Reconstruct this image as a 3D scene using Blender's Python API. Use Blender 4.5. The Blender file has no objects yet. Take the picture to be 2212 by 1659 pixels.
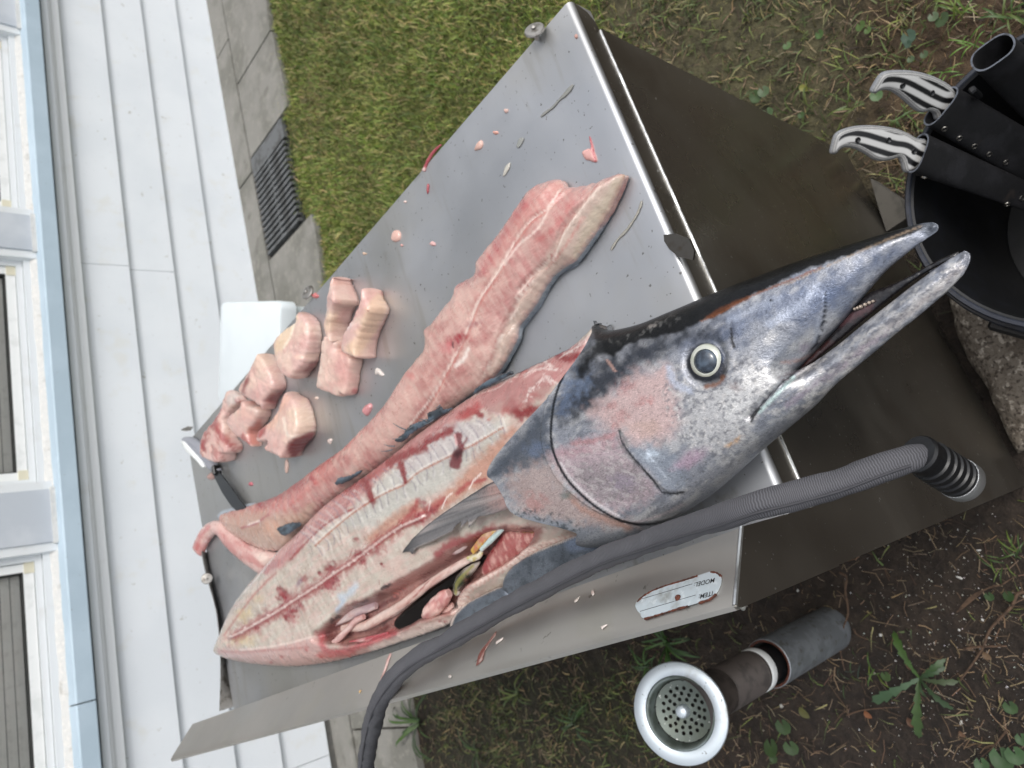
import bpy, math, random
import numpy as np
from mathutils import Vector, Matrix
from mathutils.geometry import delaunay_2d_cdt

random.seed(7)
RNG = np.random.default_rng(11)
SC = bpy.context.scene
COL = SC.collection

# ------------------------------------------------------------------ camera
# solved from the photograph: vertical and table-side vanishing points, unit = picture 2212 x 1659
PW, PH, FPX = 2212.0, 1659.0, 1570.0
CX, CY = PW / 2, PH / 2
H = 0.66                      # camera height above the table top (m)
ZT = 2.2 * H - H              # table top above the ground
CAM = np.array([0.0, 0.0, 2.2 * H])
def _basis():
    n = np.array([2777 - CX, 810 - CY, FPX]); n /= np.linalg.norm(n)
    z = -n
    y = np.array([-415 - CX, 1860 - CY, FPX]); y = y - y.dot(z) * z; y /= np.linalg.norm(y)
    return np.array([np.cross(y, z), y, z])
RW = _basis()                 # world = RW @ camera axes (right, down, forward)
cam_d = bpy.data.cameras.new('camera')
cam = bpy.data.objects.new('camera', cam_d); COL.objects.link(cam)
cr, cu, cb = RW[:, 0], -RW[:, 1], -RW[:, 2]
cam.matrix_world = Matrix(((cr[0], cu[0], cb[0], CAM[0]), (cr[1], cu[1], cb[1], CAM[1]),
                           (cr[2], cu[2], cb[2], CAM[2]), (0, 0, 0, 1)))
cam_d.sensor_fit = 'HORIZONTAL'; cam_d.sensor_width = 36.0
cam_d.lens = FPX / PW * 36.0
cam_d.clip_start = 0.02; cam_d.clip_end = 400
cam_d.dof.use_dof = True; cam_d.dof.focus_distance = 0.66; cam_d.dof.aperture_fstop = 9.0
SC.camera = cam

# ------------------------------------------------------------------ sky, sun, exposure
SUN_EL, SUN_AZ = 58.0, 158.0      # degrees; azimuth clockwise from +Y
world = bpy.data.worlds.new('World'); SC.world = world; world.use_nodes = True
wn, wl = world.node_tree.nodes, world.node_tree.links
wn.clear()
sky = wn.new('ShaderNodeTexSky'); sky.sky_type = 'NISHITA'; sky.sun_disc = False
sky.sun_elevation = math.radians(SUN_EL); sky.sun_rotation = math.radians(SUN_AZ)
sky.air_density = 1.0; sky.dust_density = 4.0
hs = wn.new('ShaderNodeHueSaturation'); hs.inputs['Saturation'].default_value = 0.30
bg = wn.new('ShaderNodeBackground'); bg.inputs['Strength'].default_value = 0.15
wo = wn.new('ShaderNodeOutputWorld')
wl.new(sky.outputs[0], hs.inputs['Color']); wl.new(hs.outputs[0], bg.inputs['Color']); wl.new(bg.outputs[0], wo.inputs['Surface'])
sd = bpy.data.lights.new('sun', 'SUN'); sd.energy = 0.60; sd.angle = math.radians(15); sd.color = (1.0, 0.97, 0.93)
sun = bpy.data.objects.new('sun', sd); COL.objects.link(sun)
el, az = math.radians(SUN_EL), math.radians(SUN_AZ)
sdir = Vector((math.sin(az) * math.cos(el), math.cos(az) * math.cos(el), math.sin(el)))
sun.rotation_euler = sdir.to_track_quat('Z', 'Y').to_euler()
SC.view_settings.view_transform = 'Standard'; SC.view_settings.look = 'None'
SC.view_settings.gamma = 1.0; SC.view_settings.use_curve_mapping = False
SC.view_settings.exposure = 0.46
SC.render.engine = 'CYCLES'
SC.cycles.use_denoising = True
SC.cycles.max_bounces = 8

# ------------------------------------------------------------------ picture point -> world point
def rays(p):
    p = np.atleast_2d(np.asarray(p, float))
    c = np.stack([p[:, 0] - CX, p[:, 1] - CY, np.full(len(p), FPX)], 1)
    return c @ RW.T
def ats(p, z):
    d = rays(p); t = (np.asarray(z, float) - CAM[2]) / d[:, 2]
    return CAM + d * t[:, None]
def at(x, y, z): return ats([(x, y)], z)[0]
def on_plane(x, y, p0, n):
    d = rays([(x, y)])[0]; p0 = np.asarray(p0, float); n = np.asarray(n, float)
    return CAM + d * (np.dot(p0 - CAM, n) / np.dot(d, n))
def proj(P):
    c = (np.asarray(P, float) - CAM) @ RW
    return np.stack([c[:, 0] / c[:, 2] * FPX + CX, c[:, 1] / c[:, 2] * FPX + CY], 1)

# ------------------------------------------------------------------ colour and noise
def lin(c):
    if isinstance(c, str):
        c = tuple(int(c[i:i + 2], 16) / 255 for i in (1, 3, 5))
    return tuple(v / 12.92 if v <= .04045 else ((v + .055) / 1.055) ** 2.4 for v in c)
def _hash(ix, iy, seed):
    n = (ix.astype(np.int64) * 374761393 + iy.astype(np.int64) * 668265263 + seed * 974711) & 0x7fffffff
    n = ((n ^ (n >> 13)) * 1274126177) & 0x7fffffff
    n = n ^ (n >> 16)
    return (n & 0xffff) / 65535.0
def vnoise(x, y, seed=0):
    ix, iy = np.floor(x), np.floor(y); fx, fy = x - ix, y - iy
    fx = fx * fx * (3 - 2 * fx); fy = fy * fy * (3 - 2 * fy)
    ix = ix.astype(np.int64); iy = iy.astype(np.int64)
    a, b = _hash(ix, iy, seed), _hash(ix + 1, iy, seed)
    c, d = _hash(ix, iy + 1, seed), _hash(ix + 1, iy + 1, seed)
    return (a * (1 - fx) + b * fx) * (1 - fy) + (c * (1 - fx) + d * fx) * fy
def fbm(x, y, seed=0, octv=4, gain=.5):
    s = 0; a = 1; t = 0
    for k in range(octv):
        s = s + a * vnoise(x * 2 ** k + 17.3 * k, y * 2 ** k - 9.1 * k, seed + k * 31); t += a; a *= gain
    return s / t * 2 - 1
def sstep(a, b, x):
    t = np.clip((x - a) / (b - a), 0, 1); return t * t * (3 - 2 * t)
def seg_dist(P, L):
    """distance, running length and side of points P to polyline L"""
    P = np.asarray(P, float); L = np.asarray(L, float)
    best = np.full(len(P), 1e9); run = np.zeros(len(P)); side = np.zeros(len(P)); acc = 0
    for a, b in zip(L[:-1], L[1:]):
        ab = b - a; l2 = ab.dot(ab)
        if l2 < 1e-14: continue
        ap = P - a
        t = np.clip(ap @ ab / l2, 0, 1)
        q = ap - t[:, None] * ab
        d = np.hypot(q[:, 0], q[:, 1]); m = d < best
        best[m] = d[m]; run[m] = acc + t[m] * math.sqrt(l2)
        side[m] = np.sign(ab[0] * ap[m, 1] - ab[1] * ap[m, 0])
        acc += math.sqrt(l2)
    return best, run / max(acc, 1e-9), side
def inside(P, poly):
    P = np.asarray(P, float); poly = np.asarray(poly, float)
    r = np.zeros(len(P), bool); x, y = P[:, 0], P[:, 1]
    j = len(poly) - 1
    for i in range(len(poly)):
        xi, yi = poly[i]; xj, yj = poly[j]
        if yi != yj:
            r ^= ((yi > y) != (yj > y)) & (x < (xj - xi) * (y - yi) / (yj - yi) + xi)
        j = i
    return r
def spline(pts, n=8, closed=False):
    P = [np.asarray(p, float) for p in pts]; out = []; m = len(P)
    rng = range(m if closed else m - 1)
    for i in rng:
        p0 = P[i - 1] if closed or i > 0 else 2 * P[0] - P[1]
        p1, p2 = P[i], P[(i + 1) % m]
        p3 = P[(i + 2) % m] if closed or i + 2 < m else 2 * P[-1] - P[-2]
        for k in range(n):
            t = k / n
            out.append(.5 * (2 * p1 + (p2 - p0) * t + (2 * p0 - 5 * p1 + 4 * p2 - p3) * t * t + (3 * p1 - p0 - 3 * p2 + p3) * t ** 3))
    if not closed: out.append(P[-1])
    return np.array(out)
def resample(P, step, closed=False):
    P = np.asarray(P, float)
    if closed: P = np.vstack([P, P[:1]])
    s = np.r_[0, np.cumsum(np.linalg.norm(np.diff(P, axis=0), axis=1))]
    n = max(3, int(round(s[-1] / step)))
    t = np.linspace(0, s[-1], n + 1)
    Q = np.stack([np.interp(t, s, P[:, k]) for k in range(P.shape[1])], 1)
    return Q[:-1] if closed else Q

class Paint:
    """colours of a surface, laid down as soft marks over picture coordinates"""
    def __init__(s, p, base):
        s.p = p; s.c = np.tile(np.array(lin(base)), (len(p), 1)); s.m = np.ones(len(p))
    def n(s, size, seed=0, octv=3, ang=0, stretch=1):
        a = math.radians(ang); x = s.p[:, 0] * math.cos(a) + s.p[:, 1] * math.sin(a); y = -s.p[:, 0] * math.sin(a) + s.p[:, 1] * math.cos(a)
        return fbm(x / (size * stretch) + seed * 3.1, y / size - seed * 1.7, seed, octv)
    def mix(s, w, col):
        w = np.clip(w * s.m, 0, 1)[:, None]; s.c = s.c * (1 - w) + np.array(lin(col)) * w; return s
    def blob(s, x, y, rx, ry, ang, col, a=1.0, soft=.6, nz=.35, ns=14, seed=1):
        t = math.radians(ang); dx, dy = s.p[:, 0] - x, s.p[:, 1] - y
        u = (dx * math.cos(t) + dy * math.sin(t)) / rx; v = (-dx * math.sin(t) + dy * math.cos(t)) / ry
        d = np.hypot(u, v) + nz * s.n(ns, seed)
        return s.mix(a * (1 - sstep(1 - soft, 1 + soft * .3, d)), col)
    def stroke(s, pts, w, col, a=1.0, soft=.7, nz=.3, ns=10, seed=2, taper=0):
        L = spline(pts, 5)
        lo, hi = L.min(0) - w * 3 - 20, L.max(0) + w * 3 + 20
        k = np.where(((s.p > lo) & (s.p < hi)).all(1))[0]
        if not len(k): return s
        d, r, _ = seg_dist(s.p[k], L)
        ww = w * (1 - taper * r) * (1 + nz * s.n(ns, seed)[k])
        f = np.zeros(len(s.p)); f[k] = a * (1 - sstep(1 - soft, 1 + soft * .5, d / np.maximum(ww, .01)))
        return s.mix(f, col)
    def poly(s, pts, col, a=1.0, soft=8, nz=6, ns=14, seed=3, smooth=True):
        L = spline(pts, 4, True) if smooth else np.asarray(pts, float)
        d, _, _ = seg_dist(s.p, np.vstack([L, L[:1]])); d = np.where(inside(s.p, L), d, -d) + nz * s.n(ns, seed)
        return s.mix(a * sstep(-soft * .5, soft * .5, d), col)
    def speck(s, size, thr, col, a=1.0, seed=5, soft=.15, ang=0, stretch=1, octv=3):
        return s.mix(a * sstep(thr - soft, thr + soft, s.n(size, seed, octv, ang, stretch)), col)
    def mask(s, pts=None, soft=10):
        if pts is None: s.m = np.ones(len(s.p)); return s
        L = spline(pts, 4, True)
        d, _, _ = seg_dist(s.p, np.vstack([L, L[:1]])); d = np.where(inside(s.p, L), d, -d)
        s.m = sstep(-soft * .5, soft * .5, d); return s

# ------------------------------------------------------------------ objects
def tag(o, label=None, cat=None, group=None, kind=None):
    for k, v in (('label', label), ('category', cat), ('group', group), ('kind', kind)):
        if v: o[k] = v
    return o
def empty(name, loc, label, cat, group=None):
    o = bpy.data.objects.new(name, None); COL.objects.link(o); o.location = loc
    o.empty_display_size = .05
    return tag(o, label, cat, group)
def link(name, me, mat=None, parent=None, smooth=True):
    if mat is not None and not me.materials: me.materials.append(mat)
    o = bpy.data.objects.new(name, me); COL.objects.link(o)
    if parent is not None:       # all meshes are written in world coordinates
        o.parent = parent
        if parent.parent is None: o.matrix_parent_inverse = Matrix.Translation(parent.location).inverted()
    return o
def copy_part(o, parent):
    c = o.copy(); COL.objects.link(c); c.parent = parent; c.matrix_parent_inverse = o.matrix_parent_inverse.copy(); return c
class MB:
    """collects vertices and faces, world coordinates"""
    def __init__(s): s.v = []; s.f = []; s.uv = {}
    def add(s, V, F):
        b = len(s.v); s.v += [tuple(map(float, v)) for v in V]; s.f += [tuple(i + b for i in f) for f in F]; return b
    def box(s, lo, hi, M=None, bev=0):
        x0, y0, z0 = lo; x1, y1, z1 = hi
        if bev > 0:
            b = bev; V = []; F = []
            # chamfered box
            idx = {}
            for sx in (0, 1):
                for sy in (0, 1):
                    for sz in (0, 1):
                        c = (x1 if sx else x0, y1 if sy else y0, z1 if sz else z0)
                        for ax in range(3):
                            p = list(c)
                            for k, sg in enumerate((sx, sy, sz)):
                                if k != ax: p[k] += -b if sg else b
                            idx[(sx, sy, sz, ax)] = len(V); V.append(p)
            for ax in range(3):
                o1, o2 = [k for k in range(3) if k != ax]
                for sg in (0, 1):
                    q = []
                    for a, c in ((0, 0), (1, 0), (1, 1), (0, 1)):
                        k = [0, 0, 0]; k[ax] = sg; k[o1] = a; k[o2] = c; q.append(idx[(*k, ax)])
                    F.append(q)
                for a in (0, 1):
                    for c in (0, 1):
                        k0 = [0, 0, 0]; k1 = [0, 0, 0]; k0[o1] = k1[o1] = a; k0[o2] = k1[o2] = c; k1[ax] = 1
                        F.append([idx[(*k0, o1)], idx[(*k1, o1)], idx[(*k1, o2)], idx[(*k0, o2)]])
            for sx in (0, 1):
                for sy in (0, 1):
                    for sz in (0, 1): F.append([idx[(sx, sy, sz, a)] for a in range(3)])
        else:
            V = [(x0, y0, z0), (x1, y0, z0), (x1, y1, z0), (x0, y1, z0), (x0, y0, z1), (x1, y0, z1), (x1, y1, z1), (x0, y1, z1)]
            F = [(0, 3, 2, 1), (4, 5, 6, 7), (0, 1, 5, 4), (1, 2, 6, 5), (2, 3, 7, 6), (3, 0, 4, 7)]
        if M is not None: V = [M @ Vector(v) for v in V]
        s.add(V, F); return s
    def tube(s, P, r, n=12, cap=True, sq=(1, 1), uvlen=None, up=None):
        P = np.asarray(P, float); m = len(P); r = np.broadcast_to(np.asarray(r, float), (m,))
        T = np.gradient(P, axis=0); T /= np.linalg.norm(T, axis=1)[:, None] + 1e-12
        u = np.array(up if up is not None else ((0, 0, 1) if abs(T[0][2]) < .9 else (1, 0, 0)), float)
        V = []
        for i in range(m):
            u = u - u.dot(T[i]) * T[i]; u /= np.linalg.norm(u); w = np.cross(T[i], u)
            for k in range(n):
                a = 2 * math.pi * k / n
                V.append(P[i] + r[i] * (sq[0] * math.cos(a) * w + sq[1] * math.sin(a) * u))
        F = [(i * n + k, i * n + (k + 1) % n, (i + 1) * n + (k + 1) % n, (i + 1) * n + k) for i in range(m - 1) for k in range(n)]
        if cap: F += [tuple(range(n))[::-1], tuple((m - 1) * n + k for k in range(n))]
        s.add(V, F); return s
    def lathe(s, prof, base, n=32, axis=(0, 0, 1), cap=False):
        a = Vector(axis).normalized(); u = a.orthogonal().normalized(); w = a.cross(u); base = Vector(base)
        V = []; F = []
        for r, z in prof:
            for k in range(n):
                t = 2 * math.pi * k / n; V.append(base + a * z + (u * math.cos(t) + w * math.sin(t)) * r)
        for i in range(len(prof) - 1):
            for k in range(n): F.append((i * n + k, i * n + (k + 1) % n, (i + 1) * n + (k + 1) % n, (i + 1) * n + k))
        if cap: F += [tuple(range(n))[::-1], tuple((len(prof) - 1) * n + k for k in range(n))]
        s.add(V, F); return s
    def prism(s, poly, dvec):
        P = [np.asarray(p, float) for p in poly]; d = np.asarray(dvec, float); n = len(P)
        s.add(P + [p + d for p in P], [tuple(range(n))[::-1], tuple(range(n, 2 * n))] + [(i, (i + 1) % n, (i + 1) % n + n, i + n) for i in range(n)]); return s
    def mesh(s, name, smooth=False, angle=35):
        me = bpy.data.meshes.new(name); me.from_pydata(s.v, [], s.f)
        import bmesh
        bm = bmesh.new(); bm.from_mesh(me); bmesh.ops.recalc_face_normals(bm, faces=bm.faces); bm.to_mesh(me); bm.free()
        if smooth:
            me.shade_smooth()
            me.set_sharp_from_angle(angle=math.radians(angle))
        me.update(); return me
    def build(s, name, mat, parent=None, smooth=False, angle=35):
        return link(name, s.mesh(name, smooth, angle), mat, parent)
def np_mesh(name, V, F, smooth=True, col=None, k=None):
    """V (n,3), F (m,k) arrays"""
    me = bpy.data.meshes.new(name); F = np.asarray(F, np.int32); m, k = F.shape
    me.vertices.add(len(V)); me.vertices.foreach_set('co', np.asarray(V, np.float32).ravel())
    me.loops.add(m * k); me.loops.foreach_set('vertex_index', F.ravel())
    me.polygons.add(m); me.polygons.foreach_set('loop_start', np.arange(0, m * k, k, dtype=np.int32))
    me.update(calc_edges=True)
    if smooth: me.shade_smooth()
    if col is not None:
        a = me.attributes.new('col', 'FLOAT_COLOR', 'POINT')
        a.data.foreach_set('color', np.c_[col, np.ones(len(col))].astype(np.float32).ravel())
    me.validate(); return me

def poisson(poly, cell):
    """inflation of a flat outline: a function of (x, y) that is a half circle across a strip"""
    poly = np.asarray(poly); lo = poly.min(0) - 3 * cell; hi = poly.max(0) + 3 * cell
    nx, ny = np.ceil((hi - lo) / cell).astype(int) + 1
    X, Y = np.meshgrid(lo[0] + np.arange(nx) * cell, lo[1] + np.arange(ny) * cell, indexing='ij')
    ins = inside(np.c_[X.ravel(), Y.ravel()], poly).reshape(nx, ny)
    u = np.zeros((nx, ny)); ii, jj = np.indices((nx, ny)); om = 1.9
    red, blk = ins & ((ii + jj) % 2 == 0), ins & ((ii + jj) % 2 == 1)
    for it in range(260):
        for mk in (red, blk):
            nb = np.zeros_like(u)
            nb[1:-1, 1:-1] = (u[2:, 1:-1] + u[:-2, 1:-1] + u[1:-1, 2:] + u[1:-1, :-2] + cell * cell) / 4
            u[mk] += om * (nb[mk] - u[mk])
    def f(P):
        P = np.asarray(P); gx = np.clip((P[:, 0] - lo[0]) / cell, 0, nx - 1.001); gy = np.clip((P[:, 1] - lo[1]) / cell, 0, ny - 1.001)
        i, j = gx.astype(int), gy.astype(int); a, b = gx - i, gy - j
        v = u[i, j] * (1 - a) * (1 - b) + u[i + 1, j] * a * (1 - b) + u[i, j + 1] * (1 - a) * b + u[i + 1, j + 1] * a * b
        return v
    seg = np.vstack([poly, poly[:1]])
    def g(P):
        P = np.asarray(P); v = f(P); d = np.full(len(P), 1e9); near = np.zeros((len(P), 2))
        for a, b in zip(seg[:-1], seg[1:]):      # smooth rim: the height follows the true outline, not the cells
            ab = b - a; t = np.clip((P - a) @ ab / (ab @ ab + 1e-15), 0, 1); q = a + t[:, None] * ab; e = np.hypot(P[:, 0] - q[:, 0], P[:, 1] - q[:, 1]); k = e < d; d[k] = e[k]; near[k] = q[k]
        D0 = 3.2 * cell; k = d < D0
        n = (P - near) / np.maximum(d, 1e-7)[:, None]; n[~inside(P, poly)] *= -1
        v2 = f(near + n * D0); w = sstep(.5, 1, d / D0); vr = v2 * d / D0
        v = np.where(k, vr * (1 - w) + v * w, v)
        return np.sqrt(np.maximum(2 * v, 0))
    return g
def outline(px, z, step=None, rag=0, rs=.004, smooth=True, seed=3, n=5):
    """picture outline laid on height z (number or one per point) -> world outline"""
    L = spline(px, n, True) if smooth else np.asarray(px, float)
    if np.ndim(z):
        zz = spline(np.asarray(z, float)[:, None], n, True)[:, 0] if smooth else np.asarray(z, float)
    else: zz = z
    Q = ats(L, zz)[:, :2]
    if step: Q = resample(Q, step, True)
    if rag:
        T = np.roll(Q, -1, 0) - np.roll(Q, 1, 0); T /= np.linalg.norm(T, axis=1)[:, None] + 1e-9
        Nn = np.c_[T[:, 1], -T[:, 0]]
        Q = Q + Nn * (rag * fbm(Q[:, 0] / rs, Q[:, 1] / rs, seed, 3))[:, None]
    return Q
def slab(name, Q, top, bottom, mat, parent, paint=None, step=.0025, rings=0, ring_off=None, seed=0, sharp=False, inset=()):
    """closed solid over world outline Q; top(xy, d) and bottom(xy, d) give heights; paint(picture points, xyz) gives colours"""
    Q = np.asarray(Q); nb = len(Q); lo, hi = Q.min(0), Q.max(0)
    gx, gy = np.meshgrid(np.arange(lo[0], hi[0], step), np.arange(lo[1], hi[1], step * .866))
    gx = gx + (np.arange(gx.shape[0]) % 2)[:, None] * step * .5
    G = np.c_[gx.ravel(), gy.ravel()]; G = G[inside(G, Q)]
    G = G + np.random.default_rng(seed).uniform(-.12, .12, G.shape) * step
    QQ = np.vstack([Q, Q[:1]])
    dG = seg_dist(G, QQ)[0]; G = G[dG > (inset[-1] + step * .6 if inset else step * .45)]
    if inset:                     # rows of vertices that follow the rim
        T = np.roll(Q, -1, 0) - np.roll(Q, 1, 0); T /= np.linalg.norm(T, axis=1)[:, None] + 1e-9; n_ = np.c_[-T[:, 1], T[:, 0]]
        if np.sum(Q[:, 0] * np.roll(Q[:, 1], -1) - np.roll(Q[:, 0], -1) * Q[:, 1]) < 0: n_ = -n_
        for e in inset:
            R_ = Q + n_ * e; k = inside(R_, Q); R_ = R_[k]; G = np.vstack([G, R_[seg_dist(R_, QQ)[0] > .85 * e]])
    pts = [Vector(p) for p in Q] + [Vector(p) for p in G]
    v2, e2, f2, ov, oe, of = delaunay_2d_cdt(pts, [(i, (i + 1) % nb) for i in range(nb)], [], 1, 1e-7)
    XY = np.array([tuple(v) for v in v2]); d = np.zeros(len(XY))
    d = seg_dist(XY, QQ)[0]
    Ft = np.array([f for f in f2 if len(f) == 3])
    a, b, c = XY[Ft[:, 0]], XY[Ft[:, 1]], XY[Ft[:, 2]]
    flip = ((b - a)[:, 0] * (c - a)[:, 1] - (b - a)[:, 1] * (c - a)[:, 0]) < 0
    Ft[flip] = Ft[flip][:, ::-1]
    zt = top(XY, d); zb = np.minimum(bottom(XY, d), zt - 2e-4)
    n = len(XY)
    # boundary vertices in order, found by position
    bi = []
    for q in Q:
        bi.append(int(np.argmin((XY[:, 0] - q[0]) ** 2 + (XY[:, 1] - q[1]) ** 2)))
    area = .5 * np.sum(Q[:, 0] * np.roll(Q[:, 1], -1) - np.roll(Q[:, 0], -1) * Q[:, 1])
    if area < 0: bi = bi[::-1]
    bi = np.array([b for k, b in enumerate(bi) if b != bi[k - 1]])
    V = [np.c_[XY, zt], np.c_[XY, zb]]
    cur = bi; start = 2 * n; quads = []; m = len(bi)
    T = np.roll(XY[bi], -1, 0) - np.roll(XY[bi], 1, 0); T /= np.linalg.norm(T, axis=1)[:, None] + 1e-9
    Nn = np.c_[T[:, 1], -T[:, 0]]
    for r in range(1, rings + 1):
        t = r / (rings + 1); zz = zt[bi] * (1 - t) + zb[bi] * t
        off = ring_off(XY[bi], t) if ring_off is not None else 0
        V.append(np.c_[XY[bi] + Nn * np.broadcast_to(off, (m,))[:, None], zz])
        nxt = np.arange(start, start + m); start += m
        quads.append(np.c_[cur, nxt, np.roll(nxt, -1), np.roll(cur, -1)]); cur = nxt
    nxt = bi + n
    quads.append(np.c_[cur, nxt, np.roll(nxt, -1), np.roll(cur, -1)])
    Qd = np.vstack(quads)
    V = np.vstack(V)
    F = np.vstack([Ft, Ft[:, ::-1] + n, Qd[:, [0, 1, 2]], Qd[:, [0, 2, 3]]])
    colr = None
    if paint is not None: colr = paint(proj(V), V)
    me = np_mesh(name, V, F, True, colr)
    if sharp: me.set_sharp_from_angle(angle=math.radians(40))
    return link(name, me, mat, parent)

# ------------------------------------------------------------------ materials
def material(name, base='#808080', rough=.5, metal=0., noise=(), bump=(), attr=False, coat=0., sss=0., sssr=(.004, .0015, .001), coord='Object', spec=.5, rvar=None, alpha=None, aniso=0.):
    """noise: (scale xyz or number, colour, low, high, amount, detail); bump: (scale, strength, distance, detail)"""
    m = bpy.data.materials.new(name); m.use_nodes = True; N, L = m.node_tree.nodes, m.node_tree.links
    b = N['Principled BSDF']; tc = N.new('ShaderNodeTexCoord')
    def tex(scale, detail=4, rough_=.55, kind='noise'):
        mp = N.new('ShaderNodeMapping'); L.new(tc.outputs[coord], mp.inputs[0])
        mp.inputs['Scale'].default_value = scale if isinstance(scale, (tuple, list)) else (scale,) * 3
        if kind == 'voro':
            t = N.new('ShaderNodeTexVoronoi'); t.inputs['Scale'].default_value = 1; L.new(mp.outputs[0], t.inputs['Vector']); return t.outputs['Distance']
        t = N.new('ShaderNodeTexNoise'); t.inputs['Scale'].default_value = 1; t.inputs['Detail'].default_value = detail; t.inputs['Roughness'].default_value = rough_
        L.new(mp.outputs[0], t.inputs['Vector']); return t.outputs[0]
    if attr:
        at_ = N.new('ShaderNodeAttribute'); at_.attribute_name = 'col'; cur = at_.outputs['Color']
    else:
        rgb = N.new('ShaderNodeRGB'); rgb.outputs[0].default_value = (*lin(base), 1); cur = rgb.outputs[0]
    for nz in noise:
        sc_, col_, lo_, hi_, am_ = nz[:5]; det = nz[5] if len(nz) > 5 else 4; kind = nz[6] if len(nz) > 6 else 'noise'
        t = tex(sc_, det, kind=kind)
        mr = N.new('ShaderNodeMapRange'); mr.interpolation_type = 'SMOOTHSTEP'
        mr.inputs['From Min'].default_value = lo_; mr.inputs['From Max'].default_value = hi_; mr.inputs['To Max'].default_value = am_
        L.new(t, mr.inputs['Value'])
        mx = N.new('ShaderNodeMix'); mx.data_type = 'RGBA'
        L.new(mr.outputs[0], mx.inputs['Factor']); L.new(cur, mx.inputs[6])
        if isinstance(col_, (int, float)):      # brightness factor
            ml = N.new('ShaderNodeMix'); ml.data_type = 'RGBA'; ml.blend_type = 'MULTIPLY'; ml.inputs['Factor'].default_value = 1
            L.new(cur, ml.inputs[6]); ml.inputs[7].default_value = (col_, col_, col_, 1); L.new(ml.outputs[2], mx.inputs[7])
        else: mx.inputs[7].default_value = (*lin(col_), 1)
        cur = mx.outputs[2]
    L.new(cur, b.inputs['Base Color'])
    b.inputs['Roughness'].default_value = rough; b.inputs['Metallic'].default_value = metal
    b.inputs['Specular IOR Level'].default_value = spec
    if rvar:
        t = tex(rvar[0], 4); mr = N.new('ShaderNodeMapRange'); mr.inputs['From Min'].default_value = .3; mr.inputs['From Max'].default_value = .7
        mr.inputs['To Min'].default_value = rvar[1]; mr.inputs['To Max'].default_value = rvar[2]; L.new(t, mr.inputs['Value']); L.new(mr.outputs[0], b.inputs['Roughness'])
    b.inputs['Coat Weight'].default_value = coat; b.inputs['Coat Roughness'].default_value = .07
    if sss:
        b.inputs['Subsurface Weight'].default_value = sss; b.inputs['Subsurface Radius'].default_value = sssr; b.inputs['Subsurface Scale'].default_value = 1.0
    if aniso: b.inputs['Anisotropic'].default_value = aniso
    prev = None
    for bp in bump:
        t = tex(bp[0], bp[3] if len(bp) > 3 else 4, kind=bp[4] if len(bp) > 4 else 'noise'); bn = N.new('ShaderNodeBump')
        bn.inputs['Strength'].default_value = bp[1]; bn.inputs['Distance'].default_value = bp[2]; L.new(t, bn.inputs['Height'])
        if prev: L.new(prev, bn.inputs['Normal'])
        prev = bn.outputs[0]
    if prev:
        L.new(prev, b.inputs['Normal'])
        if coat: L.new(prev, b.inputs['Coat Normal'])
    return m
# ------------------------------------------------------------------ materials of the place
M_SOIL = material('soil_ground', attr=True, rough=.95, noise=[(38, .45, .40, .62, .8, 8), (230, 1.7, .56, .66, .55, 4)], bump=[(60, .8, .02, 8), (300, .6, .004)])
M_CONC = material('path_concrete', '#86847e', .9, noise=[(5, '#6b6a62', .42, .62, .7, 6), (34, '#95928a', .5, .68, .5, 5), (240, .72, .52, .66, .5, 3), (11, '#514e43', .60, .72, .45, 6)], bump=[(150, .35, .004, 5)])
M_AGG = material('rough_concrete', '#7d7468', .95, noise=[(95, '#bdb4a6', .56, .64, .8, 2), (140, '#3b322b', .54, .62, .8, 3), (30, '#564b40', .5, .65, .6)], bump=[(90, 1, .012, 5)])
M_WHITE = material('white_board_paint', '#e0e5e9', .5, noise=[(3, '#d6dce1', .4, .65, .6), (34, '#a9a89e', .69, .735, .6, 3), (9, '#d6d6cf', .56, .74, .5, 6), (150, '#8f8c82', .73, .76, .7, 2)], bump=[((3, 3, 260), .14, .002, 3), (900, .05, .001)])
M_TRIM = material('white_trim_paint', '#e0e4e6', .5, noise=[(14, '#cfd0cd', .56, .75, .4, 5), (60, '#a9a69c', .70, .80, .5)], bump=[(60, .15, .003)])
M_SILL = material('pale_blue_paint', '#afc2cf', .55, noise=[(6, '#bccedb', .4, .65, .6), (90, '#8d979c', .71, .75, .7, 2)], bump=[(45, .12, .003)])
M_PIL = material('grey_lilac_paint', '#bcc3cb', .6, noise=[(7, '#cdd2d8', .45, .68, .7), (50, '#a6a59f', .68, .76, .5)], bump=[(30, .15, .003)])
M_CAULK = material('cracked_filler', '#d2d2cf', .85, noise=[((18, 18, 18), '#a3a099', .56, .68, .6, 6), (70, '#e3e0da', .5, .66, .6, 5)], bump=[(55, .9, .008, 6)])
M_FRAME = material('window_frame_white', '#eceeed', .35, noise=[(20, '#d3d6d4', .5, .7, .5)])
M_CREAM = material('cream_plastic', '#d9d4be', .45)
M_DARK = material('dark_gap', '#2a2c2a', .8)
M_BLIND = material('grey_blind', '#f2eee8', .9, noise=[((4, 4, 500), .8, .4, .6, .35), (40, '#c9c5bf', .5, .7, .4)], bump=[((500, 500, 500), .2, .001)])
M_GLASS = bpy.data.materials.new('window_glass'); M_GLASS.use_nodes = True
_n, _l = M_GLASS.node_tree.nodes, M_GLASS.node_tree.links; _n.clear()
_o = _n.new('ShaderNodeOutputMaterial'); _mx = _n.new('ShaderNodeMixShader'); _t = _n.new('ShaderNodeBsdfTransparent'); _g = _n.new('ShaderNodeBsdfGlossy')
_fr = _n.new('ShaderNodeFresnel'); _fr.inputs[0].default_value = 1.45; _g.inputs['Roughness'].default_value = .02; _t.inputs[0].default_value = (.88, .9, .9, 1)
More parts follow.
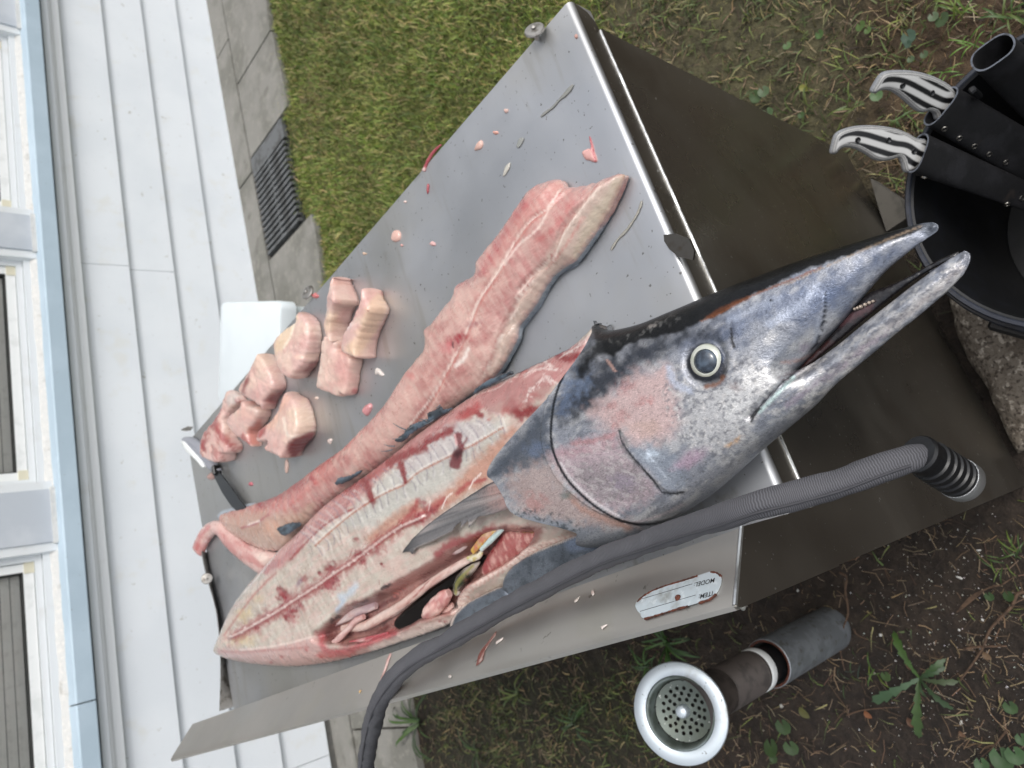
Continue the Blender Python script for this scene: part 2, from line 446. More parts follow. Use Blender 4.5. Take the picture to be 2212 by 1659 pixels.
_l.new(_fr.outputs[0], _mx.inputs[0]); _l.new(_t.outputs[0], _mx.inputs[1]); _l.new(_g.outputs[0], _mx.inputs[2]); _l.new(_mx.outputs[0], _o.inputs[0])
M_ROOF = material('roof_tile', '#5d4a42', .8, noise=[(12, .6, .4, .6, .7)])
M_IRON = material('galvanised_iron', '#77797a', .55, .6, noise=[(30, '#4d4b47', .45, .65, .7)], bump=[(90, .3, .003)])
M_BOX = material('white_plastic', '#dfe7ea', .35, noise=[(5, '#d2dade', .45, .7, .5), (40, '#b9bfbf', .70, .78, .4)], bump=[(300, .05, .001)])

# ------------------------------------------------------------------ ground
def axis_steps(a, b, s, far, k=1.5):
    v = list(np.arange(a, b, s)); d = s
    while v[-1] < far: d *= k; v.append(v[-1] + d)
    d = s
    while v[0] > -far: d *= k; v.insert(0, v[0] - d)
    return np.array(v)
gx_, gy_ = axis_steps(-1.2, 3.2, .022, 150), axis_steps(-.5, 2.6, .022, 150)
GX, GY = np.meshgrid(gx_, gy_, indexing='ij'); nxg, nyg = GX.shape
def wallY(x): return 2.918 - .0879 * x
def ground_z(x, y):
    near = sstep(2.6, 2.2, y + .09 * x) * sstep(30, 5, np.abs(x)) * sstep(-30, -4, y)
    return -.006 + near * (.010 * fbm(x * 3, y * 3, 4) + .007 * fbm(x * 17, y * 17, 5) - .012)
def lawn_px(p):
    """0..1 how lush the lawn is at a picture point"""
    L = [(560, -40), (1260, -40), (1330, 120), (1180, 520), (860, 800), (640, 700), (640, 520)]
    d = seg_dist(p, np.vstack([L, L[:1]]))[0]; d = np.where(inside(p, np.array(L, float)), d, -d)
    return sstep(-60, 40, d + 40 * fbm(p[:, 0] / 70, p[:, 1] / 70, 9))
def ground_paint(P):
    ok = P[:, 1] > .02
    p = np.zeros((len(P), 2)); p[ok] = proj(P[ok]); p[~ok] = (2600, 900)
    out = (np.abs(P[:, 0]) > 6) | (P[:, 1] > 5) | (P[:, 1] < -3)
    p[out] = (3200, -700)
    pt = Paint(p, '#352c24')  # soil colour darkened in place of shade from someone blocking the sky
    pt.c *= (1 + .25 * fbm(P[:, 0] * 9, P[:, 1] * 9, 3))[:, None]
    x, y = p[:, 0], p[:, 1]
    pt.mix(lawn_px(p), '#5d6230')
    ur = sstep(1150, 1350, x) * sstep(560, 350, y - (x - 1300) * .25)
    pt.mix(.75 * ur * (1 - sstep(1750, 2000, x)), '#5b573c')
    pt.mix(.8 * sstep(1750, 2000, x) * sstep(450, 300, y), '#54432f')
    pt.mix(.6 * sstep(560, 460, y) * sstep(560, 700, x) * sstep(850, 650, x) * (fbm(P[:, 0] * 8, P[:, 1] * 8, 21) > .1), '#7c6a4a')
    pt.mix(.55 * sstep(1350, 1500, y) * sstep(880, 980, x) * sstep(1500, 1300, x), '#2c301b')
    pt.mix(.6 * sstep(1350, 1450, y) * sstep(1560, 1760, x), '#2a231e')  # bottom right soil darker still, the same shade put into the colour
    pt.mix(.7 * sstep(2, 12, np.hypot(P[:, 0], P[:, 1])), '#56602f')
    return pt.c
GV = np.c_[GX.ravel(), GY.ravel(), ground_z(GX, GY).ravel()]
ii = np.arange(nxg * nyg).reshape(nxg, nyg)
GF = np.c_[ii[:-1, :-1].ravel(), ii[1:, :-1].ravel(), ii[1:, 1:].ravel(), ii[:-1, 1:].ravel()]
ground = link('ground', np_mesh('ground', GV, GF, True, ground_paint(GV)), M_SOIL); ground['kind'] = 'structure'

# ------------------------------------------------------------------ path along the house
pu = np.array([.99616, -.0876]); pn = np.array([-.0876, -.99616])
P0 = np.array([0, 2.918])
def pp(s, o): return P0 + pu * s + pn * o
path = bpy.data.objects.new('path', None); COL.objects.link(path); path['kind'] = 'structure'
def slab_piece(s0, s1, o0, o1, top, name='concrete_slab', edge=None):
    m = MB(); g = .004
    if edge is None:
        poly = [pp(s0 + g, o0 + g), pp(s1 - g, o0 + g), pp(s1 - g, o1 - g), pp(s0 + g, o1 - g)]
    else:
        n = 26; poly = [pp(s0 + g, o0 + g), pp(s1 - g, o0 + g)]
        for k in range(n + 1):
            s = s1 - g + (s0 - s1 + 2 * g) * k / n
            poly.append(pp(s, o1 + .05 * float(fbm(np.array([s * 2.2]), np.array([.3]), 5)[0]) + .012 * float(fbm(np.array([s * 21.]), np.array([.7]), 8)[0])))
    m.prism([(*q, -.06) for q in poly], (0, 0, .06 + top)); return m.build(name, M_CONC, path)
cuts = [-3.2, -1.7, -.33, .9, 2.30, 3.05, 4.3, 5.6]
for a, b in zip(cuts[:-1], cuts[1:]): slab_piece(a, b, .0, .165, .016 + random.uniform(-.002, .002))
cut2 = [-3.2, -1.75, -.15, 1.1, 1.84]
for a, b in zip(cut2[:-1], cut2[1:]): slab_piece(a, b, .165, .575, .014 + random.uniform(-.002, .002), edge=1)
for a, b in ((2.37, 2.78), (2.78, 3.6), (3.6, 4.6), (4.6, 5.6)): slab_piece(a, b, .165, .575, .014 + random.uniform(-.002, .002), edge=1)

# drain grate let into the path
gr = empty('drain_grate', (2.1, 2.5, 0), 'iron drain grate of parallel bars let into the concrete path by the lawn', 'drain grate')
m = MB(); m.prism([(*pp(1.85, .17), -.08), (*pp(2.365, .17), -.08), (*pp(2.365, .50), -.08), (*pp(1.85, .50), -.08)], (0, 0, .078)); m.build('pit_shade_plate', M_DARK, gr)  # solid dark plate stands in for the shade down the pit
m = MB(); m.prism([(*pp(2.265, .172), -.03), (*pp(2.36, .172), -.03), (*pp(2.36, .50), -.03), (*pp(2.265, .50), -.03)], (0, 0, .045)); m.build('end_plate', M_IRON, gr)
bar0 = None
for k in range(14):
    s = 1.862 + k * .029
    if bar0 is None:
        m = MB(); m.prism([(*pp(0, .172), -.004), (*pp(.013, .172), -.004), (*pp(.013, .49), -.004), (*pp(0, .49), -.004)], (0, 0, .021))
        bar0 = m.build('bar', M_IRON, gr); b_ = bar0
    else: b_ = copy_part(bar0, gr)
    b_.location = (gr.location[0] * 0 + pu[0] * s, pu[1] * s, 0)
m = MB(); m.prism([(*pp(1.86, .32), -.03), (*pp(2.265, .32), -.03), (*pp(2.265, .335), -.03), (*pp(1.86, .335), -.03)], (0, 0, .042)); m.build('cross_bar', M_IRON, gr)

# ------------------------------------------------------------------ house
HB = np.array([-.25009, 2.94003, 0.]); HN = np.array([-.08758, -.99616, 0.]); HA = np.array([.99616, -.08758, -.0142])
HUP = np.array([0, 0, 1.])
house = empty('house', (2, 3, 0), 'white weatherboard house wall with pale blue sill and row of windows', 'house')
def hp(s, o, z): return HB + HA * s + HN * o + HUP * (z + .0298)      # z as read at s = 2.1
def hs_(px, py, o):
    P = on_plane(px, py, HB + HN * o, HN); s = (P - HB).dot(HA * np.array([1, 1, 0])); return s, P[2] + .0142 * s - .0298
def hbox(m, s0, s1, o0, o1, z0, z1, tilt=0):
    """block on the wall; tilt draws the upper front edge back"""
    V = [hp(s, o, z) for z, oo in ((z0, o1), (z1, o1 - tilt)) for s, o in ((s0, o0), (s1, o0), (s1, oo), (s0, oo))]
    m.add(V, [(0, 3, 2, 1), (4, 5, 6, 7), (0, 1, 5, 4), (1, 2, 6, 5), (2, 3, 7, 6), (3, 0, 4, 7)]); return m
SA, SB = -4.5, 7.0
def hpart(name, mat, *boxes, smooth=False):
    m = MB()
    for b in boxes: hbox(m, *b)
    return m.build(name, mat, house, smooth)
hpart('plinth', M_CONC, (SA, SB, -.2, -.012, -.03, .06))
rows = [(.012, .212, (-2.2, .02)), (.200, .380, (-1.1, 3.9)), (.368, .556, (.0 - 1.9, 2.078)), (.545, .73, (2.087,))]
for z0, z1, joints in rows:
    js = [SA] + sorted(j for j in joints) + [SB]
    for a, b in zip(js[:-1], js[1:]):
        hpart('weatherboard', M_WHITE, (a + .0012, b - .0012, -.02, .004, z0, z1, .016))
hpart('moulding', M_TRIM, (SA, SB, -.02, .012, .722, .757))
hpart('moulding', M_TRIM, (SA, SB, -.02, .022, .757, .764))
hpart('moulding', M_TRIM, (SA, SB, -.02, .028, .766, .790, .008))
hpart('sill_shade_strip', M_DARK, (SA, SB, -.02, .016, .790, .803))  # dark coloured strip stands in for the shade under the sill
# sill: sloped top, rounded nose, in two lengths that meet in a joint
def sill(s0, s1):
    m = MB(); pr = [(-.03, .803), (.060, .803), (.062, .806), (.062, .857), (.058, .862), (-.03, .880)]
    V = [hp(s, o, z) for s in (s0, s1) for o, z in pr]; n = len(pr)
    m.add(V, [tuple(range(n)), tuple(range(n, 2 * n))[::-1]] + [(i, i + n, (i + 1) % n + n, (i + 1) % n) for i in range(n)])
    return m.build('sill', M_SILL, house)
sill(SA, .452); sill(.456, SB)
pil = [(-1.1, -.95), (.0, .12), (.992, 1.176), (2.106, 2.256), (3.150, 3.32), (4.3, 4.46), (5.4, 5.56)]
WT = 2.05
for a, b in pil:
    hpart('pilaster', M_PIL, (a, b, -.06, .022, .882, WT))
    m = MB(); hbox(m, a - .006, b + .006, -.05, .026, .862, .884); m.build('filler_strip', M_CAULK, house)
    for s0, s1 in ((a - .030, a - .0005), (b + .0005, b + .030)):
        m = MB(); hbox(m, s0, s1, -.07, .014, .872, WT); m.build('jamb_strip', M_TRIM, house)
wins = [(pil[i][1] + .03, pil[i + 1][0] - .03) for i in range(len(pil) - 1)]
for wi, (a, b) in enumerate(wins):
    # weathered lower board with a bead of cracked filler against the sill
    hpart('bottom_board', M_TRIM, (a - .03, b + .03, -.09, -.004, .866, .912))
    n = 40; m = MB(); V = []
    for k in range(n + 1):
        s = a - .03 + (b - a + .06) * k / n; w = .012 + .006 * float(fbm(np.array([s * 24]), np.array([wi * 3.1]), 7)[0])
        V += [hp(s, -.006, .866), hp(s, .004 + w, .868), hp(s, .002 + w * .5, .878 + w * .3), hp(s, -.006, .886 + w * .6)]
    m.add(V, [(4 * k + j, 4 * k + 4 + j, 4 * k + 4 + (j + 1) % 4, 4 * k + (j + 1) % 4) for k in range(n) for j in range(4)])
    m.build('filler_bead', M_CAULK, house, True)
    wd = MB(); fr = MB(); f = .035
    z0, z1 = .914, WT
    for bx in ((a, b, -.10, -.022, z0, z0 + .020), (a, a + .020, -.10, -.022, z0 + .02, z1), (b - .020, b, -.10, -.022, z0 + .02, z1), (a, b, -.10, -.022, z1, z1 + .03)): hbox(fr, *bx)
    w = fr.build('window', M_TRIM, house)
    sa = MB()
    for bx in ((a + .022, b - .022, -.085, -.034, z0 + .0225, z0 + .052), (a + .022, a + .050, -.085, -.034, z0 + .052, z1 - .002), (b - .050, b - .022, -.085, -.034, z0 + .052, z1 - .002), (a + .022, b - .022, -.085, -.034, z0 + .52, z0 + .56)): hbox(sa, *bx)
    sa.build('sash', M_FRAME, w)
    dk = MB()
    for bx in ((a + .050, b - .050, -.080, -.040, z0 + .052, z0 + .057), (a + .050, a + .055, -.080, -.040, z0 + .057, z0 + .52), (b - .055, b - .050, -.080, -.040, z0 + .057, z0 + .52)): hbox(dk, *bx)
    dk.build('gasket', M_DARK, w)
    for s0, s1 in ((a + .020, a + .056), (b - .056, b - .020)):
        m = MB(); hbox(m, s0, s1, -.060, -.030, z0 + .021, z0 + .050); m.build('corner_cap', M_CREAM, w)
    g = MB(); g.add([hp(s_, -.062, z_) for s_, z_ in ((a + .05, z0 + .054), (b - .05, z0 + .054), (b - .05, z1 - .002), (a + .05, z1 - .002))], [(0, 1, 2, 3)]); g.build('pane', M_GLASS, w)
    sl0 = None
    for k in range(36):
        if sl0 is None:
            g = MB(); hbox(g, a + .052, b - .052, -.073, -.069, z0 + .03, z0 + .0565, .003); sl0 = g.build('blind_slat', M_BLIND, w); o_ = sl0
        else: o_ = copy_part(sl0, w)
        o_.location = (0, 0, k * .029)
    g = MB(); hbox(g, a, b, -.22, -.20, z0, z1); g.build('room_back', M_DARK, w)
hpart('wall', M_WHITE, (SA, SB, -.30, -.24, 0, 2.9))
hpart('wall', M_WHITE, (SA, SB, -.24, .0, WT + .03, 2.7))
hpart('unseen_soffit', M_TRIM, (SA, SB, -.24, .45, 2.70, 2.72))  # unseen eave and roof, added to keep sky out of the table's reflection
hpart('gutter', M_TRIM, (SA, SB, .45, .55, 2.66, 2.78))
m = MB(); V = [hp(s, o, z) for s in (SA, SB) for o, z in ((.50, 2.79), (-3.0, 4.4), (-3.0, 4.3), (.45, 2.73))]
m.add(V, [(0, 4, 5, 1), (1, 5, 6, 2), (2, 6, 7, 3), (3, 7, 4, 0)]); m.build('unseen_roof', M_ROOF, house)
def dead_spot(px, py, r, mat):
    s, z = hs_(px, py, .0); m = MB(); V = [hp(s, .010, z)]
    n = 9
    for k in range(n):
        t = 6.283 * k / n; rr = r * (1 + .4 * math.sin(3 * t + px)); V.append(hp(s + rr * math.cos(t), .002, z + .7 * rr * math.sin(t)))
    m.add(V, [(0, 1 + k, 1 + (k + 1) % n) for k in range(n)]); return m

# white box beside the table
bx0, bxu, bxv = np.array([1.745, 2.851]) * H / 1.3, np.array([-.393, -.696]), np.array([-.345, .2])
bxu, bxv = bxu / np.linalg.norm(bxu), bxv / np.linalg.norm(bxv); bz = .60
bc = at(475, 652, bz)[:2]
box = empty('storage_box', (*bc, 0), 'white plastic box with flat lid standing between the steel table and the weatherboards', 'box')
def rrect(c, u, v, lu, lv, r, z, n=6):
    out = []
    for (cx_, cy_, a0) in ((r, r, 180), (lu - r, r, 270), (lu - r, lv - r, 0), (r, lv - r, 90)):
        for k in range(n + 1):
            t = math.radians(a0 + 90 * k / n); q = c + u * (cx_ + r * math.cos(t)) + v * (cy_ + r * math.sin(t)); out.append((q[0], q[1], z))
    return out
def loft(m, loops, cap=True):
    n = len(loops[0]); b = m.add([p for l in loops for p in l], [])
    F = [(b + i * n + k, b + i * n + (k + 1) % n, b + (i + 1) * n + (k + 1) % n, b + (i + 1) * n + k) for i in range(len(loops) - 1) for k in range(n)]
    if cap: F += [tuple(b + k for k in range(n))[::-1], tuple(b + (len(loops) - 1) * n + k for k in range(n))]
    m.f += F; return m
LU, LV = .40, .30
m = MB(); loft(m, [rrect(bc + bxu * .02 + bxv * .02, bxu, bxv, LU - .04, LV - .04, .03, 0.0), rrect(bc + bxu * .01 + bxv * .01, bxu, bxv, LU - .02, LV - .02, .03, bz - .046)]); m.build('box_body', M_BOX, box, True)
m = MB(); loft(m, [rrect(bc, bxu, bxv, LU, LV, .025, bz - .045), rrect(bc, bxu, bxv, LU, LV, .025, bz - .008), rrect(bc + (bxu + bxv) * .003, bxu, bxv, LU - .006, LV - .006, .024, bz - .002), rrect(bc + (bxu + bxv) * .008, bxu, bxv, LU - .016, LV - .016, .02, bz)])
m.build('box_lid', M_BOX, box, True)
# ------------------------------------------------------------------ steel table
def steel(name, base, rough, along, extra=()):
    sc1 = [900, 900, 900]; sc1[along] = 8
    sc2 = [260, 260, 260]; sc2[along] = 3
    return material(name, base, rough, 1.0, noise=[(4, .86, .38, .62, .6, 5), *extra], bump=[(tuple(sc1), .10, .0006, 3), (9, .05, .004, 3)], rvar=(5, rough - .10, rough + .16))
M_STEEL = steel('steel_top', '#c3c5c8', .40, 1, [(14, '#8d887c', .64, .72, .45, 7), (3, '#bdbbb5', .4, .65, .7, 5), ((4, 30, 4), '#aeaca6', .58, .68, .5, 6), (150, '#5f5b52', .69, .735, .7, 2), ((24, 110, 24), '#c3c6c8', .66, .74, .5, 5)])
M_SPLASH = steel('steel_splash', '#bdb9b3', .42, 1, [(11, '#b9b5ac', .55, .63, .55, 7), (60, '#6a655b', .69, .75, .6, 3)])
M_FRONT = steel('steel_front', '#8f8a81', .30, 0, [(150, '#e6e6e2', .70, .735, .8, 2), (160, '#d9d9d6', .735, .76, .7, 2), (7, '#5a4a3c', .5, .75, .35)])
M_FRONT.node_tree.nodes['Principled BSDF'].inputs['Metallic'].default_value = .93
M_STEEL.node_tree.nodes['Principled BSDF'].inputs['Metallic'].default_value = .86
M_SPLASH.node_tree.nodes['Principled BSDF'].inputs['Metallic'].default_value = .85
M_EDGE = material('worn_steel_edge', '#dcdede', .35, 1.0, noise=[(160, '#4a4a48', .66, .72, .8, 4)], bump=[(120, .4, .002)])
M_TAB = material('tab_steel', '#a09d98', .45, .8, noise=[(60, '#4c4338', .5, .68, .7)])
M_PLATE = material('foil_label', '#c3cdd2', .42, .35, noise=[(24, '#8e8f8a', .53, .66, .8, 6), (14, '#6d4a38', .64, .72, .8, 6), (120, '#e4ebee', .55, .7, .5)])
M_RUST = material('rust', '#5a2f20', .8, noise=[(120, '#2f1c15', .45, .6, .7)])
M_INK = material('black_ink', '#1b1c1f', .6)
xL0, xL1, xR, yF, yB = .031 * H, -.053 * H, 1.018 * H, .52 * H, 2.735 * H
z1 = ZT + .141 * H; z2 = z1 + (xL0 - xL1)
table = empty('steel_table', (.3, 1.0, 0), 'stainless steel fish cleaning table with sloped splashback on one side', 'table')
r = .007
prof = [(yF, ZT - .040), (yF, ZT - r)] + [(yF + r - r * math.cos(t), ZT - r + r * math.sin(t)) for t in np.linspace(.2, 1.57, 6)] + \
       [(y, ZT) for y in np.linspace(yF + .03, yB - .04, 12)] + [(yB - .022 + .022 * math.sin(t), ZT - .022 + .022 * math.cos(t)) for t in np.linspace(.1, 1.57, 6)] + [(yB, ZT - .05), (yB - .003, ZT - .05), (yB - .03, ZT - .03), (yF + .02, ZT - .03), (yF + .004, ZT - .04)]
m = MB(); n = len(prof)
m.add([(x, y, z) for x in (xL0 + .0005, xR) for y, z in prof], [tuple(range(n)), tuple(range(n, 2 * n))[::-1]] + [(i, (i + 1) % n, (i + 1) % n + n, i + n) for i in range(n)])
top_ = m.build('table_top', M_STEEL, table, True, 50)
# splashback: upright, 45 degree slope, rounded outer edge
m = MB(); t_ = .004
pr = [(xL0, ZT - .03), (xL0, z1), (xL1 + .010, z2 - .010), (xL1 + .004, z2 - .0045), (xL1, z2 - .0025), (xL1 - .004, z2 - .005), (xL1 - .0045, z2 - .022), (xL1 - .002, z2 - .022), (xL1 + .004, z2 - .010), (xL0 - t_, z1 - .003), (xL0 - t_, ZT - .03)]
n = len(pr)
ys = (yF + .0006, 2.70 * H)
m.add([(x, y, z) for y in ys for x, z in pr], [tuple(range(n))[::-1], tuple(range(n, 2 * n))] + [(i, i + n, (i + 1) % n + n, (i + 1) % n) for i in range(n)])
m.build('splashback', M_SPLASH, table, True, 25)
# closed end of the splashback, one plane with the apron
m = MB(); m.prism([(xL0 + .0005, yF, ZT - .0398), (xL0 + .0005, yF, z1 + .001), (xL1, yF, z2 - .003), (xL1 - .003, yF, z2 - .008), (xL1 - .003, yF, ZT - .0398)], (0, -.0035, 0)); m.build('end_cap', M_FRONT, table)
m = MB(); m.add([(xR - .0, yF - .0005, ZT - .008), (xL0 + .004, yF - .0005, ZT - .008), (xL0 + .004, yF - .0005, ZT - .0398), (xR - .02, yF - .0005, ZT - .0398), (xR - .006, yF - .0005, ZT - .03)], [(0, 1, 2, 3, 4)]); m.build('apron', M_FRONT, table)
# bright edges
m = MB(); m.tube([(xL0 + .0005, yF - .0015, z1), (xL1, yF - .0015, z2 - .002), (xL1 - .004, yF - .0015, z2 - .012)], .0022, 8); m.build('edge_bead', M_EDGE, table, True)
m = MB()
k = 90
for i in range(k + 1):
    x = xL1 - .002 + (.972 * H - xL1) * i / k; dz = .0007 * float(fbm(np.array([x * 90.]), np.array([0.]), 3)[0])
    m.v += [(x, yF - .0005, ZT - .0395 + dz), (x, yF - .0022 + dz, ZT - .0400 + dz), (x, yF - .0028, ZT - .0412 + dz)]
for i in range(k): m.f += [(3 * i, 3 * i + 3, 3 * i + 4, 3 * i + 1), (3 * i + 1, 3 * i + 4, 3 * i + 5, 3 * i + 2)]
m.build('ledge_edge', M_EDGE, table, True)
# front and side panels down to the ground
zb = .015
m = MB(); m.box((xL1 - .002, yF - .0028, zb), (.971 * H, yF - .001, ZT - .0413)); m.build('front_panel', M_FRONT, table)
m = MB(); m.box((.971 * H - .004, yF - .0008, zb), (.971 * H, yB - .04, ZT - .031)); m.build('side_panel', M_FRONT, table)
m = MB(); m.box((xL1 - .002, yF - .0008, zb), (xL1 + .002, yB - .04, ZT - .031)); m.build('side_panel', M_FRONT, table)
for x in (xL1 + .03, .971 * H - .03):
    for y in (yF + .03, yB - .08):
        m = MB(); m.tube([(x, y, -.03), (x, y, zb + .03)], .016, 12); m.build('foot', M_TAB, table, True)
# thin back lip that stands up behind the carcass
m = MB(); V = []
lip = [(436, 1190), (441, 1220), (452, 1262), (463, 1300), (470, 1335), (476, 1400), (477, 1460), (475, 1536)]
Lp = spline(lip, 5); Pz = ats(Lp, ZT + .018)
for i, p in enumerate(Pz):
    b = (p[0], yB + .001, ZT - .012); V += [b, (p[0], p[1] - .0, p[2]), (p[0], p[1] + .0025, p[2] + .0005), (b[0], b[1] + .0035, b[2])]
m.add(V, [(4 * i + j, 4 * i + 4 + j, 4 * i + 4 + (j + 1) % 4, 4 * i + (j + 1) % 4) for i in range(len(Pz) - 1) for j in range(4)]); m.build('back_lip', M_TAB, table, True)
# little round lugs fixed along the edges
def lug(c, nrm, rr, stud, name='edge_lug'):
    c = Vector(c); nn = Vector(nrm).normalized(); m = MB()
    m.lathe([(.0005, .0035), (rr * .5, .0035), (rr * .9, .0028), (rr, .001), (rr * .97, -.001), (.0005, -.001)], c, 24, nn)
    m.lathe([(.0035, -.012), (.0035, .006), (.0002, .0075)], c, 10, nn)
    return m.build(name, M_TAB, table, True)
lug(at(1155, 66, ZT + .012), (.3, -.55, .8), .0135, 0)
lug(at(665, 632, ZT + .006), (.3, -.3, .9), .0145, 0)
q = [at(x, y, ZT + .002) for x, y in ((393, 929), (398, 925), (408, 921), (418, 922), (412, 930), (402, 931))]
m = MB(); m.prism(q, (0, 0, .003)); m.build('edge_lug', M_TAB, table)
lug(at(447, 1250, ZT + .030), (-.1, -.9, .45), .0125, 0)
q = [at(x, y, ZT + .004) for x, y in ((1437, 508), (1462, 505), (1492, 517), (1503, 543), (1500, 562), (1470, 556), (1450, 540), (1438, 522))]
m = MB(); m.prism(q, (0, 0, .003)); m.build('edge_lug', material('dark_steel_lug', '#5d5a55', .4, .9, noise=[(60, '#4c4338', .5, .68, .7)]), table)

# label plate on the slope
SN = np.array([1, 0, 1]) / math.sqrt(2); S0 = np.array([xL0, 0, z1])
def on_slope(x, y, d=0.): return on_plane(x, y, S0 + SN * d, SN)
def lp(cx_, cy_, d=0.): return on_slope(1350 + cx_ * .28388, 1188 + cy_ * .28388, d)
pl = [(80, 425), (95, 395), (140, 352), (210, 310), (310, 272), (420, 240), (540, 203), (650, 168), (695, 172), (728, 195), (738, 225), (732, 262), (712, 310), (680, 350), (640, 380), (520, 418), (400, 450), (270, 490), (200, 512), (155, 525), (128, 515), (122, 490), (100, 468), (88, 445)]
m = MB(); m.prism([lp(x, y, .0006) for x, y in pl], SN * .0007); plate = m.build('label_plate', M_PLATE, table)
rim = MB(); R_ = [lp(x, y, .0012) for x, y in pl]; R_.append(R_[0]); rr = resample(np.array(R_), .002)
for i0, i1 in ((2, 38), (44, 52), (60, 70), (75, 100)):
    if i1 < len(rr): rim.tube(rr[i0:i1], [.0006 + .0007 * random.random() for _ in range(i1 - i0)], 6)
rim.build('rust_rim', M_RUST, plate, True)
m = MB(); c = lp(405, 365, .0012); m.lathe([(.0002, .0022), (.0022, .0018), (.003, .0003)], c, 14, SN); m.build('rivet', M_RUST, plate, True)
def ink_text(txt, p_left, p_right, name, mat, parent, nrm, size=1.0, depth=.0002):
    """raised lettering between two points; the letters stand to the left of the line of writing"""
    cu_ = bpy.data.curves.new('txt', 'FONT'); cu_.body = txt; cu_.extrude = 0; cu_.offset = .012
    ob = bpy.data.objects.new('txt', cu_); COL.objects.link(ob)
    dg = bpy.context.evaluated_depsgraph_get(); me = bpy.data.meshes.new_from_object(ob.evaluated_get(dg))
    bpy.data.objects.remove(ob)
    xs = [v.co.x for v in me.vertices]; w = max(xs) - min(xs); x0 = min(xs)
    a = Vector(p_left); b = Vector(p_right); ux = (b - a).normalized(); nz_ = Vector(nrm).normalized(); uy = nz_.cross(ux); k = (b - a).length / w
    for v in me.vertices: v.co = a + ux * ((v.co.x - x0) * k) + uy * (v.co.y * k * size)
    me.name = name; return link(name, me, mat, parent, False)
ink_text('MODEL:', lp(684, 212, .0016), lp(528, 250, .0016), 'lettering', M_INK, plate, SN)
ink_text('ITEM:', lp(670, 312, .0016), lp(565, 340, .0016), 'lettering', M_INK, plate, SN)
for a, b in (((130, 372), (512, 258)), ((115, 467), (537, 343)), ((270, 491), (640, 382))):
    m = MB(); m.tube([lp(*a, .0014), lp(*b, .0014)], .00022, 4); m.build('ruled_line', M_INK, plate)
# ------------------------------------------------------------------ fish
M_SKIN = material('fish_skin', attr=True, rough=.34, coat=.12, metal=.5, spec=.35,
                  noise=[((1000, 380, 700), 1.4, .52, .64, .6, 4), ((700, 300, 500), .55, .53, .66, .6, 4), ((220, 1100, 500), .70, .56, .66, .5, 3), (1500, 1.3, .55, .65, .5, 2)], bump=[((900, 400, 700), .35, .0012, 4), (60, .25, .003, 4)])
M_FLESH = material('fish_flesh', attr=True, rough=.34, coat=.55, sss=.04, sssr=(.004, .002, .0015),
                   noise=[((420, 130, 300), 1.13, .52, .66, .5, 5), ((380, 120, 260), .86, .54, .70, .5, 5), (60, '#8e3a3c', .64, .74, .35, 6)], bump=[((260, 90, 200), .38, .003, 6), (700, .3, .001, 4)], rvar=(45, .14, .5))
M_MEAT = material('cut_flesh', attr=True, rough=.32, coat=.5, sss=.06, sssr=(.005, .003, .002), noise=[(150, 1.12, .52, .66, .5, 5), (80, .88, .54, .70, .5, 5)], bump=[(110, .45, .003, 6), (420, .3, .0012, 4)])
M_ORGAN = material('fish_organ', attr=True, rough=.25, coat=.6, noise=[(150, 1.18, .52, .66, .6, 4)], bump=[(110, .35, .003, 4)])
M_FIN = material('fin_skin', attr=True, rough=.45, coat=.2, noise=[(260, .75, .52, .64, .6, 3)], bump=[(300, .2, .001)])
M_EYEW = material('eye_ring', attr=True, rough=.2, coat=.8)
M_PUPIL = material('eye_pupil', '#232b36', .22, coat=.8, noise=[(90, '#4b5866', .42, .66, .9, 4)])
M_TOOTH = material('tooth', '#a89a8c', .35)
M_BLOOD = material('dark_blood', '#0d0807', .35, spec=.25)
def c5(*p): return [(737.6 + .3335 * x, 553 + .3335 * y) for x, y in p]
def c6(*p): return [(1475.3 + .3335 * x, 553 + .3335 * y) for x, y in p]
def c8(*p): return [(737.6 + .3335 * x, 1106 + .3335 * y) for x, y in p]
def cB(*p): return [(432 + .2929 * x, 1026 + .2929 * y) for x, y in p]
def c7(*p): return [(1242 + .2604 * x, 648 + .2604 * y) for x, y in p]
def cJ(*p): return [(1620 + .26758 * x, 432 + .26758 * y) for x, y in p]
def segs(*L): return np.vstack([spline(l, 4) for l in L])
fish = empty('fish', (.25, .7, ZT), 'large silver and black fish with its flank cut away to backbone and guts', 'fish')
ZC = ZT + .052
dorsal = [(1290, 697), (1299, 707), (1320, 713), (1350, 710), (1400, 697), (1450, 676), (1500, 655), (1540, 637), (1600, 613), (1660, 590), (1720, 567), (1800, 540), (1870, 517), (1940, 496), (1990, 483), (2015, 480)]
utip = [(2015, 480), (2027, 486), (2025, 499), (2013, 508)]
ulow = [(2013, 508), (1985, 527), (1950, 554), (1914, 584), (1885, 616), (1861, 643), (1840, 668), (1813, 700), (1790, 724), (1764, 750), (1740, 777), (1719, 801)]
lupp = [(1719, 804), (1762, 780), (1811, 745), (1850, 713), (1883, 686), (1922, 656), (1961, 625), (2014, 586), (2045, 564), (2072, 548), (2086, 541)]
ltip = [(2086, 541), (2096, 550), (2094, 568), (2082, 592)]
llow = [(2082, 592), (2050, 626), (2021, 651), (1980, 686), (1941, 716), (1888, 761), (1807, 828), (1759, 876), (1700, 925), (1640, 975), (1580, 1030), (1530, 1072), (1490, 1098), (1440, 1128), (1390, 1154), (1340, 1172), (1290, 1182), (1262, 1176)]
rear = [(1262, 1162), (1240, 1150), (1204, 1139), (1160, 1128), (1120, 1116), (1098, 1100), (1085, 1070), (1066, 1040), (1052, 1028), (1056, 1008), (1075, 980), (1100, 950), (1140, 905), (1180, 862), (1213, 818), (1240, 782), (1262, 750), (1276, 722), (1284, 704)]
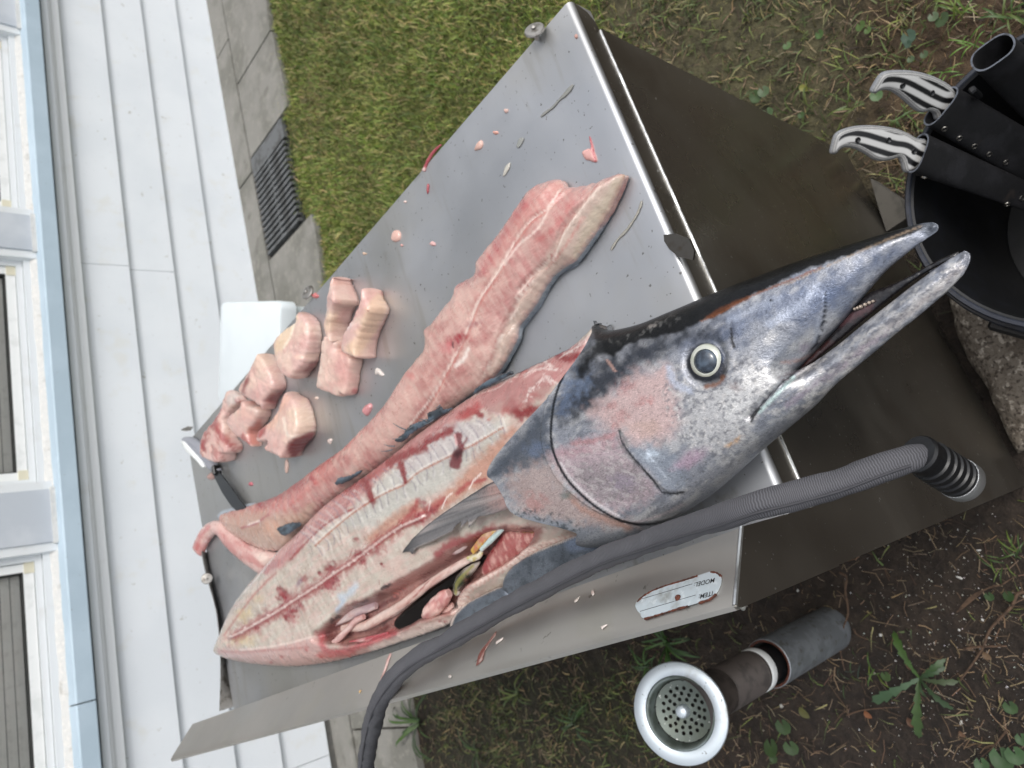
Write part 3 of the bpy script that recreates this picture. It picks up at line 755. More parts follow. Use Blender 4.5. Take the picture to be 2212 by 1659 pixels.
HEAD = segs(dorsal, utip, ulow, lupp, ltip, llow, rear)
body_bot = [(1262, 1176), (1180, 1230), (1100, 1285), (1000, 1340), (965, 1352), (920, 1370), (860, 1390), (800, 1410), (720, 1430), (640, 1440), (560, 1436), (500, 1426), (472, 1415)]
body_top = [(472, 1415), (470, 1398), (478, 1372), (492, 1338), (512, 1298), (546, 1252), (582, 1212), (612, 1180), (645, 1150), (692, 1100), (740, 1062), (800, 1020), (850, 981), (900, 940), (950, 902), (1000, 869), (1042, 842), (1090, 820), (1130, 800), (1190, 772), (1240, 745), (1290, 697)]
FULL = segs(dorsal, utip, ulow, lupp, ltip, llow, body_bot, body_top)
step_h = .0017
INF = poisson(resample(ats(FULL, ZC)[:, :2], .004, True), .0042)
OE = ats(spline([(1222, 800), (1205, 840), (1195, 880), (1190, 930), (1193, 965), (1205, 1000), (1225, 1035), (1255, 1068), (1290, 1097), (1330, 1120), (1365, 1131), (1400, 1133), (1440, 1124), (1480, 1106), (1500, 1090)], 5), ZC + .035)[:, :2]
PE = ats(spline(c5((1800, 1130), (1812, 1190), (1860, 1270), (1930, 1350), (1990, 1420), (2040, 1480), (2080, 1530), (2150, 1540), (2212, 1530)), 5), ZC + .042)[:, :2]
MX = ats(spline([(1785, 628), (1783, 663), (1777, 700), (1763, 742), (1753, 757)], 5), ZC + .02)[:, :2]
CR = ats(spline([(1622, 900), (1650, 868), (1690, 828), (1725, 796), (1745, 776)], 5), ZC + .025)[:, :2]
EYE = ats([(1512, 780)], ZC + .046)[0]
def step_edge(P, L, h, w, flip=1, back=.03):
    d, t, sd_ = seg_dist(P, L); sd_ = sd_ * flip * d
    fade = sstep(0, .12, t) * sstep(1, .88, t)
    return h * sstep(-w, w, sd_) * np.exp(-np.maximum(sd_, 0) / back) * fade
def head_top(P, d):
    z = .66 * INF(P); z = .052 * (1 - np.exp(-z / .052)) * 1.22
    z = z + step_edge(P, OE, .0050, .0012, 1, .035) + step_edge(P, PE, .0022, .0010, 1, .02) + step_edge(P, MX, .0022, .0008, -1, .012)
    dc, tc_, _ = seg_dist(P, CR); z = z - .0035 * np.exp(-(dc / .0022) ** 2)
    de = np.hypot(P[:, 0] - EYE[0], P[:, 1] - EYE[1]); z = z - .0030 * np.exp(-((de - .0185) / .0035) ** 2) - .004 * sstep(.017, .010, de)
    z = z + .0007 * fbm(P[:, 0] / .02, P[:, 1] / .02, 31) * sstep(0, .02, d)
    return ZC + np.maximum(z, .0006)
def head_bot(P, d): return np.maximum(ZC - .62 * INF(P) - .0004, np.where(P[:, 1] > yF - .01, ZT + .0015, -9))
def head_paint(p, V):
    q = Paint(p, '#94979e')
    n1, n2 = q.n(60, 3), q.n(16, 4)
    q.mix(.6 * sstep(-.2, .5, n1), '#bcbcbe'); q.mix(.5 * sstep(.0, .5, q.n(30, 9, 4, -38, 2.5)), '#777d89')
    q.speck(13, .20, '#c4c3c2', .55, 6, .2, -38, 2.6); q.speck(9, .26, '#5f636d', .5, 8, .14, -38, 3)
    # blue grey of snout and forehead
    q.poly(c6((-60, 600), (150, 480), (420, 330), (650, 215), (930, 90), (1300, -30), (1640, -170), (1560, -60), (1350, 60), (1150, 220), (1000, 360), (760, 430), (520, 420), (300, 560), (120, 600)), '#5c6880', .75, 80, 34, 20)
    q.poly(c7((-40, 700), (150, 560), (420, 400), (800, 300), (1080, 220), (1200, 330), (900, 350), (820, 430), (520, 560), (300, 760), (200, 900), (60, 960), (-100, 1000), (-160, 900)), '#33373f', .96, 60, 26, 16)
    q.poly(c5((960, 1400), (1080, 1240), (1230, 1080), (1340, 980), (1380, 1000), (1350, 1130), (1360, 1300), (1200, 1370), (1060, 1420), (950, 1440)), '#4b525c', .85, 30, 14, 14)
    q.blob(*c5((1530, 820))[0], 34, 40, 30, '#6f7f98', .65, .9, .8, 9); q.blob(*c5((1260, 1250))[0], 26, 20, -30, '#73819a', .6, .9, .8, 8)
    q.blob(*c5((1450, 960))[0], 22, 30, 30, '#65758f', .55, .9, .8, 8); q.stroke(c6((560, 440), (760, 320), (860, 200)), 12, '#b0b8c8', .6, .9, .9, 7); q.stroke(c6((300, 420), (480, 330), (620, 280)), 10, '#a5adbd', .55, .9, .9, 7)
    # black back
    q.poly(c6((-560, 420), (-560, 260), (-300, 330), (-60, 250), (120, 170), (420, 60), (900, -110), (1300, -230), (1660, -320), (1580, -190), (1320, -90), (1020, 15), (820, 85), (640, 165), (430, 265), (230, 385), (130, 420), (-40, 500), (-330, 560), (-480, 640)), '#0c0d0f', .98, 7, 5, 16)
    q.poly(c7((-10, 560), (120, 360), (160, 190), (400, 190), (800, 90), (1000, 130), (780, 280), (520, 330), (250, 470), (60, 640)), '#151617', .97, 40, 18, 14)
    q.stroke(c6((120, 420), (240, 370), (420, 270), (600, 195), (760, 130), (900, 70)), 2.6, '#8a5638', .7, .8, .9, 8)
    q.stroke(c6((160, 395), (300, 320), (420, 275)), 4.5, '#6b3f28', .8, .8, .6, 9)
    q.stroke(cJ((300, 680), (700, 500), (1060, 340), (1400, 200)), 2.2, '#a58f78', .55, .8, .9, 8)
    q.mask(c7((100, 330), (300, 250), (700, 150), (900, 130), (700, 250), (400, 350)), 20); q.speck(7, .3, '#6b6a68', .6, 12); q.mask()
    # pink cheek and gill cover
    q.poly(c7((300, 800), (470, 640), (640, 570), (790, 560), (800, 690), (890, 790), (860, 900), (900, 1000), (840, 1100), (700, 1170), (500, 1190), (400, 1100), (330, 1080), (230, 1040), (120, 960), (180, 870)), '#d3b6b1', .86, 46, 16, 12)
    for x, y, r_ in ((420, 720, 22), (560, 830, 20), (380, 960, 22), (330, 1050, 12), (620, 840, 12), (300, 880, 16)): q.blob(*c7((x, y))[0], r_, r_ * .7, -30, '#b57673', .42, .95, .9, 7)
    q.blob(*c7((600, 1060))[0], 40, 26, 0, '#c4a89c', .6, .9, .5, 10)
    q.poly(c5((1375, 1280), (1500, 1215), (1690, 1170), (1790, 1150), (1830, 1240), (1930, 1360), (2010, 1450), (2050, 1530), (1960, 1600), (1800, 1640), (1620, 1600), (1470, 1460), (1390, 1380)), '#bfa7ab', .75, 36, 16, 9)
    q.stroke(c5((1500, 1215), (1640, 1195), (1760, 1160)), 8, '#b87d7b', .55, .9, .8, 7); q.stroke(c5((1390, 1290), (1600, 1250), (1750, 1220)), 12, '#bd959a', .5, .9, .6, 8)
    q.poly(c5((1510, 1420), (1570, 1360), (1700, 1340), (1850, 1330), (1930, 1400), (1990, 1490), (1900, 1570), (1720, 1600), (1580, 1520)), '#6d706f', .5, 34, 22, 7)
    q.blob(*c5((1830, 1470))[0], 34, 22, 10, '#9a8e9f', .5, .98, .8, 8); q.mask(c5((1400, 1300), (1800, 1180), (2060, 1540), (1700, 1640), (1480, 1460)), 14); q.speck(6, .2, '#cfc9c6', .4, 55, .2, 20, 2); q.speck(5, .3, '#6a6a6a', .35, 57, .2, 20, 2); q.mask()
    q.poly(c5((1860, 1250), (2000, 1240), (2160, 1290), (2240, 1420), (2212, 1500), (2090, 1500), (2010, 1400), (1910, 1330)), '#868e99', .8, 24, 12, 9)
    q.blob(*c5((2000, 1280))[0], 22, 16, 20, '#ccd7e2', .7, .9, .8, 8); q.blob(*c7((960, 1310))[0], 46, 20, -30, '#b59cab', .8, .7, .4, 12)
    # pale speckled cheek under the eye, its highlights brightened into the colour
    q.poly(c7((820, 760), (1250, 680), (1500, 640), (1750, 560), (1700, 700), (1480, 960), (1400, 1150), (1150, 1240), (900, 1180), (870, 1000), (920, 880)), '#c4c3c2', .75, 40, 18, 12)
    q.blob(*c7((1480, 660))[0], 52, 42, -20, '#dddcda', .8, .95, .7, 9); q.blob(*c7((1340, 870))[0], 45, 40, 0, '#d9d9d7', .7, .95, .8, 8)
    q.mask(c7((800, 560), (1800, 560), (1500, 1000), (1300, 1300), (850, 1150)), 20); q.speck(6, .22, '#74757b', .7, 17, .12, -30, 2); q.speck(5, .30, '#d9d6d2', .6, 19, .12, 50, 2); q.mask()
    q.stroke(c7((780, 560), (800, 640), (840, 700), (960, 760)), 9, '#c2c8d6', .8, .8, .6, 6)
    # under the gills
    q.poly(c5((1080, 1480), (1150, 1390), (1350, 1350), (1400, 1420), (1520, 1560), (1700, 1670), (1900, 1740), (1700, 1760), (1400, 1720), (1180, 1650)), '#b9a29b', .75, 50, 24, 9)
    q.blob(*c8((1250, -60))[0], 32, 26, -10, '#b9827c', .55, .95, .8, 8); q.stroke(c8((1480, -100), (1560, -20), (1700, 40), (1860, 100)), 9, '#ba8f7d', .65, .95, .8, 8)
    q.blob(*c8((1460, -110))[0], 18, 12, 0, '#76807a', .7, .9, .6, 7)
    q.poly(c8((1060, 40), (1200, 20), (1420, 60), (1560, 90), (1900, 140), (2100, 100), (2300, -10), (2400, 20), (2300, 120), (1900, 230), (1600, 260), (1500, 145), (1240, 110)), '#8f959d', .8, 16, 9, 14)
    q.mask(c8((1040, 0), (1300, -20), (1500, 60), (1540, 140), (1200, 110)), 14); q.speck(6, .2, '#4b5156', .8, 23, .1); q.mask()
    q.stroke(c8((1840, 72), (1940, 60), (2070, 20), (2212, -50)), 3, '#e0cfd0', .5, .8, .4, 9)
    # chin and lower jaw: shading of colour along the jaw
    q.stroke(cJ((100, 1640), (700, 1110), (1250, 690), (1650, 440)), 6, '#c7cbd2', .6, .9, .6, 10)
    q.stroke(cJ((640, 1440), (1000, 1130), (1500, 740), (1700, 560)), 12, '#bcb2ab', .6, .9, .7, 14)
    q.stroke(cJ((300, 1659), (760, 1330), (1100, 1060)), 9, '#a79aa6', .6, .9, .8, 12); q.blob(*cJ((1530, 560))[0], 34, 16, -38, '#8089a0', .6, .95, .7, 8)
    q.mask(cJ((60, 1660), (900, 960), (1640, 440), (1780, 480), (1700, 640), (600, 1620)), 8); q.speck(7, .18, '#6c6d74', .65, 27, .15, -40, 3.5); q.speck(6, .24, '#cfccc8', .6, 29, .15, -35, 3); q.mask()
    q.stroke([(1640, 985), (1580, 1038), (1530, 1078), (1480, 1105)], 12, '#66717f', .5, .9, .4, 12)
    # lines and dark marks
    q.stroke([(1222, 800), (1205, 840), (1195, 880), (1190, 930), (1193, 965), (1205, 1000), (1225, 1035), (1255, 1068), (1290, 1097), (1330, 1120), (1365, 1131), (1400, 1133), (1440, 1124), (1480, 1106)], 3.2, '#1a1d22', .97, .5, .2)
    q.stroke([(1212, 1000), (1232, 1032), (1262, 1064), (1296, 1091), (1336, 1114)], 3.0, '#ded6d6', .8, .7, .3)
    q.stroke(c5((1800, 1130), (1812, 1190), (1860, 1270), (1930, 1350), (1990, 1420), (2040, 1480), (2080, 1530), (2150, 1540), (2212, 1530)), 2.8, '#26282d', .92, .6, .5, 5)
    q.stroke(c5((1800, 1130), (1830, 1180), (1850, 1220)), 5, '#59605f', .6, .9, .6, 5)
    q.stroke([(1784, 630), (1782, 663), (1777, 700), (1763, 742), (1753, 757)], 3.0, '#171b24', .95, .5, .3); q.stroke([(1788, 640), (1796, 628), (1820, 622)], 9, '#4e5a72', .6, .9, .4); q.blob(1800, 640, 16, 10, -30, '#566178', .7, .8)
    q.stroke([(1622, 900), (1650, 868), (1690, 828), (1725, 796), (1745, 776)], 3.0, '#202228', .92, .6, .4); q.stroke([(1640, 890), (1680, 850), (1715, 815)], 4.5, '#b9cfcb', .8, .7, .3); q.stroke(c6((445, 1075), (455, 1040), (500, 990)), 2.6, '#141518', .9, .5)
    q.stroke(c6((700, 800), (620, 790), (760, 740), (800, 690)), 2.4, '#6d6468', .7, .8, .6); q.stroke(c6((640, 690), (740, 680), (830, 640)), 4, '#b4938a', .6, .9, .6)
    q.blob(*c6((790, 590))[0], 16, 12, -40, '#8c8490', .75, .6, .5, 6); q.stroke(c6((880, 400), (870, 480), (850, 560)), 6, '#9ba1ae', .7, .8); q.stroke(c6((710, 412), (850, 412)), 2, '#4c5568', .8, .7)
    q.blob(*c6((570, 287))[0], 3.6, 3.6, 0, '#08090a', 1, .4, .1); q.stroke(c6((312, 470), (318, 540), (330, 590)), 3.4, '#23211e', .92, .6, .5, 5); q.stroke(c6((318, 430), (330, 500)), 6, '#4d5260', .6, .9)
    # socket
    e = c6((130, 690))[0]; q.blob(e[0] + 4, e[1] + 2, 62, 57, 20, '#868a94', .7, .5, .3, 10); q.blob(e[0] + 8, e[1] + 4, 51, 49, 20, '#1f2126', .97, .3, .12, 9); q.blob(1553, 800, 10, 16, 30, '#3c3f48', .8, .8)
    q.stroke(c6((150, 845), (220, 830), (262, 785)), 6, '#7d5138', .8, .8, .8, 6); q.blob(*c6((250, 660))[0], 8, 16, 0, '#3f4a5e', .7, .8)
    q.stroke(c6((60, 870), (160, 880), (260, 830)), 3, '#6d6f76', .7, .8)
    q.stroke(c7((1320, 560), (1400, 510), (1480, 450)), 2.2, '#6a6a70', .7, .8, .5); q.blob(*c7((1330, 720))[0], 18, 11, 10, '#8d7d7b', .6, .9, .6, 6)
    q.blob(*c7((640, 215))[0], 12, 4.5, -15, '#8f8a85', .85, .6, .5, 5); q.stroke(c7((270, 500), (310, 560), (330, 590)), 4, '#b08f85', .9, .7, .8, 4)
    for x, y in ((1350, 1150), (1280, 1200), (1330, 1180)): q.blob(*c7((x, y))[0], 14, 5, -25, '#d6b08a', .7, .9, .8, 6)
    q.poly(cJ((1380, 190), (1470, 160), (1530, 180), (1520, 240), (1440, 290)), '#3b4048', .8, 8, 3); q.poly(cJ((1680, 420), (1750, 390), (1790, 450), (1770, 560), (1720, 470)), '#6c6d74', .8, 8, 4)
    q.stroke(cJ((1470, 290), (1100, 570), (900, 790), (720, 1000), (540, 1190)), 2.6, '#4a4c56', .85, .7, .6, 6); q.stroke(cJ((700, 1115), (960, 890), (1250, 670), (1640, 425)), 2.4, '#2f343d', .9, .7, .4)
    # the cut rim of the skin
    low = sstep(ZC + .004, ZC - .004, V[:, 2]); q.mix(low * .6, '#7c838c')
    return q.c
zz_ = np.full(len(HEAD), ZC)      # the cut rim lies on the swelling of the flank, the rest on the mid plane
nr_ = len(spline(rear, 4)); isr = np.zeros(len(HEAD)); isr[-nr_:] = 1; isr = np.convolve(np.r_[isr[-6:], isr, isr[:6]], np.ones(7) / 7, 'same')[6:-6]
for _ in range(6):
    q_ = ats(HEAD, zz_)[:, :2]; zz_ = ZC + isr * (head_top(q_, np.full(len(q_), .01)) - ZC)
Qh = resample(ats(HEAD, zz_)[:, :2], step_h * 1.3, True)
head = slab('head', Qh, head_top, head_bot, M_SKIN, fish, head_paint, step_h, 0, None, 0, False, (.0003, .0008, .0015))
# spike of the first dorsal spine
def solid(name, px, z, thick, mat, parent, colr, step=.0025, rag=0, rings=1, dome=None, paint=None, seed=0, ns=.004, smooth=True):
    """thing with an outline drawn at height z (number, or list with one height per outline point)"""
    Q = outline(px, z, step * 1.1, rag, ns, smooth, seed + 3)
    if np.ndim(z):
        A = ats(px, np.array(z, float)); X = np.c_[A[:, :2], np.ones(len(A))]; co = np.linalg.lstsq(X, A[:, 2], rcond=None)[0]
        zf = lambda P: P @ co[:2] + co[2]
    else: zf = lambda P: np.full(len(P), z)
    dm = dome if dome is not None else (lambda P, d: thick * (1 - np.exp(-d / (thick * .6 + 1e-6))))
    def pf(p, V):
        q = Paint(p, colr)
        if paint: paint(q, V)
        return q.c
    return slab(name, Q, lambda P, d: zf(P) + dm(P, d), lambda P, d: zf(P) - thick * .5, mat, parent, pf, step, rings, None, seed)
# mouth lining and teeth
ZM = ZC - .004
solid('mouth_lining', cJ((330, 1420), (560, 1190), (760, 960), (930, 770), (1120, 690), (1300, 605), (1500, 495), (1690, 415), (1650, 470), (1450, 570), (1250, 700), (1000, 900), (700, 1150), (470, 1340)), ZM, .002, M_ORGAN, head, '#1d1a1b', .003,
      paint=lambda q, V: (q.stroke(cJ((720, 1000), (860, 920), (980, 850)), 9, '#54393c', .8, .8), q.stroke(cJ((420, 1330), (560, 1220), (640, 1150)), 7, '#3d2220', .8, .8), q.stroke(cJ((1000, 860), (1300, 640), (1600, 460)), 5, '#15181d', .9, .7)))
m = MB(); k = 0
for (x, y), rr in zip(cJ((845, 880), (868, 872), (893, 862), (928, 845), (962, 830), (992, 818)), (.0013, .0015, .0017, .0016, .0015, .0012)):
    c = at(x, y, ZM + .004); m.lathe([(.0001, rr * 1.3), (rr * .6, rr), (rr, 0), (rr * .8, -rr * 1.2)], c, 10)
tl = m.build('tooth_row', M_TOOTH, head, True)
# eye: domed ring and pupil, tilted with the cheek
eps = .006; gz = lambda x, y: float(head_top(np.array([[x, y]]), np.array([.03]))[0])
en = Vector((0, 0, 1)); en = Vector((-.10, -.10, 1)).normalized()
ec = Vector((EYE[0], EYE[1], gz(EYE[0], EYE[1]) - .0005))
me_ = MB(); me_.lathe([(.0163, -.006), (.0165, -.001), (.0158, .0016), (.0148, .0030), (.0130, .0042), (.0112, .0048), (.0108, .0040), (.0105, .0035), (.0001, .0035)], ec, 48, en)
mm = me_.mesh('eye', True, 60); V = np.array([v.co for v in mm.vertices]); pe = proj(V); q = Paint(pe, '#b7bab0')
rad = np.linalg.norm(V - np.array(ec), axis=1)
q.mix(.6 * sstep(-.2, .4, q.n(14, 3)), '#a9ad9b'); q.mix(sstep(.0138, .0122, rad) * .7 * sstep(-.5, .3, q.n(18, 5)), '#dcddd4'); q.mix(sstep(.0122, .0112, rad) * .8, '#5a6166'); q.mix(sstep(.0152, .0164, rad), '#3b3d3c'); q.mix(.5 * sstep(770, 800, pe[:, 1]) * sstep(.012, .016, rad), '#8e7f68')
a_ = mm.attributes.new('col', 'FLOAT_COLOR', 'POINT'); a_.data.foreach_set('color', np.c_[q.c, np.ones(len(V))].astype(np.float32).ravel())
eye = link('eye', mm, M_EYEW, fish)
m = MB(); m.lathe([(.0112, .0030), (.0106, .0046), (.008, .0060), (.004, .0068), (.0001, .0070)], ec, 40, en); m.build('pupil', M_PUPIL, eye, True, 80)

# ------------------------------------------------------------------ carcass
CARC = np.vstack([spline(body_top, 5), spline([(1290, 697), (1310, 760), (1290, 850), (1250, 950), (1240, 1060), (1270, 1120), (1290, 1165)], 4), spline([(1290, 1165), (1250, 1166), (1190, 1196), (1120, 1240), (1092, 1268), (1030, 1300), (985, 1338)], 4), spline([(985, 1338), (965, 1352), (920, 1370), (860, 1390), (800, 1410), (720, 1430), (640, 1440), (560, 1436), (500, 1426), (472, 1415)], 5)])
ZB = ZT + .026
step_c = .0023
Qc = resample(ats(CARC, ZB)[:, :2], step_c * 1.2, True)
Qc = Qc + (.0011 * np.c_[fbm(Qc[:, 0] / .006, Qc[:, 1] / .006, 5), fbm(Qc[:, 0] / .006, Qc[:, 1] / .006, 6)])
CAV = cB((900, 1230), (880, 1160), (940, 1100), (1010, 1040), (1100, 960), (1250, 900), (1380, 830), (1500, 760), (1650, 680), (1800, 590), (1950, 500), (2200, 380)) + c8((1180, 90), (1300, 110), (1230, 230), (1090, 340), (930, 440), (820, 500), (760, 580), (720, 660), (520, 720), (420, 770), (200, 850), (30, 870))
CAVw = ats(spline(CAV, 4, True), ZB + .012)[:, :2]
SPINE = spline(c5((1040, 1100), (870, 1200), (740, 1265), (620, 1325), (510, 1380), (400, 1470), (300, 1515), (200, 1570)) + [(760, 1106), (715, 1143), (680, 1175)], 6)
SPw = ats(SPINE, ZB + .03)[:, :2]
LAT = cB((1660, 300), (1450, 400), (1250, 545), (1120, 640), (1000, 720), (850, 825), (700, 920), (540, 1025), (390, 1110), (240, 1190))
LATw = ats(spline(LAT, 5), ZB + .02)[:, :2]
def carc_top(P, d):
    cav = seg_dist(P, np.vstack([CAVw, CAVw[:1]]))[0]; cav = np.where(inside(P, CAVw), cav, -cav)
    z = .020 * (1 - np.exp(-d / .012)) + .010 * sstep(.0, .05, d)
    ds = seg_dist(P, SPw)[0]; z = z + .006 * np.exp(-(ds / .016) ** 2)
    dl = seg_dist(P, LATw)[0]; z = z + .0028 * np.exp(-(dl / .004) ** 2) - .003 * np.exp(-((dl - .010) / .006) ** 2)
    z = z + .0016 * fbm(P[:, 0] / .018, P[:, 1] / .018, 11, 4) * sstep(0, .01, d)
    z = z - .028 * sstep(0, .014, cav)
    return ZB + np.maximum(z, -.020)
def perp_lines(q, L, every, half0, half1, w, col, a, jit=2.0):
    R = resample(np.asarray(L), every); T = np.gradient(R, axis=0); T /= np.linalg.norm(T, axis=1)[:, None]
    rr = np.random.default_rng(4)
    for p, t in zip(R, T):
        nn = np.array([-t[1], t[0]]); bend = t * rr.uniform(4, 9)
        q.stroke([tuple(p - nn * half0 + bend), tuple(p - nn * half0 * .45 + rr.normal(0, jit, 2)), tuple(p), tuple(p + nn * half1 * .5 + rr.normal(0, jit, 2)), tuple(p + nn * half1 + bend)], w, col, a, .8, .4, 6)
def cP(*p): return [(345.6 + .50781 * x, 950.5 + .50781 * y) for x, y in p]
def cQ(*p): return [(367.2 + .41992 * x, 540.05 + .41992 * y) for x, y in p]
def carc_paint(p, V):
    q = Paint(p, '#b8afa2')
    q.speck(40, .0, '#af978c', .6, 3, .5); q.speck(22, .15, '#c6c0b4', .6, 4, .4)
    # fine curved lines of the muscle blocks
    q.mask(cB((160, 1180), (400, 900), (900, 480), (1500, 130), (2028, 60), (1900, 250), (1300, 700), (1000, 1000), (800, 1250), (400, 1330), (150, 1300)), 20)
    q.speck(4.5, .1, '#d9d3c8', .42, 31, .5, 62, 6, 2); q.speck(5.0, .25, '#9d8c80', .35, 33, .4, 62, 6, 2)
    q.mask()
    # red and pink muscle along the back
    q.poly(cQ((440, 1655), (520, 1570), (640, 1430), (800, 1270), (1000, 1110), (1180, 980), (1400, 850), (1600, 720), (1900, 580), (2160, 440), (2190, 470), (2060, 640), (1880, 720), (1520, 850), (1330, 985), (1180, 1090), (1020, 1240), (900, 1340), (760, 1440), (620, 1590), (520, 1660)), '#a9706e', .92, 14, 8, 10)
    q.speck(6, .1, '#cfa9a2', .35, 36, .4, -36, 4, 2)
    q.poly(cQ((1500, 860), (1360, 940), (1200, 1040), (1080, 1110), (900, 1210), (860, 1260), (960, 1230), (1120, 1130), (1290, 1010), (1440, 940)), '#9a4544', .8, 18, 10, 9)
    q.stroke(cQ((620, 1590), (760, 1445), (880, 1362), (1050, 1285), (1180, 1190)), 3.0, '#8d3434', .9, .8, .8, 6); q.stroke(cQ((560, 1570), (700, 1420), (820, 1300)), 10, '#c9a19b', .6, .9, .5)
    q.stroke(cQ((470, 1640), (560, 1540), (700, 1380), (900, 1220)), 2.4, '#d9cfca', .7, .8, .6)
    q.stroke(cB((180, 1180), (300, 1010), (430, 850), (560, 720)), 2.6, '#a0524d', .6, .8, .8, 7); q.stroke(cB((150, 1150), (240, 960), (420, 760), (640, 480), (700, 420)), 2.2, '#dcd5d0', .8, .8, .4)
    # tail end
    q.blob(*cB((320, 1040))[0], 24, 16, -45, '#c4b083', .7, .95, .6, 9); q.blob(*cB((330, 1220))[0], 32, 18, 0, '#c4b28a', .7, .95, .6, 9); q.blob(*cB((430, 910))[0], 16, 14, 0, '#c0b08c', .5, .95)
    # spine: pale blocks between fine dark lines
    q.poly(cQ((1720, 910), (1640, 880), (1480, 890), (1330, 990), (1200, 1090), (1060, 1200), (1040, 1290), (900, 1380), (960, 1440), (1080, 1400), (1250, 1300), (1440, 1200), (1500, 1140), (1600, 1010), (1700, 980)), '#b9b7af', .88, 26, 12, 10)
    q.poly(cQ((1660, 880), (1480, 890), (1330, 990), (1200, 1090), (1160, 1160), (1290, 1130), (1480, 1060), (1640, 940)), '#b3a6a8', .5, 24, 12, 9)
    perp_lines(q, SPINE, 19, 30, 46, 1.5, '#7d7280', .55, 3.5); perp_lines(q, SPINE + np.array([7, 3]), 23, 26, 42, 2.6, '#d8d5cf', .40, 4)
    q.stroke([tuple(x) for x in SPINE[::5]], 2.6, '#e2dbd2', .6, .9, .9, 5); q.stroke([tuple(x + np.array([1, 4])) for x in SPINE[::5]], 2.2, '#a5552f', .7, .8, .9, 4)
    # peach muscle below the spine near the head
    q.poly(cQ((1780, 920), (1700, 960), (1600, 1060), (1500, 1170), (1400, 1270), (1300, 1330), (1350, 1350), (1480, 1290), (1640, 1180), (1700, 1060)), '#b68875', .88, 22, 10, 10)
    q.poly(cQ((1280, 1290), (1200, 1320), (1080, 1420), (1000, 1490), (1100, 1500), (1240, 1400), (1290, 1340)), '#b68c79', .85, 16, 7)
    for L, w in ((((1410, 1290), (1330, 1340), (1260, 1370)), 11), (((1270, 1290), (1250, 1340), (1190, 1400)), 7), (((1620, 1180), (1540, 1200), (1480, 1250)), 6)): q.stroke(cQ(*L), w, '#9c3f3f', .8, .9, .9, 8)
    for L in (((1600, 1150), (1560, 1190), (1540, 1230)), ((1450, 1250), (1420, 1280), (1400, 1330)), ((1340, 1290), (1330, 1340))): q.stroke(cQ(*L), 1.8, '#e9dcd4', .85, .7, .5, 5)
    # red meat above the spine and at the head end
    for L, w in ((((1440, 930), (1380, 960), (1320, 990)), 9), (((1310, 1015), (1220, 1050), (1120, 1095)), 11), (((1185, 1095), (1200, 1150), (1212, 1195)), 7), (((1005, 1190), (1025, 1240), (1040, 1290)), 9), (((1600, 850), (1560, 830), (1510, 850)), 9), (((1760, 790), (1800, 840), (1860, 820)), 14), (((1980, 530), (2040, 560), (2100, 540)), 8)):
        q.stroke(cQ(*L), w * 1.15, '#7d2225', .95, .75, .8, 8)
    q.stroke(cQ((1580, 800), (1540, 840), (1500, 860)), 12, '#a04442', .8, .9, .6, 6)
    for x, y, r_ in ((1730, 830, 16), (1830, 780, 18), (1880, 750, 12), (2010, 520, 9), (1820, 620, 9), (1640, 870, 7)): q.blob(*cQ((x, y))[0], r_, r_ * .75, -25, '#a0413f', .75, .95, .9, 7)
    q.poly(cQ((1600, 760), (1720, 690), (1860, 660), (1960, 700), (1900, 780), (1760, 820), (1640, 850)), '#a0706c', .75, 20, 10)
    for L in (((1820, 640), (1900, 610), (1990, 620)), ((1790, 600), (1880, 570), (1960, 540)), ((1880, 690), (1940, 660), (1990, 690)), ((2010, 545), (2080, 510), (2140, 460)), ((1560, 740), (1660, 690), (1760, 660)), ((1830, 780), (1850, 730), (1880, 700)), ((1920, 650), (1960, 680)), ((1740, 640), (1790, 640)), ((1900, 560), (1960, 600))):
        q.stroke(cQ(*L), 1.5, '#e2d6d0', .5, .9, 1.0, 4)
        for k in range(3): q.stroke(cQ(*[(x + RNG.normal(0, 16), y + RNG.normal(0, 12)) for x, y in L]), 1.3, '#dccbc4', .55, .9, .9, 4)
    q.poly(cQ((1460, 950), (1500, 940), (1505, 990), (1530, 960), (1510, 1050), (1490, 1120), (1440, 1110), (1450, 1050), (1480, 1010)), '#6d242b', .92, 8, 5); q.blob(*cQ((1480, 1050))[0], 12, 15, 20, '#38141a', .9, .8, .5, 7); q.stroke(cQ((1465, 950), (1475, 1000)), 2.5, '#d0a09e', .8, .7)
    # blood around the rib line
    q.stroke(LAT, 15, '#8f3a3a', .85, .95, .9, 8)
    for x, y, r_, a in ((620, 890, 16, .8), (650, 1030, 17, .95), (690, 1000, 12, .7), (580, 840, 9, .6), (760, 770, 13, .5), (950, 800, 19, .95), (1000, 770, 13, .8), (960, 680, 15, .6), (1170, 580, 11, .7), (1200, 640, 9, .6), (1110, 660, 8, .5), (880, 720, 5, .7), (1300, 560, 9, .5), (1620, 320, 14, .7), (1720, 260, 14, .6), (480, 1060, 9, .6), (410, 1120, 11, .7), (740, 960, 9, .6), (850, 1160, 5, .9), (1340, 655, 4, .7), (1640, 200, 11, .4), (1150, 470, 7, .5), (600, 960, 8, .6)):
        q.blob(*cB((x, y))[0], r_, r_ * .8, -30, '#74181f', min(1, a * 1.4), .8, .8, 6, 40); q.blob(*cB((x + 10, y + 14))[0], r_ * 1.4, r_ * .7, 50, '#9c4c4f', a * .7, .95, .9, 5, 41)
    q.blob(*cB((735, 790))[0], 14, 6, -60, '#8f7880', .8, .8)
    q.stroke(LAT, 2.8, '#ead0c8', .92, .7, .8, 4); q.stroke([(x + 1, y + 4) for x, y in LAT], 2.4, '#8d2c2c', .8, .8, .9, 4)
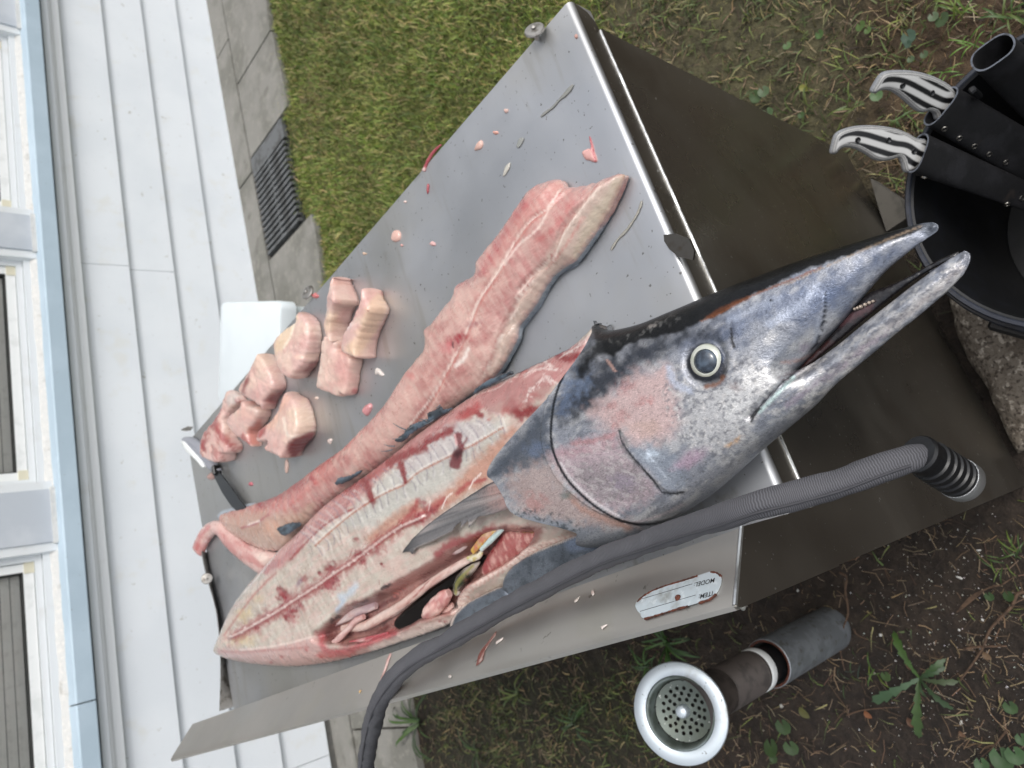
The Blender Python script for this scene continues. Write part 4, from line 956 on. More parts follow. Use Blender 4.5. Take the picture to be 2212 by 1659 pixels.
    for k in range(26):
        t = k / 25 * (len(LAT) - 1); i = min(int(t), len(LAT) - 2); f = t - i; x, y = LAT[i][0] * (1 - f) + LAT[i + 1][0] * f, LAT[i][1] * (1 - f) + LAT[i + 1][1] * f; q.blob(x + RNG.normal(0, 4), y + RNG.normal(0, 3), 3.5, 2, -30, '#f0e2da', .85, .7, .5, 3)
    # lower edge: thin belly wall
    q.poly(cB((130, 1290), (300, 1290), (560, 1260), (860, 1180), (900, 1240), (1000, 1290), (1250, 1240), (1500, 1160), (1850, 1060), (1860, 1160), (1500, 1270), (900, 1420), (500, 1410), (200, 1350)), '#c49e98', .85, 14, 8, 9)
    q.stroke(cB((140, 1300), (330, 1305), (560, 1290), (800, 1270)), 3, '#a66a66', .6, .8, .6); q.stroke(cB((300, 1290), (560, 1260), (850, 1190)), 2.6, '#e4d3c9', .7, .8, .4)
    q.poly(cB((1280, 1230), (1540, 1150), (1850, 1060), (1860, 1150), (1560, 1240), (1300, 1310)), '#e6d5cd', .9, 12, 6)
    for x, y in ((600, 1340), (530, 1380), (780, 1290), (900, 1340), (1020, 1300), (1100, 1330), (1770, 1080), (1740, 1150), (1810, 1080), (960, 1340)): q.blob(*cB((x, y))[0], 5, 4, 0, '#a53f42', .8, .9, .8, 5)
    q.stroke(cB((880, 1330), (1000, 1330), (1130, 1310)), 8, '#bf5a58', .6, .9, .8, 7)
    # cavity walls
    q.poly(CAV, '#7a4240', .8, 16, 8); q.mask(CAV, 10); q.speck(16, .1, '#a87a70', .6, 61, .3, -30, 3); q.speck(10, .2, '#531d20', .7, 62, .2, -30, 2.5); q.mask()
    q.stroke(cB((900, 1180), (900, 1260), (960, 1300), (1100, 1290), (1300, 1220), (1430, 1160)), 8, '#b4585c', .8, .8, .6, 7)
    q.stroke(cB((1380, 830), (1500, 790), (1620, 720), (1760, 640), (1830, 590)), 12, '#b5837c', .8, .8, .4, 9); q.stroke(cB((1750, 590), (1840, 520), (2000, 470), (2150, 400)), 12, '#8c2f35', .85, .8, .7, 8)
    q.stroke(cB((1040, 900), (1090, 880), (1150, 820)), 9, '#b5bfc9', .8, .9, .6); q.stroke(cB((1010, 1000), (1060, 930)), 6, '#aab8c6', .8, .9, .6)
    for x, y, rx in ((1210, 940, 15), (1150, 970, 8), (1370, 825, 11), (1020, 1050, 10), (975, 1075, 7)): q.blob(*cB((x, y))[0], rx, 5.5, -28, '#23272b', .95, .5, .8, 4)
    for i in range(9): q.blob(*cB((1435 + (i % 5) * 24, 870 - (i % 5) * 20 + (i // 5) * 26))[0], 4.2, 3.4, 0, '#b06a62', .8, .5, .2)
    q.poly(c8((1230, 225), (1490, 145), (1530, 150), (1240, 275), (1100, 350), (1040, 385), (850, 500), (790, 600), (730, 700), (715, 660), (760, 560), (850, 465), (1010, 375), (1100, 320)), '#e6d0c5', .95, 8, 4)
    perp_lines(q, spline(c8((1480, 150), (1240, 255), (1060, 365), (850, 490), (740, 660)), 6), 11, 7, 7, 1.4, '#c08f84', .7, 1)
    # skin seen at the rim of the cut
    cv_ = spline(CAV, 4, True); cd_ = seg_dist(p, np.vstack([cv_, cv_[:1]]))[0]; cd_ = np.where(inside(p, cv_), cd_, -cd_)
    low = sstep(ZB + .004, ZB - .001, V[:, 2]) * sstep(8, -4, cd_); up = sstep(0, 60, (p[:, 0] - 470) * .62 + (p[:, 1] - 1400))
    q.m = low; q.mix(np.ones(len(p)), '#3c434a'); q.mix(sstep(560, 480, p[:, 0]), '#c7ccd4'); q.mix(.8 * sstep(1340, 1400, p[:, 1]) * sstep(560, 640, p[:, 0]), '#8d9298'); q.mask()
    return q.c
carc = slab('carcass', Qc, carc_top, lambda P, d: np.full(len(P), ZT + .0012), M_FLESH, fish, carc_paint, step_c, 3, lambda P, t: -.004 * t, 5)

# ------------------------------------------------------------------ organs
def organ(name, px, z, rad, colr, paint=None, sub=6, flat=.75, seed=0, mat=None):
    """a tube of uneven radius through picture points at heights z"""
    L = spline([(x, y, zz) for (x, y), zz in zip(px, z if np.ndim(z) else [z] * len(px))], sub)
    P = np.array([at(x, y, zz) for x, y, zz in L]); n = len(P)
    R_ = np.interp(np.linspace(0, 1, n), np.linspace(0, 1, len(rad)), rad) * (1 + .12 * fbm(np.arange(n) * .35, np.full(n, seed * 1.7), seed))
    m = MB(); m.tube(P, R_, 16, True, (1, flat), up=(0, 0, 1)); me = m.mesh(name, True, 70)
    V = np.array([v.co for v in me.vertices]); q = Paint(proj(V), colr)
    q.speck(12, .1, '#e9d8cf', .45, seed + 40, .3, -32, 3); q.speck(9, .28, '#a8645c', .45, seed + 50, .2, -32, 3)
    if paint: paint(q)
    a = me.attributes.new('col', 'FLOAT_COLOR', 'POINT'); a.data.foreach_set('color', np.c_[q.c, np.ones(len(V))].astype(np.float32).ravel())
    return link(name, me, mat or M_ORGAN, fish)
ZO = ZT + .026
solid('blood_pool', c8((905, 280), (760, 370), (640, 455), (500, 560), (340, 715), (420, 770), (530, 700), (560, 600), (720, 500), (840, 410), (930, 310)), ZT + .0315, .0012, M_BLOOD, fish, '#120b0a', .004)
organ('gut', c8((905, 265), (760, 345), (600, 445), (500, 520), (400, 595), (280, 670), (150, 735), (10, 755)), [ZO + .012, ZO + .012, ZO + .011, ZO + .01, ZO + .009, ZO + .008, ZO + .006, ZO + .004], [.004, .0058, .0062, .007, .0068, .0075, .008, .006], '#cfb3a8', lambda q: (q.stroke(c8((560, 450), (480, 540), (420, 600)), 2, '#8a3b38', .7), q.blob(*c8((860, 270))[0], 18, 10, -30, '#b7a95a', .6)), seed=1)
organ('gut', cB((1300, 960), (1180, 1000), (1090, 1040), (1000, 1090), (950, 1110)), ZO + .006, [.006, .0085, .008, .006, .003], '#a98f92', lambda q: q.blob(*cB((960, 1100))[0], 10, 6, 0, '#8a7440', .7), seed=2, flat=.6)
organ('gut', cB((1210, 1045), (1150, 1075), (1090, 1140), (1030, 1200), (985, 1235)), ZO + .013, [.004, .0055, .005, .006, .0045], '#c9a09b', seed=3)
organ('gut', cB((1330, 1060), (1420, 1010), (1520, 940), (1620, 860), (1720, 790)), ZO + .006, [.004, .007, .0075, .006, .004], '#c7aa9f', seed=7, flat=.6)
organ('muscle_strand', cB((1000, 1262), (1120, 1240), (1260, 1205), (1390, 1165)), ZO + .008, [.002, .0045, .004, .002], '#a34a50', seed=4, flat=.5)
organ('muscle_strand', cB((1030, 1285), (1150, 1270), (1290, 1235)), ZO + .009, [.002, .003, .0015], '#c58a88', seed=5, flat=.5)
organ('swim_tube', c8((1068, 82), (1020, 130), (960, 190), (905, 245)), ZO + .022, [.0028, .0038, .004, .003], '#b9ccc9', seed=6)
organ('liver_duct', c8((1040, 85), (960, 140), (900, 200), (850, 255)), ZO + .021, [.003, .0055, .006, .004], '#b98b4e', lambda q: (q.speck(9, .0, '#c9a540', .8, 61, .2), q.speck(10, .2, '#b9635a', .7, 62, .2)), seed=8, flat=.6)
organ('gut_knot', c8((910, 255), (890, 285), (850, 300), (820, 300)), ZO + .020, [.0025, .004, .0045, .003], '#cfc9ae', lambda q: q.speck(7, .1, '#b5a448', .7, 66), seed=9)
organ('gall_bladder', c8((898, 322), (860, 355), (810, 400), (770, 445), (745, 490), (745, 525), (770, 520)), ZO + .011, [.0012, .005, .0085, .0085, .006, .0045, .002], '#2b3020', lambda q: (q.stroke(c8((850, 350), (780, 420), (740, 480), (740, 530)), 4, '#8a8548', .8), q.speck(10, .15, '#1a1f17', .7, 71)), seed=10, flat=.7)
organ('stomach', c8((700, 525), (660, 560), (610, 610), (560, 650), (530, 675)), ZO + .012, [.006, .0115, .0125, .010, .004], '#c78f88', lambda q: (q.speck(7, .1, '#e2bdb2', .7, 75, .2, -20, 5), q.speck(9, .25, '#a24a4c', .6, 76, .2, -20, 4)), seed=11, flat=.7)
organ('stomach', c8((720, 600), (650, 645), (590, 670), (480, 700)), ZO + .003, [.004, .008, .008, .003], '#cf9b92', seed=12, flat=.6)
solid('liver', c8((1065, 85), (1180, 92), (1330, 118), (1480, 140), (1250, 232), (1100, 330), (980, 410), (930, 420), (915, 350), (960, 260), (1020, 170)), ZO + .005, .011, M_FLESH, fish, '#a36560', .0024,
      paint=lambda q, V: (q.speck(4, .1, '#d3a79d', .7, 81, .25, 70, 6), q.speck(14, .2, '#a04f4e', .6, 82), q.stroke(c8((1090, 115), (1250, 130), (1400, 135)), 2.2, '#8d7f3c', .7), q.stroke(c8((1040, 160), (960, 270), (930, 380)), 7, '#8d3036', .75, .9, .6)), rag=.0008)
solid('tissue_shred', c8((590, 260), (650, 215), (740, 180), (830, 170), (880, 100), (960, 70), (900, 150), (830, 210), (720, 270), (640, 310)), ZO + .012, .005, M_ORGAN, fish, '#8d2f36', .003, rag=.0015, paint=lambda q, V: (q.speck(8, .15, '#d8b9b2', .75, 91, .2, -30, 3),))
solid('tissue_shred', c8((700, 230), (770, 190), (830, 180), (800, 240), (720, 280)), ZO + .016, .004, M_ORGAN, fish, '#c9b3b0', .003, rag=.001, paint=lambda q, V: q.speck(8, .2, '#8d2f36', .7, 92))
# thin loose skin of the belly, folded down to the splashback
def belly(px, z): 
    return solid('belly_skin', px, z, .004, M_SKIN, fish, '#5f666f', .0024, rag=.0006, paint=lambda q, V: (q.speck(30, .0, '#7d858f', .8, 95, .3, -28, 2), q.speck(10, .25, '#43494f', .5, 96), q.stroke(c8((1530, 150), (1240, 262), (1110, 335), (1045, 395), (1035, 470)), 3, '#e3d4ca', .9, .6), q.stroke(c8((1030, 480), (850, 565), (745, 655), (708, 735)), 3, '#e3d4ca', .9, .6), q.stroke(c8((1500, 210), (1700, 180), (1900, 170)), 20, '#7f8da6', .5)))
belly([(1262, 1152), (1200, 1174), (1148, 1198), (1110, 1224), (1090, 1247), (1083, 1262), (1085, 1284), (1120, 1290), (1210, 1250), (1310, 1205), (1400, 1170), (1420, 1145), (1340, 1165), (1300, 1160)], [ZT + .05, ZT + .043, ZT + .04, ZT + .038, ZT + .037, ZT + .037, ZT + .034, ZT + .032, ZT + .033, ZT + .036, ZT + .04, ZT + .05, ZT + .055, ZT + .052])
belly([(1083, 1268), (1050, 1281), (1021, 1296), (995, 1312), (980, 1330), (973, 1350), (985, 1366), (1050, 1345), (1110, 1308), (1100, 1280)], ZT + .034)

# ------------------------------------------------------------------ fins
fin_px = [(1168, 1003), (1150, 1008), (1120, 1018), (1090, 1030), (1050, 1048), (1010, 1074), (960, 1107), (920, 1136), (890, 1164), (872, 1186), (866, 1196), (874, 1192), (884, 1192), (890, 1198), (898, 1184), (930, 1172), (958, 1158), (978, 1148), (984, 1136), (998, 1126), (996, 1142), (1012, 1124), (1014, 1140), (1034, 1116), (1062, 1112), (1095, 1100), (1125, 1088), (1150, 1070), (1168, 1040)]
_r = head_top(ats([(1170, 1040)], ZT + .1)[:, :2], np.array([.03]))[0]
zf_ = [_r + .0025 - (_r + .0025 - ZT - .060) * min(1, max(0, (1190 - x) / 320)) for x, y in fin_px]
def fin_paint(q, V):
    q.poly([(1080, 1020), (1220, 980), (1240, 1090), (1110, 1100), (1050, 1080)], '#b59088', .7, 60, 10); q.blob(1128, 1060, 36, 22, -20, '#c98d85', .6, .9)
    fx, fy = 1210, 1035; an = np.degrees(np.arctan2(q.p[:, 1] - fy, q.p[:, 0] - fx)); rr = np.hypot(q.p[:, 0] - fx, q.p[:, 1] - fy)
    q.mix(.75 * sstep(.1, .5, fbm(an * 1.1, rr / 160, 3, 3)), '#9c9491'); q.mix(.6 * sstep(.2, .5, fbm(an * 1.9, rr / 200, 8, 2)), '#3d3f42')
    q.mix(.75 * sstep(915, 872, q.p[:, 0]), '#26282b'); q.stroke([(1160, 1006), (1090, 1029), (1010, 1073), (920, 1135), (870, 1188)], 3.4, '#25282d', .95, .6); q.stroke([(898, 1186), (958, 1160), (1000, 1138), (1050, 1116)], 4, '#b5aaa2', .55, .9, .9, 4)
def fin_dome(P, d):
    p = proj(np.c_[P, np.full(len(P), ZT + .07)]); an = np.degrees(np.arctan2(p[:, 1] - 1035, p[:, 0] - 1210))
    return .0016 * (1 - np.exp(-d / .002)) + .0011 * np.sin(an * 2.2 + 1.5 * np.sin(an * .7)) * sstep(0, .006, d)
solid('pectoral_fin', fin_px, zf_, .0012, M_FIN, fish, '#6e6c6d', .0017, dome=fin_dome, paint=fin_paint, smooth=False, rag=.0004)
def shred(pts, z, name='dorsal_fin', colr='#343b42'):
    return solid(name, pts, z, .0025, M_FIN, fish, colr, .003, rag=.002, paint=lambda q, V: (q.speck(9, .1, '#5b6b78', .7, 101, .2, -30, 3), q.speck(7, .3, '#15181b', .7, 103)))
shred(c5((850, 890), (890, 840), (950, 805), (1040, 765), (1100, 745), (1110, 762), (1020, 810), (940, 850), (880, 880)), ZT + .038)
shred(c5((560, 1060), (555, 1020), (600, 1000), (640, 975), (660, 995), (720, 985), (640, 1040), (560, 1090), (450, 1150), (400, 1200), (345, 1195), (400, 1150), (430, 1110), (500, 1070)), ZT + .036)
shred(c5((-20, 1440), (60, 1420), (130, 1385), (120, 1410), (40, 1460), (-40, 1480)), ZT + .034)
shred(cB((930, 280), (990, 300), (1060, 250), (1180, 190), (1210, 200), (1090, 275), (1000, 330)), ZT + .034)
shred([(598, 1143), (612, 1135), (640, 1128), (650, 1134), (628, 1150), (612, 1157)], ZT + .036)
shred([(1284, 699), (1282, 693), (1292, 700), (1312, 711), (1306, 722), (1290, 722)], ZT + .052, 'dorsal_spine', '#4a4542')
m = MB()
for a, b in (((335, 1085), (415, 1125)), ((255, 1265), (330, 1255)), ((275, 1222), (345, 1232)), ((330, 1185), (400, 1175)), ((400, 1140), (470, 1095)), ((505, 1055), (560, 1060)), ((610, 985), (640, 965)), ((520, 1100), (600, 1060))):
    m.tube([at(*c5(a)[0], ZT + .037), at(*c5(((a[0] + b[0]) / 2, (a[1] + b[1]) / 2 + 4))[0], ZT + .040), at(*c5(b)[0], ZT + .037)], [.0004, .0008, .0011], 6)
fr_ = m.build('fin_rays', material('fin_ray', '#5d6468', .5), fish, True)
# ------------------------------------------------------------------ fillet and loose flesh
def c4(*p): return [(378 + .29303 * x, 540 + .29303 * y) for x, y in p]
def c2(*p): return [(737.6 + .3335 * x, .3335 * y) for x, y in p]
fil_px = [(474, 1116), (490, 1107), (520, 1098), (545, 1090), (600, 1070), (650, 1036), (690, 1005), (740, 970), (785, 925), (820, 890), (850, 850), (880, 802), (905, 772), (925, 745), (921, 710), (936, 698), (960, 665), (985, 636), (990, 614), (1006, 606), (1030, 590), (1036, 562), (1058, 532), (1080, 505), (1115, 455), (1135, 425), (1152, 405), (1185, 390), (1212, 390), (1222, 404), (1250, 404), (1290, 393), (1322, 380), (1350, 376), (1343, 400), (1325, 440), (1300, 482), (1272, 526), (1240, 566), (1205, 588), (1180, 620), (1160, 655), (1140, 682), (1122, 705), (1118, 730), (1100, 765), (1080, 800), (1050, 832), (1000, 866), (950, 905), (900, 945), (850, 985), (800, 1025), (740, 1068), (690, 1108), (645, 1158), (618, 1186), (580, 1190), (545, 1178), (510, 1160), (485, 1140)]
fillet = empty('fish_fillet', (.42, 1.0, ZT), 'long pink fillet with the silver skin still under it lying beside the cut fish', 'fillet')
step_f = .0026
ZF = ZT + .012
Qf = outline(fil_px, ZF, step_f * 1.2, .0016, .006, True, 9)
SEAM = [(1215, 410), (1190, 450), (1150, 480), (1120, 520), (1080, 590), (1040, 650), (1020, 700), (1005, 735), (985, 775), (955, 830), (930, 870), (890, 920)]
SEAMw = ats(spline(SEAM, 5), ZF + .02)[:, :2]
FOLDS = [[(1290, 400), (1250, 450), (1215, 500), (1190, 560)], [(1150, 600), (1120, 640), (1090, 690), (1070, 740)], [(1115, 660), (1085, 710), (1060, 770), (1040, 810)], [(1180, 560), (1140, 600), (1110, 640)]]
FW = [ats(spline(f, 5), ZF + .02)[:, :2] for f in FOLDS]
def fil_top(P, d):
    z = .020 * (1 - np.exp(-d / .010)) + .008 * sstep(0, .05, d) + .0018 * fbm(P[:, 0] / .02, P[:, 1] / .02, 13, 4) * sstep(0, .01, d)
    z = z - .004 * np.exp(-(seg_dist(P, SEAMw)[0] / .003) ** 2)
    for f in FW:
        dd, t, s_ = seg_dist(P, f); z = z - .0045 * np.exp(-(dd / .0022) ** 2) * sstep(0, .2, t) * sstep(1, .8, t)
    return ZF + z * (1 - .55 * sstep(1.15, 1.65, P[:, 1]))
def fil_paint(p, V):
    q = Paint(p, '#bb8d86')
    q.speck(60, .0, '#c69f94', .8, 3, .4, -55, 2); q.speck(5, .1, '#d6bcae', .15, 5, .5, 35, 5, 2); q.speck(26, .15, '#a2625f', .65, 8, .3, -50, 2)
    q.poly([(1080, 500), (1150, 410), (1212, 395), (1212, 420), (1180, 460), (1120, 500), (1070, 570), (1040, 560)], '#c0857d', .7, 26, 10)
    q.stroke([(1140, 430), (1100, 490), (1070, 540), (1040, 590)], 12, '#a84a4e', .65, .9, .8, 10)
    # pale belly strip with folds
    q.poly([(1340, 385), (1300, 470), (1240, 555), (1200, 590), (1150, 660), (1115, 720), (1090, 780), (1060, 800), (1080, 730), (1120, 650), (1170, 570), (1220, 480), (1270, 420)], '#bba698', .85, 22, 8)
    q.poly([(1330, 388), (1350, 378), (1300, 480), (1240, 560), (1255, 500), (1290, 440)], '#c0b49c', .6, 16, 6)
    q.poly([(1215, 420), (1270, 410), (1240, 460), (1190, 530), (1150, 580), (1110, 620), (1130, 560), (1170, 490)], '#b5807a', .8, 18, 9); q.stroke([(1235, 440), (1200, 490), (1160, 520)], 8, '#b65a58', .5, .9, .8)
    q.stroke([(1260, 470), (1215, 540), (1180, 580)], 3.5, '#b96f6a', .6, .9, .7)
    q.stroke(SEAM, 3, '#b3655e', .7, .9, .7, 8); q.stroke([(x - 5, y - 2) for x, y in SEAM], 2.4, '#ead7cc', .75, .8, .7, 7)
    q.stroke([(1195, 430), (1165, 490), (1120, 530), (1090, 570)], 3, '#e7d2c8', .7, .8, .8, 6)
    for f in FOLDS: q.stroke(f, 3, '#a8706a', .75, .9, .5, 8); q.stroke([(x + 5, y + 3) for x, y in f], 2.4, '#e3d2c6', .7, .9, .5, 8)
    q.blob(985, 738, 32, 22, -20, '#98303a', .92, .85, .6, 10); q.blob(1000, 725, 14, 10, 0, '#94222c', .85, .9, .7, 7); q.blob(1020, 700, 22, 8, -15, '#8d4f55', .6, .9, .8, 7); q.blob(965, 750, 20, 16, 0, '#c0666a', .6, .9, .5)
    q.stroke([(977, 738), (979, 750)], 2, '#26201f', .9, .6); q.stroke([(1012, 752), (1002, 775), (985, 790)], 5, '#e6d9d0', .9, .8, .8, 4)
    q.blob(885, 812, 16, 14, 0, '#bd6a68', .55, .9, .6); q.blob(1105, 790, 34, 12, -55, '#a64c4c', .75, .9, .6, 9); q.stroke([(1115, 760), (1085, 800), (1050, 825)], 7, '#97413f', .7, .9, .7, 8)
    # towards the tail: darker, bloody
    q.poly([(474, 1116), (560, 1082), (650, 1030), (700, 1000), (720, 1020), (660, 1070), (600, 1110), (540, 1130), (500, 1140)], '#b5605c', .65, 20, 10)
    q.stroke([(560, 1090), (620, 1062), (670, 1035)], 10, '#8f2f38', .75, .9, .9, 10); q.stroke([(700, 1000), (740, 972), (790, 925)], 4, '#b35a58', .6, .9, .7)
    q.poly([(480, 1120), (540, 1105), (620, 1110), (680, 1090), (620, 1180), (560, 1185), (500, 1155)], '#b0937f', .7, 24, 10); q.blob(585, 1140, 20, 18, 0, '#cf9c84', .6, .8); q.stroke([(522, 1140), (550, 1132), (580, 1112)], 2.6, '#97404a', .85, .8, .8, 5); q.stroke([(535, 1134), (560, 1125)], 2, '#ead6cc', .8)
    q.speck(5, .1, '#d3c5b6', .25, 15, .5, 58, 5, 2)
    low = sstep(ZF + .003, ZF - .004, V[:, 2]); rt = sstep(0, 20, (p[:, 0] - 900) * .7 + (p[:, 1] - 760))
    q.m = low * rt; q.mix(np.ones(len(p)), '#8f979e'); q.mask()
    return q.c
slab('flesh', Qf, fil_top, lambda P, d: np.full(len(P), ZT + .004), M_FLESH, fillet, fil_paint, step_f, 2, lambda P, t: -.002 * t, 3)
sk_px = [(1352, 380), (1349, 404), (1330, 446), (1306, 490), (1278, 532), (1248, 572), (1222, 586), (1208, 596), (1188, 624), (1168, 662), (1146, 690), (1130, 712), (1124, 740), (1106, 775), (1088, 806), (1040, 838), (1000, 850), (1050, 760), (1110, 650), (1200, 520), (1290, 420)]
solid('skin', sk_px, ZT + .0025, .0022, M_SKIN, fillet, '#848d97', .003, paint=lambda q, V: (q.speck(20, .0, '#aab4bd', .8, 3, .3, -55, 2), q.speck(12, .2, '#3f474f', .8, 4), q.stroke([(1120, 740), (1100, 785), (1060, 830)], 8, '#33383d', .8, .8)))
solid('skin', [(470, 1118), (478, 1104), (505, 1096), (548, 1086), (552, 1094), (500, 1112), (490, 1130)], ZT + .006, .003, M_SKIN, fillet, '#b9c0c8', .003)

strip = empty('flesh_strip', (.3, 1.6, ZT), 'narrow curled strip of pink flesh hanging over the back edge of the table', 'flesh strip')
def strip_paint(q, V):
    q.speck(14, .0, '#d9bdb4', .7, 3, .3, 40, 2); q.stroke([(424, 1185), (432, 1160), (450, 1138)], 5, '#b6605f', .7, .9, .6); q.blob(565, 1205, 20, 14, 30, '#dfcabd', .8, .8); q.stroke([(500, 1175), (540, 1200), (570, 1225)], 3, '#bd8680', .6)
solid('flesh', [(420, 1186), (424, 1166), (436, 1142), (452, 1128), (474, 1126), (490, 1142), (512, 1160), (545, 1180), (585, 1192), (612, 1196), (585, 1222), (566, 1242), (540, 1226), (512, 1204), (488, 1180), (474, 1160), (462, 1156), (450, 1168), (440, 1188), (433, 1202)], ZT + .012, .011, M_FLESH, strip, '#bd837e', .003, rag=.0012, paint=strip_paint)

# ------------------------------------------------------------------ chunks
def chunk(px, z_far, hgt, label, paint, seed, base='#cfaca3', mound=.002):
    """px runs along the seen outline; points on the near side sit on the table, far ones at the top edge"""
    P = np.array(px, float); cen = P.mean(0); nad = np.array([2777, 810]) - cen; nad /= np.linalg.norm(nad)
    s = (P - cen) @ nad; s = (s - s.min()) / (s.max() - s.min())
    zo = ZT + .001 + z_far * sstep(.85, .25, s)
    L = spline(px, 5, True); zz = spline(zo[:, None], 5, True)[:, 0]
    Q = resample(ats(L, zz)[:, :2], .0022, True)
    for _ in range(3): Q = .5 * Q + .25 * (np.roll(Q, 1, 0) + np.roll(Q, -1, 0))
    Q = resample(Q, .0022, True)
    Q = Q + .0019 * np.c_[fbm(Q[:, 0] / .004, Q[:, 1] / .005, seed), fbm(Q[:, 0] / .005, Q[:, 1] / .005, seed + 1)]
    c = Q.mean(0)
    th = empty('fish_chunk', (c[0], c[1], ZT), label, 'fish chunk', 'cut chunks of fish on the table')
    tilt = (np.random.default_rng(seed).normal(0, 1, 2)) * .10
    def top(P, d):
        return ZT + hgt * .90 + (P - c) @ tilt + hgt * .10 * (1 - np.exp(-d / .0022)) + mound * sstep(0, .02, d) + .0026 * fbm(P[:, 0] / .014, P[:, 1] / .014, seed + 5, 4)
    def pf(p, V):
        q = Paint(p, base); q.speck(34, .0, '#d8bfae', .7, seed, .35); q.speck(20, .2, '#c4918a', .5, seed + 2, .3)
        side = sstep(ZT + hgt * .86, ZT + hgt * .72, V[:, 2])
        paint(q, V, side); return q.c
    k = np.random.default_rng(seed + 9)
    slab('flesh', Q, top, lambda P, d: np.full(len(P), ZT + .001), M_MEAT, th, pf, .0022, 5, lambda P, t: .0022 * np.sin(t * 3.14), seed, False)
    return th
def rings(q, x, y, col='#ddc9ba', a=.55, st=5.2, R=40, ex=1.0):
    d = np.hypot((q.p[:, 0] - x) * ex, q.p[:, 1] - y) + 2 * q.n(20, 5)
    q.mix(a * sstep(.2, .9, np.sin(d / st * 6.28)) * sstep(R, R * .6, d), col)
red, rd2, crm = '#74222a', '#9a4443', '#dcc5a6'
def pA(q, V, s): q.blob(*c4((1150, 520))[0], 24, 30, 10, crm, .6, .8); q.stroke(c4((1150, 240), (1270, 250), (1340, 380)), 8, '#cfa394', .6); q.stroke(c4((1100, 300), (1080, 450), (1060, 560)), 6, '#d9c4b6', .7); q.mix(s * 0.20, '#c6958a')
def pB(q, V, s): q.poly(c4((1470, 310), (1560, 430), (1380, 760), (1250, 740), (1330, 620)), '#d9bb9c', .75, 14); q.stroke(c4((1240, 590), (1310, 500), (1380, 410), (1480, 310)), 7, '#cfa39a', .8); q.blob(*c4((1260, 540))[0], 14, 16, 30, '#d9c8c6', .85, .6, .5); q.blob(*c4((1420, 445))[0], 2, 2, 0, red, .9); q.blob(*c4((1525, 320))[0], 9, 7, 0, '#b9706a', .7); q.mix(s * 0.16, '#cfa08f')
def pC(q, V, s): q.stroke(c4((1090, 680), (1070, 820), (1050, 980)), 10, '#d8c2b4', .75); q.stroke(c4((1240, 760), (1220, 880), (1240, 960)), 20, '#c48a84', .55, .9); q.speck(5, .2, '#dcb8ab', .5, 7, .2, 70, 6, 2); q.mix(s * 0.20, '#bd8880'); q.blob(*c4((1330, 1040))[0], 10, 9, 0, '#b5605f', .7)
def pD(q, V, s): q.poly(c4((905, 455), (880, 560), (820, 690), (745, 760), (735, 670), (800, 590)), crm, .8, 10); q.stroke(c4((880, 540), (850, 640), (800, 720)), 3, '#e6d8c4', .8); rings(q, *c4((910, 700))[0], '#d8c0b4', .35); q.stroke(c4((900, 790), (980, 780), (1060, 770)), 5, '#e3c3b2', .8, .8, .7); q.poly(c4((940, 890), (1040, 800), (1060, 840), (990, 910)), red, .85, 10, 6); q.mix(s * 0.10, '#cc9d8d')
def pE(q, V, s): q.blob(*c4((640, 820))[0], 34, 22, 10, '#d4bba8', .6); rings(q, *c4((720, 900))[0], '#e0ccbe', .4); q.stroke(c4((560, 920), (650, 980), (740, 1020), (810, 1010)), 4, '#e0bcb0', .8, .8, .7); q.poly(c4((490, 1040), (510, 960), (550, 890), (560, 930), (530, 1000), (510, 1050)), red, .85, 10, 6); q.poly(c4((660, 1100), (760, 1040), (820, 1010), (770, 1100), (710, 1160), (650, 1110)), red, .85, 14, 8); q.mix(s * 0.14, '#bd857d')
def pF(q, V, s): q.blob(*c4((930, 1240))[0], 36, 40, 0, '#d6bba6', .8, .4); rings(q, *c4((930, 1230))[0], '#e3cfbf', .5, 4.6, 40); q.stroke(c4((800, 1240), (810, 1300), (840, 1370), (960, 1360), (1030, 1330)), 4, '#e8d6c6', .85, .7, .6); q.poly(c4((840, 1510), (830, 1440), (900, 1390), (1030, 1340), (1020, 1400), (960, 1460), (890, 1530)), red, .9, 12, 7); q.poly(c4((600, 1380), (620, 1310), (690, 1250), (680, 1300), (640, 1370)), rd2, .85, 9, 6); q.stroke(c4((700, 1290), (760, 1180), (820, 1100)), 12, '#d3a794', .7)
def pG(q, V, s): q.stroke(c4((470, 1190), (540, 1220), (640, 1260)), 6, '#dcb6a8', .8); q.blob(*c4((600, 1180))[0], 26, 14, 20, '#cdb6a9', .8); q.poly(c4((540, 1330), (600, 1290), (640, 1250), (630, 1440), (560, 1420)), '#b4594a', .7, 14, 9); q.poly(c4((500, 1350), (560, 1440), (480, 1400)), rd2, .8, 10); q.mix(s * 0.12, '#c98a7e')
def pH(q, V, s): q.blob(*c4((430, 1100))[0], 24, 16, -30, '#bfb4ae', .85); q.stroke(c4((320, 1190), (260, 1290), (210, 1400), (205, 1470)), 9, '#8f3c40', .85, .8, .8, 8); q.stroke(c4((290, 1240), (320, 1330), (420, 1440), (490, 1460)), 10, rd2, .75, .9, .8, 8); q.blob(*c4((280, 1460))[0], 22, 18, 0, '#c6a49a', .8); q.speck(9, .2, '#dcc0b4', .4, 9); q.speck(6, .25, '#8a3438', .5, 10, .15, 60, 4)
